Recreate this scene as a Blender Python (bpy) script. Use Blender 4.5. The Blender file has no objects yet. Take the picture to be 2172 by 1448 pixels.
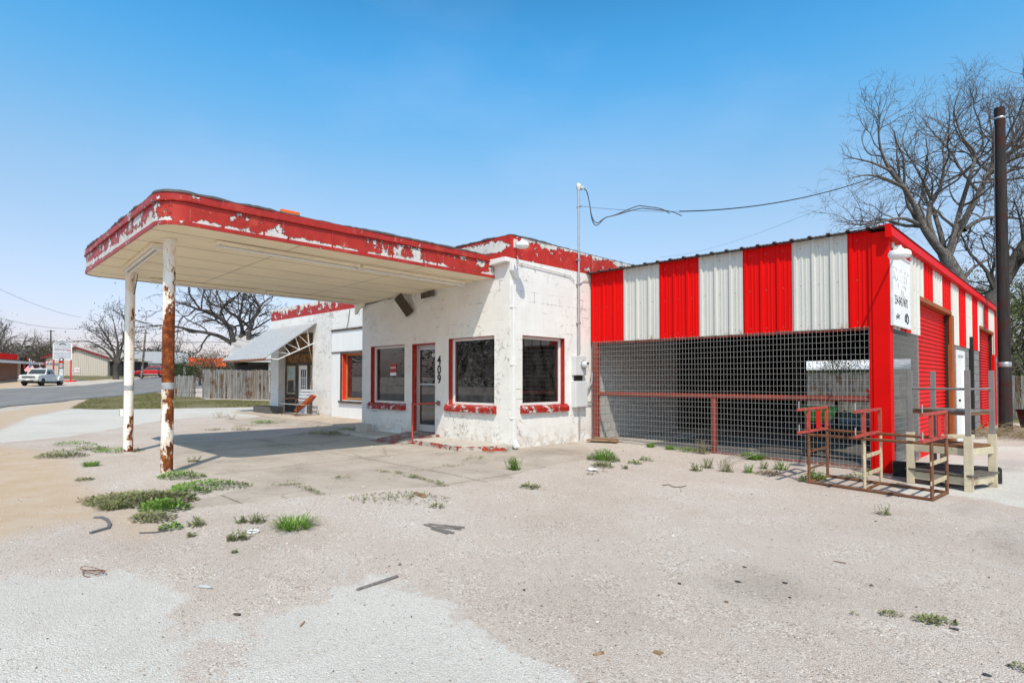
import bpy, bmesh, math, random
import numpy as np
from mathutils import Vector, Matrix
from math import radians as RAD, sin, cos, pi
random.seed(7)
RNG = np.random.default_rng(11)
scene = bpy.context.scene
COL = scene.collection

# ------------------------------------------------------------------ camera
PW, PH = 2172.0, 1448.0
F, YAW, PITCH, SHIFT, CAMZ = 1251.71, 0.776624, 0.022839, 54.30, 1.41
_fw = Vector((-sin(YAW) * cos(PITCH), cos(YAW) * cos(PITCH), sin(PITCH)))
_rt = Vector((cos(YAW), sin(YAW), 0))
_up = _rt.cross(_fw)
cd = bpy.data.cameras.new('camera')
cam = bpy.data.objects.new('camera', cd); COL.objects.link(cam)
cam.matrix_world = Matrix(((_rt.x, _up.x, -_fw.x, 0), (_rt.y, _up.y, -_fw.y, 0), (_rt.z, _up.z, -_fw.z, CAMZ), (0, 0, 0, 1)))
cd.sensor_width = 36; cd.lens = F / PW * 36; cd.shift_y = SHIFT / PW
cd.clip_start = 0.05; cd.clip_end = 4000
scene.camera = cam

def ray(px, py):
    return _fw + _rt * ((px - PW / 2) / F) - _up * ((py - PH / 2 - SHIFT) / F)
EYE = Vector((0, 0, CAMZ))
def _ss(t):
    t = np.clip(t, 0, 1); return t * t * (3 - 2 * t)
def T(x, y):      # height of the land
    x = np.asarray(x, float); y = np.asarray(y, float)
    v = (-x - 14) / 4.0
    spl = np.where(v > 30, v, np.log1p(np.exp(np.clip(v, -40, 30)))) * 4.0
    spl = np.minimum(spl, 120 + 0 * spl)
    return .0105 * spl + 1.05 * _ss((-x - 86) / 38) - .11 * _ss((x + 8) / 5.6)
def Tz(x, y): return float(T(x, y))
def at(px, py):   # where the line of sight meets the land
    r = ray(px, py); t = 1.5
    while t < 600:
        p = EYE + r * t
        if p.z < Tz(p.x, p.y):
            lo, hi = t / 1.02, t
            for _ in range(30):
                m = (lo + hi) / 2; p = EYE + r * m
                if p.z < Tz(p.x, p.y): hi = m
                else: lo = m
            return EYE + r * hi
        t *= 1.02
    raise ValueError((px, py))
def onX(px, py, X): r = ray(px, py); return EYE + r * (X / r.x)
def onY(px, py, Y): r = ray(px, py); return EYE + r * (Y / r.y)
def dep(px, py, d): return EYE + ray(px, py) * d
def above(px, py, P): # height on the line of sight over the plan position P
    r = ray(px, py); return CAMZ + r.z * math.hypot(P[0], P[1]) / math.hypot(r.x, r.y)

# ------------------------------------------------------------------ node helper
class NT:
    def __init__(s, name):
        s.m = bpy.data.materials.new(name); s.m.use_nodes = True
        s.t = s.m.node_tree; s.N = s.t.nodes; s.L = s.t.links
        s.b = s.N['Principled BSDF']; s.out = s.N['Material Output']
        s.b.inputs['Specular IOR Level'].default_value = .3
        s._pos = None
    def n(s, typ, ins=None, **props):
        nd = s.N.new(typ)
        for k, v in props.items(): setattr(nd, k, v)
        for k, v in (ins or {}).items(): s.put(nd.inputs[k], v)
        return nd
    def put(s, sock, v):
        if isinstance(v, bpy.types.NodeSocket): s.L.new(v, sock)
        elif isinstance(v, (tuple, list)) and len(v) == 3 and sock.type == 'RGBA': sock.default_value = (*v, 1)
        else: sock.default_value = v
    @property
    def pos(s):
        if s._pos is None: s._pos = s.n('ShaderNodeNewGeometry')
        return s._pos.outputs['Position']
    @property
    def nrm(s): s.pos; return s._pos.outputs['Normal']
    def obj(s): return s.n('ShaderNodeTexCoord').outputs['Object']
    def sep(s, v): return s.n('ShaderNodeSeparateXYZ', {0: v}).outputs
    def comb(s, x=0, y=0, z=0): return s.n('ShaderNodeCombineXYZ', {0: x, 1: y, 2: z}).outputs[0]
    def scale(s, v, xyz): return s.n('ShaderNodeVectorMath', {0: v, 1: xyz}, operation='MULTIPLY').outputs[0]
    def vadd(s, a, b): return s.n('ShaderNodeVectorMath', {0: a, 1: b}, operation='ADD').outputs[0]
    def noise(s, v, sc, det=4, rough=.55, dist=0, col=False):
        nd = s.n('ShaderNodeTexNoise', {'Vector': v, 'Scale': sc, 'Detail': det, 'Roughness': rough, 'Distortion': dist})
        return nd.outputs['Color' if col else 0]
    def vor(s, v, sc, feat='F1', out='Distance', rnd=1):
        return s.n('ShaderNodeTexVoronoi', {'Vector': v, 'Scale': sc, 'Randomness': rnd}, feature=feat).outputs[out]
    def mth(s, op, a, b=0., c=0., clamp=False):
        return s.n('ShaderNodeMath', {0: a, 1: b, 2: c}, operation=op, use_clamp=clamp).outputs[0]
    def add(s, *a):
        r = a[0]
        for q in a[1:]: r = s.mth('ADD', r, q)
        return r
    def mul(s, a, b): return s.mth('MULTIPLY', a, b)
    def step(s, v, lo, hi, a=0., b=1.):   # smoothstep
        return s.n('ShaderNodeMapRange', {0: v, 1: lo, 2: hi, 3: a, 4: b}, interpolation_type='SMOOTHSTEP').outputs[0]
    def lin(s, v, lo, hi, a=0., b=1.):
        return s.n('ShaderNodeMapRange', {0: v, 1: lo, 2: hi, 3: a, 4: b}).outputs[0]
    def mix(s, f, a, b, mode='MIX'):
        nd = s.n('ShaderNodeMix', data_type='RGBA', blend_type=mode)
        s.put(nd.inputs[0], f); s.put(nd.inputs[6], a); s.put(nd.inputs[7], b); return nd.outputs[2]
    def ramp(s, f, stops, interp='LINEAR'):
        nd = s.n('ShaderNodeValToRGB', {0: f}); e = nd.color_ramp.elements; nd.color_ramp.interpolation = interp
        while len(e) < len(stops): e.new(.5)
        for q, (p, c) in zip(e, stops):
            q.position = p; q.color = (*c, 1) if isinstance(c, tuple) else (c, c, c, 1)
        return nd.outputs[0]
    def attr(s, name): return s.n('ShaderNodeAttribute', attribute_name=name).outputs['Fac']
    def bump(s, h, dist=.01, strength=1., nrm=None):
        ins = {'Height': h, 'Distance': dist, 'Strength': strength}
        if nrm is not None: ins['Normal'] = nrm
        return s.n('ShaderNodeBump', ins).outputs[0]
    def fin(s, color=None, rough=None, metal=None, normal=None, spec=None):
        for k, v in (('Base Color', color), ('Roughness', rough), ('Metallic', metal), ('Normal', normal), ('Specular IOR Level', spec)):
            if v is not None: s.put(s.b.inputs[k], v)
        return s.m

def plain(name, col, rough=.6, metal=0., var=.12, sc=6., bump=0., bsc=60., spec=.3, dirt=0., dirtcol=(.2, .15, .1)):
    m = NT(name); p = m.pos
    a = m.noise(p, sc, 6, .6)
    k = m.lin(a, .3, .7, 1 - var, 1 + var)
    c = m.mix(1., col, m.comb(k, k, k), 'MULTIPLY')
    if dirt > 0:
        d = m.step(m.noise(p, sc * .7 + 1, 8, .7), .66 - dirt * .3, .8 - dirt * .3)
        c = m.mix(m.mul(d, .8), c, dirtcol)
    nrm = m.bump(m.noise(p, bsc, 3, .6), bump, 1.) if bump else None
    r = m.lin(a, .3, .7, rough - .06, min(1, rough + .06))
    return m.fin(c, r, metal, nrm, spec)

# ------------------------------------------------------------------ mesh helper
class MB:
    def __init__(s): s.v = []; s.f = []; s.mi = []; s.cur = 0
    def mat(s, i): s.cur = i; return s
    def add(s, vs, fs):
        o = len(s.v); s.v.extend([tuple(q) for q in vs])
        for q in fs: s.f.append(tuple(o + i for i in q)); s.mi.append(s.cur)
    def box(s, x0, x1, y0, y1, z0, z1):
        x0, x1 = min(x0, x1), max(x0, x1); y0, y1 = min(y0, y1), max(y0, y1); z0, z1 = min(z0, z1), max(z0, z1)
        s.add([(x0, y0, z0), (x1, y0, z0), (x1, y1, z0), (x0, y1, z0), (x0, y0, z1), (x1, y0, z1), (x1, y1, z1), (x0, y1, z1)],
              [(0, 3, 2, 1), (4, 5, 6, 7), (0, 1, 5, 4), (1, 2, 6, 5), (2, 3, 7, 6), (3, 0, 4, 7)])
        return s
    def bar(s, p, q, w, h, up=(0, 0, 1)):
        p = Vector(p); q = Vector(q); d = (q - p).normalized(); u = Vector(up)
        if abs(d.dot(u)) > .98: u = Vector((1, 0, 0))
        a = d.cross(u).normalized() * (w / 2); b = a.cross(d).normalized() * (h / 2)
        vs = [p - a - b, p + a - b, p + a + b, p - a + b, q - a - b, q + a - b, q + a + b, q - a + b]
        s.add(vs, [(0, 1, 2, 3), (7, 6, 5, 4), (0, 4, 5, 1), (1, 5, 6, 2), (2, 6, 7, 3), (3, 7, 4, 0)]); return s
    def tube(s, pts, rad, n=8, cap=True):
        pts = [Vector(p) for p in pts]; m = len(pts)
        if not isinstance(rad, (list, tuple)): rad = [rad] * m
        vs = []; a = None
        for i in range(m):
            d = (pts[min(i + 1, m - 1)] - pts[max(i - 1, 0)])
            if d.length < 1e-9: d = Vector((0, 0, 1))
            d.normalize()
            if a is None:
                u = Vector((0, 0, 1)) if abs(d.z) < .9 else Vector((1, 0, 0)); a = d.cross(u).normalized()
            else:
                a = a - d * a.dot(d)
                a = a.normalized() if a.length > 1e-6 else d.orthogonal().normalized()
            b = d.cross(a)
            for k in range(n):
                t = 2 * pi * k / n; vs.append(pts[i] + (a * cos(t) + b * sin(t)) * rad[i])
        fs = []
        for i in range(m - 1):
            for k in range(n):
                k2 = (k + 1) % n; fs.append((i * n + k, i * n + k2, (i + 1) * n + k2, (i + 1) * n + k))
        if cap and n > 2: fs.append(tuple(range(n - 1, -1, -1))); fs.append(tuple((m - 1) * n + k for k in range(n)))
        s.add(vs, fs); return s
    def cyl(s, c, r, h, n=20, axis='z', r2=None):
        c = Vector(c); d = {'x': Vector((1, 0, 0)), 'y': Vector((0, 1, 0)), 'z': Vector((0, 0, 1))}[axis] if isinstance(axis, str) else Vector(axis).normalized()
        return s.tube([c, c + d * h], [r, r if r2 is None else r2], n)
    def lathe(s, c, prof, n=24, axis=(0, 0, 1)):
        c = Vector(c); d = Vector(axis).normalized()
        return s.tube([c + d * z for r, z in prof], [max(r, 1e-4) for r, z in prof], n)
    def prism(s, poly, d):          # poly: list of 3-D points, d: extrusion vector
        d = Vector(d); a = [Vector(p) for p in poly]; n = len(a)
        s.add(a + [p + d for p in a], [tuple(range(n - 1, -1, -1)), tuple(range(n, 2 * n))] + [(i, (i + 1) % n, n + (i + 1) % n, n + i) for i in range(n)]); return s
    def quad(s, a, b, c, d): s.add([a, b, c, d], [(0, 1, 2, 3)]); return s
    def sheet(s, A, B):             # two matching polylines
        n = len(A); s.add(list(A) + list(B), [(i, i + 1, n + i + 1, n + i) for i in range(n - 1)]); return s
    def wall(s, axis, c, thick, a0, a1, z0, z1, holes=()):
        """wall in the plane axis=c; body runs from c to c+thick; holes (a0,a1,z0,z1)"""
        def P(a, z, k): return (c + k, a, z) if axis == 'x' else (a, c + k, z)
        As = sorted({a0, a1, *[h[0] for h in holes], *[h[1] for h in holes]}); Zs = sorted({z0, z1, *[h[2] for h in holes], *[h[3] for h in holes]})
        As = [a for a in As if a0 <= a <= a1]; Zs = [z for z in Zs if z0 <= z <= z1]
        def hole(i, j):
            am = (As[i] + As[i + 1]) / 2; zm = (Zs[j] + Zs[j + 1]) / 2
            return any(h[0] < am < h[1] and h[2] < zm < h[3] for h in holes)
        for i in range(len(As) - 1):
            for j in range(len(Zs) - 1):
                if hole(i, j): continue
                for k in (0, thick): s.quad(P(As[i], Zs[j], k), P(As[i + 1], Zs[j], k), P(As[i + 1], Zs[j + 1], k), P(As[i], Zs[j + 1], k))
                for di, dj, e in ((-1, 0, 'l'), (1, 0, 'r'), (0, -1, 'b'), (0, 1, 't')):
                    ii, jj = i + di, j + dj
                    if 0 <= ii < len(As) - 1 and 0 <= jj < len(Zs) - 1 and not hole(ii, jj): continue
                    if e == 'l': s.quad(P(As[i], Zs[j], 0), P(As[i], Zs[j + 1], 0), P(As[i], Zs[j + 1], thick), P(As[i], Zs[j], thick))
                    if e == 'r': s.quad(P(As[i + 1], Zs[j], 0), P(As[i + 1], Zs[j + 1], 0), P(As[i + 1], Zs[j + 1], thick), P(As[i + 1], Zs[j], thick))
                    if e == 'b': s.quad(P(As[i], Zs[j], 0), P(As[i + 1], Zs[j], 0), P(As[i + 1], Zs[j], thick), P(As[i], Zs[j], thick))
                    if e == 't': s.quad(P(As[i], Zs[j + 1], 0), P(As[i + 1], Zs[j + 1], 0), P(As[i + 1], Zs[j + 1], thick), P(As[i], Zs[j + 1], thick))
        return s
    def np(s, V, Fc):               # big arrays
        o = len(s.v); s.v.extend(map(tuple, np.asarray(V).tolist())); q = (np.asarray(Fc) + o).tolist()
        s.f.extend(map(tuple, q)); s.mi.extend([s.cur] * len(q)); return s
    def build(s, name, mats, parent=None, smooth=False, bevel=0., weld=False, label=None, origin=None, angle=40, recalc=True):
        me = bpy.data.meshes.new(name)
        if parent is not None: o = Vector(parent['_o'])
        elif origin is not None: o = Vector(origin)
        else:
            a = np.array(s.v); o = Vector(((a[:, 0].min() + a[:, 0].max()) / 2, (a[:, 1].min() + a[:, 1].max()) / 2, a[:, 2].min()))
        a = np.array(s.v, dtype=np.float64) - np.array(o)
        me.from_pydata(a.tolist(), [], s.f)
        for m in (mats if isinstance(mats, (list, tuple)) else [mats]): me.materials.append(m)
        if any(s.mi): me.polygons.foreach_set('material_index', s.mi)
        if weld or recalc:
            bm = bmesh.new(); bm.from_mesh(me)
            if weld: bmesh.ops.remove_doubles(bm, verts=bm.verts, dist=1e-4)
            if recalc: bmesh.ops.recalc_face_normals(bm, faces=bm.faces)
            bm.to_mesh(me); bm.free()
        ob = bpy.data.objects.new(name, me); COL.objects.link(ob)
        if smooth:
            me.polygons.foreach_set('use_smooth', [True] * len(me.polygons))
            if angle < 180:
                try: me.set_sharp_from_angle(angle=RAD(angle))
                except Exception: pass
        if bevel:
            b = ob.modifiers.new('bevel', 'BEVEL'); b.width = bevel; b.segments = 2; b.limit_method = 'ANGLE'; b.angle_limit = RAD(40)
        if parent is not None:
            ob.parent = parent['_e'] if isinstance(parent, dict) else parent
        else: ob.location = o
        ob['_o'] = tuple(o)
        if label: ob['label'] = label
        return ob

def tag(o, label, cat, group=None, kind=None):
    if label: o['label'] = label
    if cat: o['category'] = cat
    if group: o['group'] = group
    if kind: o['kind'] = kind
    return o
def thing(name, loc, label, cat, group=None):
    o = bpy.data.objects.new(name, None); COL.objects.link(o); o.location = loc; o.empty_display_size = .1
    o['_o'] = tuple(loc); tag(o, label, cat, group); return o
def sub(ob): return ob
def text_mesh(txt, size, bold=0., extr=.002, narrow=1., name='lettering', outline=False):
    cu = bpy.data.curves.new('t', 'FONT'); cu.body = txt; cu.size = size; cu.extrude = extr; cu.offset = bold
    cu.align_x = 'CENTER'; cu.align_y = 'CENTER'
    if outline: cu.fill_mode = 'NONE'; cu.bevel_depth = outline; cu.extrude = 0
    ob = bpy.data.objects.new('t', cu); COL.objects.link(ob)
    bpy.context.view_layer.update()
    me = bpy.data.meshes.new_from_object(ob.evaluated_get(bpy.context.evaluated_depsgraph_get()))
    vs = [(v.co.x * narrow, v.co.y, v.co.z) for v in me.vertices]; fs = [tuple(p.vertices) for p in me.polygons]
    bpy.data.objects.remove(ob); bpy.data.curves.remove(cu)
    return vs, fs
def put_text(mb, txt, size, c, ux, uy, **k):
    vs, fs = text_mesh(txt, size, **k); ux = Vector(ux).normalized(); uy = Vector(uy).normalized(); uz = ux.cross(uy); c = Vector(c)
    mb.add([c + ux * x + uy * y + uz * z for x, y, z in vs], fs)
# ------------------------------------------------------------------ materials
def mat_stucco(name, crack=.5, stain=.5, rough_scale=1., base=(.775, .76, .725)):
    m = NT(name); p = m.pos; s = m.sep(p)
    u = m.add(s[0], s[1]); uv = m.comb(u, s[2], 0.)
    wob = m.vadd(uv, m.scale(m.n('ShaderNodeVectorMath', {0: m.noise(p, 7, 3, .6, col=True), 1: (.5, .5, .5)}, operation='SUBTRACT').outputs[0], (.05, .05, 0)))
    br = m.n('ShaderNodeTexBrick', {'Vector': wob, 'Scale': 1., 'Mortar Size': .006, 'Mortar Smooth': .2, 'Brick Width': .42, 'Row Height': .205}, offset=.5)
    mort = br.outputs['Fac']
    area = m.noise(p, .9, 4, .6)                      # where paint has let go
    cmask = m.step(m.add(m.noise(m.vadd(p, (7, 3, 1)), 1.4, 4, .6), m.mul(m.step(s[2], .9, 0.), .07)), .62 - .16 * crack, .70 - .16 * crack)
    ve = m.n('ShaderNodeTexVoronoi', {'Vector': m.vadd(p, m.scale(m.noise(p, 9, 4, .7, col=True), (.16, .16, .16))), 'Scale': 4.5}, feature='DISTANCE_TO_EDGE').outputs['Distance']
    crk = m.mul(m.step(ve, .020, .006), m.mul(cmask, m.step(m.noise(p, 5, 2), .42, .55)))
    mcr = m.mul(mort, m.mul(m.step(m.noise(m.vadd(p, (1, 5, 9)), 1.7, 3, .6), .54, .64), m.step(m.noise(p, 11, 3), .44, .58)))
    n8 = m.noise(m.vadd(p, (3, 0, 4)), 9, 10, .75, .3)
    speck = m.mul(m.step(m.add(n8, m.mul(m.mth('SUBTRACT', area, .5), .55)), .70 - .10 * stain, .735 - .10 * stain), 1.)
    low = m.mul(m.step(s[2], .55, .02), m.step(m.noise(p, 4.5, 8, .7), .44, .60))
    base_v = m.lin(m.noise(p, 2.2, 5, .6), .3, .7, .93, 1.04)
    c = m.mix(1., base, m.comb(base_v, base_v, base_v), 'MULTIPLY')
    streak = m.noise(m.scale(p, (5, 5, .5)), 2.2, 6, .65)
    c = m.mix(m.mul(m.step(streak, .54, .78), .24), c, (.48, .42, .34))
    c = m.mix(m.mul(speck, .8), c, m.mix(m.noise(p, 14, 2), (.52, .42, .34), (.36, .29, .24)))
    c = m.mix(m.mul(low, .62), c, (.47, .38, .30))
    c = m.mix(m.mul(m.mth('MAXIMUM', m.mul(crk, .75), mcr), .6), c, (.12, .10, .085))
    h = m.add(m.mul(m.noise(p, 34 * rough_scale, 5, .65), .55 * rough_scale), m.mul(m.noise(p, 8, 4), .5), m.mul(mort, -.12), m.mul(speck, -.5), m.mul(m.mth('MAXIMUM', crk, mcr), -1.2), m.mul(low, -.3))
    return m.fin(c, .85, None, m.bump(h, .011, .9))

def mat_peel(name, red=(.46, .022, .012), under=(.66, .64, .61), thr=.58, axis_bias=None, zlo=None, sc=2.6):
    """old red paint that has come off in ragged patches. zlo=(z,amount,width): more is gone near that height"""
    m = NT(name); p = m.pos; s = m.sep(p)
    warp = m.vadd(p, m.scale(m.noise(p, 9, 4, .7, col=True), (.10, .10, .10)))
    v = m.noise(m.scale(warp, (1, 1, 1.2)), sc, 10, .70)
    if zlo:
        for z, amt, w in zlo:
            d = m.mth('ABSOLUTE', m.mth('SUBTRACT', s[2], z)); v = m.add(v, m.mul(m.step(d, w, 0.), amt))
    if axis_bias:
        for ax, lo, hi, amt in axis_bias: v = m.add(v, m.mul(m.step(s[ax], lo, hi), amt))
    gone = m.step(v, thr, thr + .012)
    lip = m.mul(m.step(v, thr - .018, thr), m.mth('SUBTRACT', 1., gone))
    k = m.lin(m.noise(p, 5, 6, .65), .3, .7, .82, 1.15)
    rc = m.mix(1., red, m.comb(k, k, k), 'MULTIPLY')
    rc = m.mix(m.step(m.noise(m.vadd(p, (4, 4, 4)), 3.1, 6), .56, .68), rc, (red[0] * 1.15, red[1] * 2.2, red[2] * 1.8))
    dr = m.step(m.noise(m.scale(p, (6, 6, .6)), 3, 6, .6), .63, .72)
    rc = m.mix(m.mul(dr, .35), rc, (.55, .40, .36))
    uc = m.mix(m.step(m.noise(p, 7, 8, .7), .45, .7), under, (under[0] * .72, under[1] * .70, under[2] * .66))
    c = m.mix(gone, rc, uc)
    c = m.mix(m.mul(lip, .55), c, (.10, .02, .015))
    chip = m.step(m.add(m.noise(p, 22, 7, .72), m.mul(m.mth('SUBTRACT', m.noise(p, 1.3, 3), .5), .35)), .665, .68)
    c = m.mix(m.mul(chip, .8), c, under)
    h = m.add(m.mul(gone, -.8), m.mul(lip, .5), m.mul(m.noise(p, 30, 4), .25), m.mul(m.noise(p, 6, 3), .5))
    return m.fin(c, m.lin(gone, 0, 1, .42, .85), None, m.bump(h, .009, 1.))

def mat_rusty_white(name, prof, seed=(0, 0, 0)):
    """white painted steel pipe with rust; prof = colour ramp stops over height 0..3.7 of the rust amount"""
    m = NT(name); p = m.vadd(m.pos, seed); s = m.sep(m.pos)
    am = m.ramp(m.lin(s[2], -.1, 3.7), prof)
    nr = m.sep(m.nrm)
    side = m.mul(m.add(nr[0], nr[1]), .05)
    warp = m.vadd(p, m.scale(m.noise(p, 11, 4, .7, col=True), (.06, .06, .06)))
    v = m.add(m.noise(m.scale(warp, (1, 1, .5)), 7.5, 9, .70), m.mth('SUBTRACT', am, .5), side)
    r = m.step(v, .585, .605); edge = m.step(v, .50, .59)
    rust = m.ramp(m.noise(p, 9, 7, .7), [(.3, (.060, .014, .006)), (.5, (.16, .038, .010)), (.68, (.40, .13, .022))])
    w = m.mix(m.step(m.noise(p, 3, 5), .5, .75), (.80, .78, .73), (.66, .60, .52))
    w = m.mix(m.mul(edge, .5), w, (.62, .36, .14))
    w = m.mix(m.mul(m.step(m.noise(m.scale(p, (9, 9, .7)), 1.6, 5, .6), .56, .70), .45), w, (.50, .30, .14)); c = m.mix(r, w, rust)
    h = m.add(m.mul(r, -.6), m.mul(m.noise(p, 40, 4, .7), .3))
    return m.fin(c, m.lin(r, 0, 1, .45, .9), None, m.bump(h, .006, 1.))

def mat_panel(name, col, rustlow=None):
    m = NT(name); p = m.pos; s = m.sep(p)
    k = m.lin(m.noise(m.scale(p, (2, 2, .4)), 1.5, 5), .3, .7, .94, 1.05)
    c = m.mix(1., col, m.comb(k, k, k), 'MULTIPLY')
    st = m.step(m.noise(m.scale(p, (9, 9, .35)), 1.7, 6, .65), .60, .80)
    c = m.mix(m.mul(st, .16), c, (.25, .18, .12))
    if rustlow:
        z, w = rustlow
        g = m.mul(m.step(s[2], z + w, z), m.step(m.noise(m.scale(p, (3, 3, 1.2)), 3.2, 6, .7), .54, .66))
        c = m.mix(m.mul(g, .85), c, (.26, .11, .03))
    du = m.mth('PINGPONG', m.add(s[0], s[1], .09), .1525); dz = m.mth('MINIMUM', m.mth('ABSOLUTE', m.mth('SUBTRACT', s[2], 2.40)), m.mth('MINIMUM', m.mth('ABSOLUTE', m.mth('SUBTRACT', s[2], 3.12)), m.mth('ABSOLUTE', m.mth('SUBTRACT', s[2], 3.80))))
    dd = m.mth('SQRT', m.add(m.mul(du, du), m.mul(dz, dz))); c = m.mix(m.mul(m.step(dd, .013, .009), .7), c, (.16, .13, .12))     # screw heads
    return m.fin(c, m.lin(m.noise(p, 3, 4), .3, .7, .42, .58), None, m.bump(m.noise(m.scale(p, (1, 1, .6)), 2.2, 3), .010, .8), .12)

def mat_wood(name, ca, cb, cc=None, grain=(14, 14, .8), rough=.85, axis=2, sc=2.):
    m = NT(name); p = m.pos
    g = list((14, 14, 14)); g[axis] = grain[2]
    a = m.noise(m.scale(p, tuple(g)), sc, 7, .65, .4); b = m.noise(p, 1.7, 5, .6)
    c = m.mix(m.step(a, .33, .68), ca, cb)
    if cc: c = m.mix(m.step(b, .46, .62), c, m.mix(a, cc, tuple(q * .5 for q in cc)))
    return m.fin(c, rough, None, m.bump(a, .006, .7))

def mat_bricks(name, c1, c2, mort, w=.4, h=.2, bump=.006):
    m = NT(name); p = m.pos; s = m.sep(p); uv = m.comb(m.add(s[0], s[1]), s[2], 0.)
    br = m.n('ShaderNodeTexBrick', {'Vector': uv, 'Scale': 1., 'Color1': c1, 'Color2': c2, 'Mortar': mort, 'Mortar Size': .010, 'Brick Width': w, 'Row Height': h}, offset=.5)
    k = m.lin(m.noise(p, 7, 7, .7), .3, .7, .75, 1.2)
    c = m.mix(1., br.outputs['Color'], m.comb(k, k, k), 'MULTIPLY')
    hgt = m.add(m.mul(br.outputs['Fac'], -1.), m.mul(m.noise(p, 60, 4), .4))
    return m.fin(c, .9, None, m.bump(hgt, bump, 1.))

def mat_glass(name, tint=(1, 1, 1), refl=.07, rough=.02, dust=.06):
    m = NT(name); p = m.pos
    tr = m.n('ShaderNodeBsdfTransparent', {'Color': tint}); gl = m.n('ShaderNodeBsdfGlossy', {'Roughness': rough, 'Color': (1, 1, 1)})
    fr = m.n('ShaderNodeFresnel', {'IOR': 1.5})
    a = m.n('ShaderNodeMixShader', {0: m.mth('ADD', fr.outputs[0], refl, clamp=True), 1: tr.outputs[0], 2: gl.outputs[0]})
    df = m.n('ShaderNodeBsdfDiffuse', {'Color': (.55, .54, .52)})
    d = m.lin(m.noise(m.scale(p, (2, 2, 1)), 3, 7, .7), .35, .75, 0., dust * 2)
    b = m.n('ShaderNodeMixShader', {0: d, 1: a.outputs[0], 2: df.outputs[0]})
    m.L.new(b.outputs[0], m.out.inputs[0]); return m.m

def mat_bark(name, ca, cb, red=None):
    m = NT(name); p = m.pos
    a = m.noise(m.scale(p, (7, 7, 2.2)), 3, 6, .65); c = m.mix(m.step(a, .35, .65), ca, cb)
    return m.fin(c, .95, None, m.bump(a, .03, .8), .1)

def mat_leaf(name, ca, cb, trans=.15):
    m = NT(name); p = m.pos
    a = m.noise(p, 5, 4); b = m.n('ShaderNodeNewGeometry').outputs['Random Per Island']
    c = m.mix(b, ca, cb); c = m.mix(m.mul(a, .4), c, tuple(q * .6 for q in ca))
    m.fin(c, .65, None, None, .2)
    try: m.b.inputs['Subsurface Weight'].default_value = 0
    except Exception: pass
    return m.m

M = {}
M['stucco'] = mat_stucco('white_stucco', .32, .5)
M['stucco_rough'] = mat_stucco('rough_white_stucco', .8, .62, 1.3, (.72, .70, .675))
M['parapet'] = mat_peel('peeling_red_parapet', thr=.60, zlo=[(4.42, .17, .17)], axis_bias=None)
M['parapet_front'] = mat_peel('peeling_front_parapet', thr=.52, zlo=[(4.20, .14, .16), (4.41, -.13, .07)], axis_bias=[(0, -8.72, -8.55, -.16)], sc=1.6)
M['wing_parapet'] = mat_peel('peeling_wing_parapet', thr=.565, zlo=[(4.40, .14, .26), (3.97, -.08, .12)], sc=3.4, red=(.40, .02, .016), under=(.70, .66, .62))
M['fascia'] = mat_peel('peeling_red_fascia', red=(.40, .028, .018), under=(.60, .585, .565), thr=.582, zlo=[(3.625, .12, .075)], axis_bias=[(1, 2.75, 2.4, .05), (1, 4.0, 5.4, .04)], sc=2.3)
M['fascia_trim'] = mat_peel('peeling_red_trim', red=(.38, .026, .019), thr=.635, sc=5., axis_bias=[(1, 2.6, 2.4, .05)])
M['sill'] = mat_peel('peeling_red_sill', red=(.36, .02, .014), thr=.555, sc=6.)
M['red_reveal'] = mat_peel('red_window_paint', red=(.36, .022, .014), thr=.70, sc=4., under=(.55, .45, .4))
M['soffit'] = plain('cream_soffit_board', (.86, .78, .62), .8, var=.07, sc=1.5, bump=.003, bsc=90)
M['white_metal'] = plain('white_painted_metal', (.76, .76, .74), .45, var=.06, sc=3)
M['grey_box'] = plain('light_grey_enamel', (.60, .61, .61), .45, var=.05, sc=3)
M['galv'] = plain('galvanised_steel', (.46, .47, .48), .42, .7, var=.12, sc=12)
M['wire'] = plain('galvanised_wire', (.33, .33, .32), .6, .2, var=.08)
M['dark_steel'] = plain('dark_steel', (.035, .033, .03), .6, .4)
M['black'] = plain('black_paint', (.012, .012, .013), .45, var=.1)
M['cable'] = plain('black_cable', (.02, .02, .022), .6)
M['cable_grey'] = plain('weathered_grey_cable', (.10, .11, .12), .6)
M['redpanel'] = mat_panel('red_ribbed_steel', (.66, .0028, .0022), (2.31, .05))
M['whitepanel'] = mat_panel('white_ribbed_steel', (.56, .56, .52), (2.31, .12))
M['whiteside'] = mat_panel('white_ribbed_side', (.62, .62, .57))
M['redtrim'] = plain('red_trim_paint', (.66, .0035, .0025), .55, var=.07, sc=2, spec=.1)
M['reddoor'] = plain('red_shutter_paint', (.66, .006, .004), .5, var=.08, sc=3, spec=.12)
M['brownjamb'] = plain('rust_brown_jamb', (.30, .085, .02), .6, var=.2, sc=4)
M['redlead'] = plain('red_oxide_steel', (.24, .045, .028), .7, var=.25, sc=8, dirt=.3, dirtcol=(.10, .03, .015))
M['roofmetal'] = plain('dark_roof_metal', (.13, .127, .122), .5, .4, var=.15)
M['block'] = mat_bricks('grey_concrete_block', (.20, .20, .20), (.25, .25, .245), (.14, .14, .14))
M['redbrick'] = mat_bricks('low_red_brick', (.26, .10, .07), (.20, .075, .055), (.40, .38, .35), .2, .075)
M['whitedoor'] = plain('white_steel_door', (.80, .80, .79), .45, var=.03)
M['interior'] = plain('dim_interior_paint', (.50, .50, .49), .9, var=.15, sc=2, bump=.004)
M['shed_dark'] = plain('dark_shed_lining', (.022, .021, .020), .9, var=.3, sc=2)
M['grey_wall'] = mat_bricks('grey_painted_block', (.33, .33, .325), (.36, .36, .35), (.22, .22, .22))
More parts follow.
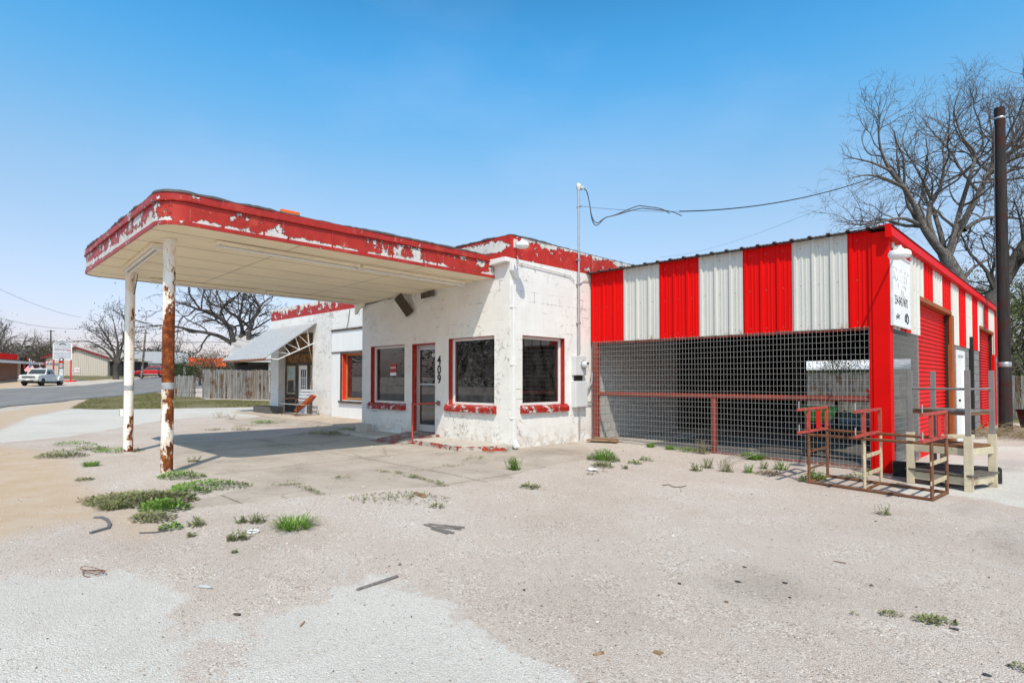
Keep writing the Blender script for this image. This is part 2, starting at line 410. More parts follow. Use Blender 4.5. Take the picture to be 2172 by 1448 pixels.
M['carpetfloor'] = plain('dusty_concrete_floor', (.20, .19, .18), .9, var=.2, sc=2)
M['glass'] = mat_glass('window_glass', (.80, .82, .82), .05, .01, .03)
M['glass_dark'] = mat_glass('dark_window_glass', (.55, .56, .57), .07, .01, .03)
M['alu'] = plain('aluminium_frame', (.55, .55, .55), .4, .5, var=.06)
M['stripwood'] = mat_wood('bare_strip_wood', (.34, .18, .065), (.15, .07, .025), (.09, .06, .045))
M['darkwood'] = mat_wood('dark_weathered_wood', (.10, .075, .055), (.05, .037, .03), (.16, .14, .12))
M['greywood'] = mat_wood('silver_grey_boards', (.27, .26, .245), (.085, .08, .076), (.15, .085, .045), sc=1.3)
M['greyboard'] = mat_wood('grey_scrap_board', (.24, .225, .21), (.12, .11, .10), axis=0)
M['tanwood'] = mat_wood('tan_scrap_wood', (.36, .24, .14), (.20, .12, .07), axis=0)
M['sleeper'] = mat_wood('black_tarred_timber', (.020, .018, .017), (.05, .045, .042), axis=0)
M['pole'] = mat_wood('dark_creosote_pole', (.018, .016, .015), (.040, .034, .032), (.060, .020, .017), sc=1.2)
M['rustpipe'] = plain('rusty_pipe', (.17, .075, .038), .85, var=.35, sc=9, bump=.002, dirt=.25, dirtcol=(.36, .24, .14))
M['paleped'] = plain('worn_cream_bar', (.52, .43, .29), .7, var=.2, sc=9, dirt=.3, dirtcol=(.22, .09, .03))
M['redbar'] = plain('faded_red_bar', (.40, .065, .048), .75, var=.3, sc=11, dirt=.42, dirtcol=(.22, .10, .06))
M['redplate'] = plain('bright_red_plate', (.55, .008, .006), .45, var=.1)
M['cream'] = plain('chipped_cream_steel', (.52, .46, .33), .7, var=.16, sc=5, dirt=.42, dirtcol=(.22, .11, .05))
M['steelgrey'] = plain('grey_box_tube', (.22, .20, .19), .6, .2, var=.15, sc=4)
M['brownshelf'] = mat_wood('brown_shelf_wood', (.26, .12, .055), (.15, .07, .035), axis=0)
M['greyshelf'] = mat_wood('grey_shelf_board', (.16, .14, .125), (.09, .08, .07), axis=0)
M['concstep'] = plain('worn_step_concrete', (.48, .44, .38), .9, var=.14, sc=4, bump=.005, bsc=40, dirt=.25, dirtcol=(.30, .25, .2))
M['rededge'] = mat_peel('worn_red_edge', red=(.45, .03, .02), under=(.47, .42, .37), thr=.475, sc=6.)
M['redwash'] = mat_peel('faded_red_ramp', red=(.26, .045, .04), under=(.40, .36, .32), thr=.50, sc=5.)
M['orange'] = plain('orange_plastic', (.75, .13, .015), .5)
M['signwhite'] = plain('white_sign_panel', (.80, .81, .82), .5, var=.04)
M['signfaded'] = plain('faded_letter_grey', (.47, .48, .50), .7)
M['signblack'] = plain('sign_lettering_black', (.03, .03, .032), .7)
M['tube'] = plain('fluorescent_tube', (.72, .72, .70), .3, var=.03)
M['tape'] = plain('grey_duct_tape', (.40, .41, .42), .45, .3, var=.2, sc=20)
M['asphalt'] = None
M['bark'] = mat_bark('grey_bark', (.085, .075, .068), (.20, .185, .17))
M['twig'] = plain('grey_brown_twigs', (.115, .10, .088), .95, var=.2, sc=1)
M['bark_dark'] = mat_bark('dark_bark', (.045, .040, .036), (.12, .108, .098))
M['twig_dark'] = plain('dark_twigs', (.070, .060, .053), .95, var=.2, sc=1)
M['leaf_oak'] = mat_leaf('olive_leaves', (.085, .11, .035), (.17, .19, .07))
M['leaf_dark'] = mat_leaf('dark_green_leaves', (.022, .045, .012), (.06, .085, .025))
M['leaf_brown'] = mat_leaf('dry_brown_leaves', (.12, .085, .05), (.20, .15, .085))
M['weed'] = mat_leaf('bright_weed_leaves', (.10, .21, .025), (.20, .33, .06))
M['weed_dull'] = mat_leaf('dull_weed_leaves', (.17, .20, .075), (.29, .28, .14))
M['weed_dry'] = mat_leaf('dry_weed_stems', (.24, .19, .115), (.34, .28, .18))
M['grassy'] = mat_leaf('lawn_grass', (.10, .12, .03), (.31, .26, .135))
M['straw'] = mat_leaf('dead_straw', (.36, .28, .17), (.22, .16, .10))
# ------------------------------------------------------------------ light and sky
SUN = Vector((.589, -.487, 1.0)).normalized()
w = bpy.data.worlds.new('World'); scene.world = w; w.use_nodes = True
wt = w.node_tree; bg = wt.nodes['Background']
sky = wt.nodes.new('ShaderNodeTexSky'); sky.sky_type = 'NISHITA'; sky.sun_disc = False
sky.sun_elevation = math.asin(SUN.z); sky.sun_rotation = math.atan2(SUN.x, SUN.y)
sky.altitude = 200; sky.air_density = 1.0; sky.dust_density = 2.2; sky.ozone_density = 2.4
hs = wt.nodes.new('ShaderNodeHueSaturation'); hs.inputs['Saturation'].default_value = 1.12; hs.inputs['Hue'].default_value = .497; hs.inputs['Value'].default_value = 1.75
# deeper blue overhead, pale and slightly pink towards the horizon
wc = wt.nodes.new('ShaderNodeTexCoord'); wz = wt.nodes.new('ShaderNodeSeparateXYZ'); wt.links.new(wc.outputs['Generated'], wz.inputs[0])
wr = wt.nodes.new('ShaderNodeValToRGB'); wt.links.new(wz.outputs['Z'], wr.inputs[0]); el = wr.color_ramp.elements; wr.color_ramp.interpolation = 'B_SPLINE'
SKY = [(0, (.75, .585, .68)), (.05, (.76, .60, .655)), (.16, (.81, .65, .595)), (.29, (.90, .81, .70)), (.40, (.54, .86, .83)), (.52, (.25, .85, .97)), (.64, (.24, .40, .44)), (.82, (.17, .19, .195)), (1, (.15, .16, .165))]
while len(el) < len(SKY): el.new(.5)
for e_, (p_, c_) in zip(el, SKY): e_.position = p_; e_.color = (*c_, 1)
wm = wt.nodes.new('ShaderNodeMix'); wm.data_type = 'RGBA'; wm.blend_type = 'MULTIPLY'; wm.inputs[0].default_value = 1
wt.links.new(sky.outputs[0], hs.inputs['Color']); wt.links.new(hs.outputs[0], wm.inputs[6]); wt.links.new(wr.outputs[0], wm.inputs[7]); 
wn = wt.nodes.new('ShaderNodeTexNoise'); wn.inputs['Scale'].default_value = 2.6; wn.inputs['Detail'].default_value = 5; wn.inputs['Roughness'].default_value = .5
wv = wt.nodes.new('ShaderNodeVectorMath'); wv.operation = 'MULTIPLY'; wv.inputs[1].default_value = (1, 1, 2.4); wt.links.new(wc.outputs['Generated'], wv.inputs[0]); wt.links.new(wv.outputs[0], wn.inputs['Vector'])
wf = wt.nodes.new('ShaderNodeMapRange'); wf.inputs[1].default_value = .50; wf.inputs[2].default_value = .78; wf.inputs[3].default_value = 0; wf.inputs[4].default_value = .13; wt.links.new(wn.outputs[0], wf.inputs[0])
wx = wt.nodes.new('ShaderNodeMix'); wx.data_type = 'RGBA'; wx.inputs[7].default_value = (4.4, 4.9, 6.6, 1)   # a thin veil of high haze
wt.links.new(wf.outputs[0], wx.inputs[0]); wt.links.new(wm.outputs[2], wx.inputs[6]); wt.links.new(wx.outputs[2], bg.inputs[0]); bg.inputs[1].default_value = .15
sd = bpy.data.lights.new('sun', 'SUN'); sd.energy = 3.6; sd.angle = RAD(.53); sd.color = (1, .905, .79)
so = bpy.data.objects.new('sun', sd); COL.objects.link(so); so.rotation_euler = (-SUN).to_track_quat('-Z', 'Y').to_euler()
scene.view_settings.view_transform = 'Standard'; scene.view_settings.look = 'None'
scene.view_settings.exposure = .22; scene.view_settings.gamma = 1
scene.cycles.max_bounces = 8; scene.cycles.transparent_max_bounces = 12
scene.cycles.use_denoising = True

# ------------------------------------------------------------------ the land
def axis_pts(lo, hi, a, b, d, g):
    xs = list(np.arange(a, b + d / 2, d)); st = d; x = a; L = []
    while x > lo: st *= g; x -= st; L.append(x)
    st = d; x = xs[-1]; R = []
    while x < hi: st *= g; x += st; R.append(x)
    return np.array(L[::-1] + xs + R)
gx = axis_pts(-1500, 900, -17, 3.2, .085, 1.05); gy = axis_pts(-700, 1500, -.4, 13, .085, 1.05)
X, Y = np.meshgrid(gx, gy); Z = T(X, Y)
P2 = np.stack([X.ravel(), Y.ravel()], 1)
def poly_sd(poly):   # signed distance, positive inside
    poly = np.array(poly, float); out = np.full(len(P2), -3.)
    lo = poly.min(0) - 2; hi = poly.max(0) + 2
    k = np.where((P2 > lo).all(1) & (P2 < hi).all(1))[0]; q = P2[k]
    dmin = np.full(len(k), 9.); ins = np.zeros(len(k), bool)
    for a, b in zip(poly, np.roll(poly, -1, 0)):
        ab = b - a; t = np.clip(((q - a) @ ab) / max(ab @ ab, 1e-9), 0, 1); dmin = np.minimum(dmin, np.hypot(*(q - a - t[:, None] * ab).T))
        c = (a[1] > q[:, 1]) != (b[1] > q[:, 1]); xi = a[0] + (q[:, 1] - a[1]) / np.where(abs(b[1] - a[1]) < 1e-9, 1e-9, b[1] - a[1]) * ab[0]
        ins ^= c & (q[:, 0] < xi)
    out[k] = np.where(ins, dmin, -dmin); return out
def pxpoly(pts): return [tuple(at(*p)[:2]) for p in pts]
POLY = {
 'pale': [[(-120, 1228), (0, 1225), (120, 1226), (240, 1215), (330, 1228), (400, 1262), (404, 1285), (372, 1304), (352, 1335), (392, 1378), (412, 1448), (420, 1640), (-150, 1640)],
          [(425, 1640), (440, 1448), (540, 1400), (562, 1345), (545, 1310), (600, 1290), (680, 1275), (720, 1245), (800, 1232), (880, 1250), (940, 1275), (990, 1330), (1060, 1370), (1150, 1420), (1210, 1448), (1330, 1560), (1300, 1640)],
          [(440, 1328), (505, 1322), (512, 1345), (478, 1356), (450, 1345)], [(745, 1232), (790, 1222), (830, 1228), (800, 1240)],
          [(0, 938), (-60, 930), (-60, 915), (0, 912), (60, 885), (150, 868), (330, 866), (572, 864), (575, 884), (440, 882), (330, 893), (200, 917), (100, 930)],
          [(1940, 1060), (2010, 1050), (2100, 1060), (2172, 1080), (2260, 1080), (2260, 950), (2130, 945), (2020, 960), (1990, 1000), (1900, 1040)]],
 'tan': [[(-150, 950), (0, 946), (90, 956), (150, 985), (185, 1030), (230, 1075), (245, 1105), (110, 1108), (0, 1142), (-150, 1190)],
         [(-120, 900), (0, 874), (91, 859), (171, 849), (221, 842), (230, 838), (215, 850), (150, 864), (60, 884), (0, 910), (-120, 940)],
         [(230, 1070), (300, 1080), (330, 1120), (300, 1140), (240, 1120)]],
 'conc': [[(372, 1083), (640, 1054), (820, 1036), (960, 1031), (1060, 1019), (1120, 998), (1200, 981), (1252, 973), (1262, 958), (1222, 938), (1083, 940), (875, 905), (768, 890), (600, 925), (470, 935), (330, 940), (372, 992), (520, 1015), (520, 1035), (420, 1060)],
          [(480, 893), (575, 880), (660, 884), (768, 894), (770, 915), (640, 905), (500, 903)]],
 'stain': [[(1480, 1225), (1560, 1195), (1700, 1215), (1760, 1270), (1650, 1290), (1520, 1270)], [(2000, 1075), (2060, 1062), (2110, 1072), (2085, 1090), (2030, 1092)], [(2095, 978), (2150, 972), (2200, 985), (2180, 1003), (2110, 996)], [(1085, 958), (1150, 950), (1235, 952), (1200, 966), (1110, 970)], [(2080, 1120), (2172, 1100), (2200, 1180), (2100, 1180)], [(560, 1000), (640, 985), (700, 1000), (620, 1015)]],
 'lawn': [[(148, 866), (190, 846), (330, 833), (420, 843), (440, 847), (573, 849), (576, 862), (330, 867), (210, 868)]],
}
FAR = {  # land across the road, given on the ground
 'tan': [[(-40, -8), (-67, 3.5), (-95, 13), (-120, 26), (-150, 42), (-150, 46), (-120, 30.5), (-102, 19), (-104, 8), (-90, -6), (-60, -12)]],
 'lawn': [[(-103, 18), (-124, 31), (-150, 45), (-300, 120), (-300, 40), (-160, 10), (-112, 14)], [(-36, 16), (-60, 19.5), (-110, 44), (-160, 70), (-120, 90), (-30, 60), (-26, 14)],
          [(-9, 22.5), (-2.6, 28.2), (0, 27), (8, 27), (20, 60), (-30, 60), (-26, 16), (-14, 22)]],
}
verts = np.stack([X.ravel(), Y.ravel(), Z.ravel()], 1)
nx, ny = len(gx), len(gy); ii = np.arange(nx * ny).reshape(ny, nx)
quads = np.stack([ii[:-1, :-1].ravel(), ii[:-1, 1:].ravel(), ii[1:, 1:].ravel(), ii[1:, :-1].ravel()], 1)
me = bpy.data.meshes.new('ground')
me.vertices.add(len(verts)); me.vertices.foreach_set('co', verts.ravel().astype(np.float32))
me.loops.add(quads.size); me.loops.foreach_set('vertex_index', quads.ravel().astype(np.int32))
me.polygons.add(len(quads)); me.polygons.foreach_set('loop_start', np.arange(0, quads.size, 4, dtype=np.int32)); me.polygons.foreach_set('loop_total', np.full(len(quads), 4, np.int32))
me.update(calc_edges=True); me.polygons.foreach_set('use_smooth', [True] * len(quads))
SDV = {}
for nm in POLY:
    d = np.full(len(P2), -3.)
    for pg in POLY[nm]: d = np.maximum(d, poly_sd(pxpoly(pg)))
    for pg in FAR.get(nm, []): d = np.maximum(d, poly_sd(pg))
    SDV[nm] = d
    at_ = me.attributes.new(nm, 'FLOAT', 'POINT'); at_.data.foreach_set('value', np.clip(d, -3, 3).astype(np.float32))
ground = bpy.data.objects.new('ground', me); COL.objects.link(ground); ground['kind'] = 'structure'

def ground_mat():
    m = NT('gravel_lot'); p = m.pos; s = m.sep(p); xy = m.comb(s[0], s[1], 0.)
    n1 = m.noise(xy, .45, 6, .62); n2 = m.noise(m.vadd(xy, (5, 2, 0)), 2.2, 8, .68); n3 = m.noise(xy, 11, 6, .7)
    def mask(a, wd, amp): return m.step(m.add(m.attr(a), m.mul(m.mth('SUBTRACT', n2, .5), amp), m.mul(m.mth('SUBTRACT', n3, .5), amp * .35)), -wd, wd)
    pale, tan, conc, lawn = mask('pale', .05, .75), mask('tan', .30, 1.1), mask('conc', .035, .45), mask('lawn', .12, .9)
    # crushed stone
    v1 = m.n('ShaderNodeTexVoronoi', {'Vector': m.vadd(xy, m.scale(m.noise(xy, 30, 2, .5, col=True), (.02, .02, 0))), 'Scale': 92.})
    v2 = m.n('ShaderNodeTexVoronoi', {'Vector': xy, 'Scale': 230.})
    c1 = m.sep(v1.outputs['Color'])[0]; c2 = m.sep(v2.outputs['Color'])[0]
    stone = m.ramp(c1, [(.0, (.27, .226, .192)), (.18, (.455, .398, .354)), (.5, (.56, .50, .452)), (.82, (.675, .62, .568)), (1., (.85, .81, .765))])
    fine = m.ramp(c2, [(.0, (.31, .262, .226)), (.25, (.48, .42, .375)), (.7, (.60, .538, .485)), (1., (.77, .72, .67))])
    grav = m.mix(m.step(n2, .40, .60), fine, stone)
    blot = m.mix(1., grav, m.ramp(n1, [(.3, (.86, .82, .79)), (.5, (1., .98, .96)), (.7, (1.08, 1.10, 1.12))]), 'MULTIPLY')
    dust = m.step(m.noise(m.vadd(xy, (9, 1, 0)), .8, 7, .65), .50, .66)
    blot = m.mix(m.mul(dust, .75), blot, (.535, .462, .41))
    # wheel tracks across the lot
    tr = m.noise(m.scale(m.n('ShaderNodeVectorRotate', {'Vector': xy, 'Angle': .62}, rotation_type='Z_AXIS').outputs[0], (.35, 3.2, 1)), 1.6, 5, .6)
    blot = m.mix(m.mul(m.step(tr, .55, .72), .35), blot, (.60, .575, .555))
    grime = m.mul(m.step(m.noise(m.vadd(xy, (2, 8, 0)), 1.3, 8, .7), .62, .76), .42)
    blot = m.mix(grime, blot, (.30, .27, .25))
    cdark = m.mul(m.step(c1, .955, .965), m.step(n3, .45, .55)); blot = m.mix(m.mul(cdark, .75), blot, (.10, .09, .085))
    palec = m.mix(m.lin(c2, .0, 1.), (.47, .455, .418), (.80, .78, .735)); palec = m.mix(m.mul(m.step(n2, .52, .72), .5), palec, (.53, .485, .45)); palec = m.mix(m.mul(m.step(n1, .45, .62), .35), palec, (.50, .47, .43))
    palec = m.mix(m.mul(m.step(c1, .93, .96), .5), palec, (.42, .40, .38))
    tanc = m.mix(m.step(n2, .35, .68), (.52, .385, .255), (.57, .465, .36)); tanc = m.mix(m.mul(m.step(c2, .1, .9), .25), tanc, (.62, .56, .50))
    st = m.noise(m.vadd(xy, (1, 3, 0)), 1.1, 9, .68)
    concc = m.ramp(st, [(.30, (.30, .262, .222)), (.45, (.395, .345, .295)), (.6, (.455, .405, .35)), (.75, (.50, .465, .42))])
    concc = m.mix(m.mul(m.step(n3, .55, .72), .25), concc, (.53, .49, .44))
    jx = m.mth('PINGPONG', m.mth('ADD', s[0], .27), 1.52); jy = m.mth('PINGPONG', m.mth('ADD', s[1], .35), 1.52)
    joint = m.mth('MAXIMUM', m.step(m.add(jx, m.mul(n3, .02)), .030, .018), m.step(m.add(jy, m.mul(n3, .02)), .030, .018))
    veC = m.n('ShaderNodeTexVoronoi', {'Vector': m.vadd(xy, m.scale(m.noise(xy, 3, 4, .7, col=True), (.35, .35, 0))), 'Scale': .55}, feature='DISTANCE_TO_EDGE').outputs['Distance']
    crack = m.mul(conc, m.mth('MAXIMUM', m.mul(joint, m.step(n2, .30, .40)), m.mul(m.step(veC, .006, .002), m.mul(m.step(n1, .44, .58), .7))))
    concc = m.mix(m.mul(crack, .75), concc, (.17, .14, .11))
    soil = m.mix(n2, (.30, .235, .165), (.20, .165, .10)); gr = m.mix(m.step(n1, .42, .62), (.21, .185, .10), (.14, .15, .055))
    lawnc = m.mix(m.step(n2, .36, .52), soil, gr)
    c = m.mix(pale, blot, palec); c = m.mix(tan, c, tanc); c = m.mix(m.mul(conc, m.step(n2, .26, .36, .5, 1.)), c, concc); c = m.mix(m.mul(m.step(m.add(m.attr('stain'), m.mul(m.mth('SUBTRACT', n2, .5), 1.1)), -.18, .35), .30), c, m.mix(n3, (.20, .165, .135), (.13, .115, .105))); c = m.mix(lawn, c, lawnc)
    loose = m.mth('SUBTRACT', 1., m.mul(conc, .8))
    h = m.add(m.mul(m.mul(v1.outputs['Distance'], loose), -1.1), m.mul(m.mul(v2.outputs['Distance'], loose), -.5), m.mul(n3, .3), m.mul(crack, -1.2), m.mul(n2, .6))
    return m.fin(c, .95, None, m.bump(h, .008, .75), .15)
me.materials.append(ground_mat())

# the road: a strip draped on the land
rd = Vector((-.88, .475)).normalized(); rn = Vector((rd.y, -rd.x)) * -1
if rn.y > 0: rn = -rn
mb = MB()
N0, N1 = -13.7, -29.0     # offsets along (.475,.88)
nv = Vector((.475, .88)).normalized()
ss_ = np.arange(-70, 330, 2.5); kk = np.linspace(N0, N1, 9)
V = []
for a in ss_:
    for b in kk:
        q = rd * a + nv * (b + (.25 * math.sin(a * .9) + .15 * math.sin(a * 2.3) if b in (kk[0], kk[-1]) else 0)); V.append((q.x, q.y, Tz(q.x, q.y) + .03))
n = len(kk); Fq = [(i * n + j, i * n + j + 1, (i + 1) * n + j + 1, (i + 1) * n + j) for i in range(len(ss_) - 1) for j in range(n - 1)]
mb.add(V, Fq)
def road_mat():
    m = NT('asphalt'); p = m.pos; s = m.sep(p)
    al = m.add(m.mul(s[0], rd.x), m.mul(s[1], rd.y)); ac = m.add(m.mul(s[0], nv.x), m.mul(s[1], nv.y))
    uv = m.comb(al, ac, 0.)
    st = m.noise(m.scale(uv, (.10, 1.6, 1)), 1.5, 6, .65); f = m.noise(p, 40, 4, .7); big = m.noise(p, .6, 5, .6)
    c = m.ramp(st, [(.3, (.11, .11, .112)), (.5, (.20, .20, .198)), (.68, (.31, .305, .30))])
    c = m.mix(m.mul(m.step(f, .35, .7), .4), c, (.30, .295, .29))
    c = m.mix(m.mul(m.step(big, .5, .7), .3), c, (.30, .27, .24))
    tar = m.step(m.mth('PINGPONG', m.add(ac, m.mul(m.noise(p, .4, 4), 1.1)), 1.7), .07, .03); c = m.mix(m.mul(tar, .85), c, (.04, .04, .042)); br = m.step(m.noise(m.scale(uv, (.05, .8, 1)), 1.1, 4), .55, .7); c = m.mix(m.mul(br, .5), c, (.29, .25, .20))
    mid = m.mth('ABSOLUTE', m.mth('ADD', ac, 21.4)); yl = m.mul(m.step(m.mth('ABSOLUTE', m.mth('SUBTRACT', mid, .12)), .07, .05), m.step(f, .3, .5)); c = m.mix(m.mul(yl, .45), c, (.50, .36, .16))
    return m.fin(c, .9, None, m.bump(f, .006, .7))
road = mb.build('road', road_mat(), origin=(-40, 0, 0)); road['kind'] = 'structure'

# loose stones lying on the lot
def pebbles():
    n = 36000
    d = np.exp(RNG.uniform(math.log(2.0), math.log(14), n)); a = RNG.uniform(-.95, .95, n)
    fx, fy = -sin(YAW), cos(YAW); x = d * (fx * 1 + cos(YAW) * np.tan(a) * .95); y = d * (fy + sin(YAW) * np.tan(a) * .95)
    ok = ~((x < -8.3) & (y > 7.6)) & ~((x < -2.2) & (y > 11.1)) & (y < 13)
    x, y, d = x[ok], y[ok], d[ok]; n = len(x)
    r = .0023 * np.exp(RNG.normal(0, .5, n)) * (1 + .045 * d); big = RNG.random(n) < .012; r[big] *= 2.1
    z = T(x, y) + r * .35
    base = np.array([(1, 0, 0), (0, 1, 0), (-1, 0, 0), (0, -1, 0), (0, 0, .75), (0, 0, -.5)], float)
    ang = RNG.uniform(0, 2 * pi, n); sc = RNG.uniform(.6, 1.35, (n, 3)); jit = RNG.uniform(-.25, .25, (n, 6, 3))
    V = (base[None] + jit) * sc[:, None, :] * r[:, None, None]
    ca, sa = np.cos(ang)[:, None], np.sin(ang)[:, None]
    Vx = V[..., 0] * ca - V[..., 1] * sa + x[:, None]; Vy = V[..., 0] * sa + V[..., 1] * ca + y[:, None]; Vz = V[..., 2] + z[:, None]
    VV = np.stack([Vx, Vy, Vz], -1).reshape(-1, 3)
    t = np.array([(0, 1, 4), (1, 2, 4), (2, 3, 4), (3, 0, 4), (1, 0, 5), (2, 1, 5), (3, 2, 5), (0, 3, 5)])
    FF = (t[None] + (np.arange(n) * 6)[:, None, None]).reshape(-1, 3)
    m = NT('loose_stone'); ri = m.n('ShaderNodeNewGeometry').outputs['Random Per Island']
    c = m.ramp(ri, [(0, (.10, .09, .085)), (.10, (.22, .18, .155)), (.16, (.40, .29, .23)), (.38, (.50, .45, .41)), (.7, (.58, .555, .53)), (.93, (.62, .59, .55)), (1, (.70, .68, .65))])
    mt = m.fin(c, .9)
    ob = MB().np(VV, FF).build('loose_gravel', mt, origin=(0, 0, 0), recalc=False); tag(ob, 'small pale loose stones strewn over the gravel lot', 'gravel', kind='stuff')
pebbles()
# ------------------------------------------------------------------ filling station
XB, YA, XL, YBK = -8.48, 8.57, -14.12, 15.4
ZW, ZP = 3.93, 4.41
st = thing('filling_station', (XB, YA, 0), 'white stucco filling station with peeling red parapet and the number 409 beside its glass door', 'building')
WR = (-10.45, -8.94, .84, 2.36); WL = (-13.70, -12.16, .80, 2.31); DR = (-11.85, -10.94, .17, 2.30); WS = (8.94, 10.33, .85, 2.36)
mb = MB(); mb.wall('y', YA, .2, XL, XB, -.25, ZW, (WR, WL, (DR[0], DR[1], -.25, DR[3])))
mb.wall('x', XB, -.2, YA + .2, YBK, -.25, ZW, (WS,)); mb.wall('x', XL, .2, YA + .2, YBK, -.25, ZW); mb.wall('y', YBK, -.2, XL + .2, XB - .2, -.25, ZW)
mb.box(DR[0], DR[1], YA + .02, YA + .2, -.25, DR[2] - .02)
wall = mb.build('wall', M['stucco'], st)
mb = MB(); mb.wall('x', XB, -.2, YA + .2, YBK, ZW, ZP); mb.wall('x', XL, .2, YA + .2, YBK, ZW, ZP); mb.wall('y', YBK, -.2, XL + .2, XB - .2, ZW, ZP)
mb.cur = 1; mb.wall('y', YA, .2, XL, XB, ZW, ZP)
mb.build('parapet', [M['parapet'], M['parapet_front']], st)
r_ = random.Random(3)     # ragged tar edge along the top
def ragged(pts, z, w, name, mat, parent, post=None):
    mb = MB(); L = []; 
    for p, q in zip(pts[:-1], pts[1:]):
        p, q = Vector(p), Vector(q); n = int((q - p).length / .06); L += [p.lerp(q, k / n) for k in range(n)]
    L.append(Vector(pts[-1])); h = .006
    rows = [[], [], [], []]
    for i, p in enumerate(L):
        d = (L[min(i + 1, len(L) - 1)] - L[max(i - 1, 0)]).normalized(); n_ = Vector((d.y, -d.x, 0)); h = max(.003, min(.03, h + r_.uniform(-.009, .009))); o = .004 + max(0, h - .012) * .9
        rows[0].append(p + n_ * o + up * (z - .004)); rows[1].append(p + n_ * o + up * (z + h)); rows[2].append(p - n_ * w + up * (z + h)); rows[3].append(p - n_ * w + up * (z - .004))
    for k in range(4): mb.sheet(rows[k], rows[(k + 1) % 4])
    if post: post(mb)
    return mb.build(name, mat, parent, weld=True)
up = Vector((0, 0, 1))
ragged([(XL, YA, 0), (XB, YA, 0), (XB, YBK, 0)], ZP, .19, 'tar_capping', M['roofmetal'], st)
MB().box(XL + .2, XB - .2, YA + .2, YBK - .2, 4.02, 4.1).build('roof', M['roofmetal'], st)
mb = MB(); mb.box(XL + .2, XB - .2, YA + .2, YBK - .2, .10, .16); mb.cur = 1; mb.box(XL + .2, XB - .2, YA + .2, YBK - .2, 3.0, 3.06); mb.wall('y', 12.6, .1, XL + .2, XB - .2, .16, 3.0, ((-12.9, -12.0, .16, 2.2),))
mb.build('interior_room', [M['carpetfloor'], M['interior']], st)
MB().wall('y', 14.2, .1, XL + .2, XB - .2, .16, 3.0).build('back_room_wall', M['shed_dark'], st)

def window(name, axis, c, h, inward, red, frame, glass, parent, depth=.17, mull=False, sillmat=None, sill=True, label=None):
    """opening h=(a0,a1,z0,z1) in the plane axis=c; inward = +1/-1 direction into the building"""
    a0, a1, z0, z1 = h
    def B(mb, a, b, k0, k1, zz0, zz1):
        k0, k1 = c + inward * k0, c + inward * k1
        return mb.box(a, b, k0, k1, zz0, zz1) if axis == 'y' else mb.box(k0, k1, a, b, zz0, zz1)
    mb = MB(); t = .005
    B(mb, a0, a0 + t, .004, depth, z0, z1); B(mb, a1 - t, a1, .004, depth, z0, z1); B(mb, a0 + t, a1 - t, .004, depth, z1 - t, z1)
    mb.cur = 1; f = .055; k0, k1 = depth - .05, depth + .012
    for a, b in ((a0 + t, a0 + t + f), (a1 - t - f, a1 - t)): B(mb, a, b, k0, k1, z0 + .03, z1 - t)
    B(mb, a0 + t + f, a1 - t - f, k0, k1, z1 - t - f, z1 - t); B(mb, a0 + t + f, a1 - t - f, k0, k1, z0 + .03, z0 + .03 + f)
    w = mb.build(name, [red, frame], parent, bevel=.003, label=label)
    g = MB(); B(g, a0 + t + f, a1 - t - f, depth - .022, depth - .014, z0 + .03 + f, z1 - t - f); g.build('glass_pane', glass, w)
    if sill:
        s = MB(); o = .075
        prof = [(-o, -.12), (-o - .006, -.03), (-o + .02, .002), (depth, .045), (depth, -.12), (0.0, -.12)]
        n = max(4, int((a1 - a0 + .14) / .075)); L = (a1 - a0 + .14) / n; rr = random.Random(int(a0 * 100))
        for i in range(n):       # bricks on edge under the paint
            e0 = a0 - .07 + i * L; e1 = e0 + L * .985; j = rr.uniform(-.004, .004)
            jj = [(k + (j if k < 0 else 0), z + j) for k, z in prof]
            ins = e1 < a0 + .01 or e0 > a1 - .01
            jj = [(min(k, -.003) if ins and k > 0 else k, z) for k, z in jj]
            pts = [((e0, c + inward * k, z0 + z) if axis == 'y' else (c + inward * k, e0, z0 + z)) for k, z in jj]
            s.prism(pts, (e1 - e0, 0, 0) if axis == 'y' else (0, e1 - e0, 0))
        s.build('sill', sillmat or M['sill'], w, bevel=.006)
    return w
window('window', 'y', YA, WR, 1, M['red_reveal'], M['white_metal'], M['glass'], st)
window('window', 'y', YA, WL, 1, M['red_reveal'], M['white_metal'], M['glass'], st)
window('window', 'x', XB, WS, -1, M['red_reveal'], M['white_metal'], M['glass_dark'], st)
# small red notice in the left window
nt = MB(); nt.box(-12.98, -12.72, YA + .135, YA + .142, 1.62, 1.84); nt.cur = 1; nt.box(-12.98, -12.72, YA + .135, YA + .142, 1.54, 1.617); put_text(nt, 'FOR SALE', .055, (-12.85, YA + .134, 1.74), (1, 0, 0), (0, 0, 1), bold=.001)
tag(nt.build('notice', [M['redbar'], M['signwhite']]), 'small red and white notice behind the glass of the window left of the glass door', 'notice')
# pedestal table standing inside the right front window
tq = onY(1034, 812, YA + .75); pt_ = thing('pedestal_table', (tq.x, tq.y, .16), 'white pedestal table with curved legs just inside the right front window', 'table')
MB().box(tq.x - .42, tq.x + .42, tq.y - .3, tq.y + .3, tq.z, tq.z + .05).build('top', M['whitedoor'], pt_, bevel=.01)
MB().tube([(tq.x, tq.y, .3), (tq.x, tq.y, tq.z)], .035, 12).build('column', M['whitedoor'], pt_, smooth=True)
for k in range(4): a_ = k * pi / 2 + .2; MB().tube([(tq.x, tq.y, .55), (tq.x + .14 * cos(a_), tq.y + .14 * sin(a_), .60), (tq.x + .30 * cos(a_), tq.y + .30 * sin(a_), .42), (tq.x + .40 * cos(a_), tq.y + .40 * sin(a_), .17)], .018, 8).build('leg', M['whitedoor'], pt_, smooth=True)
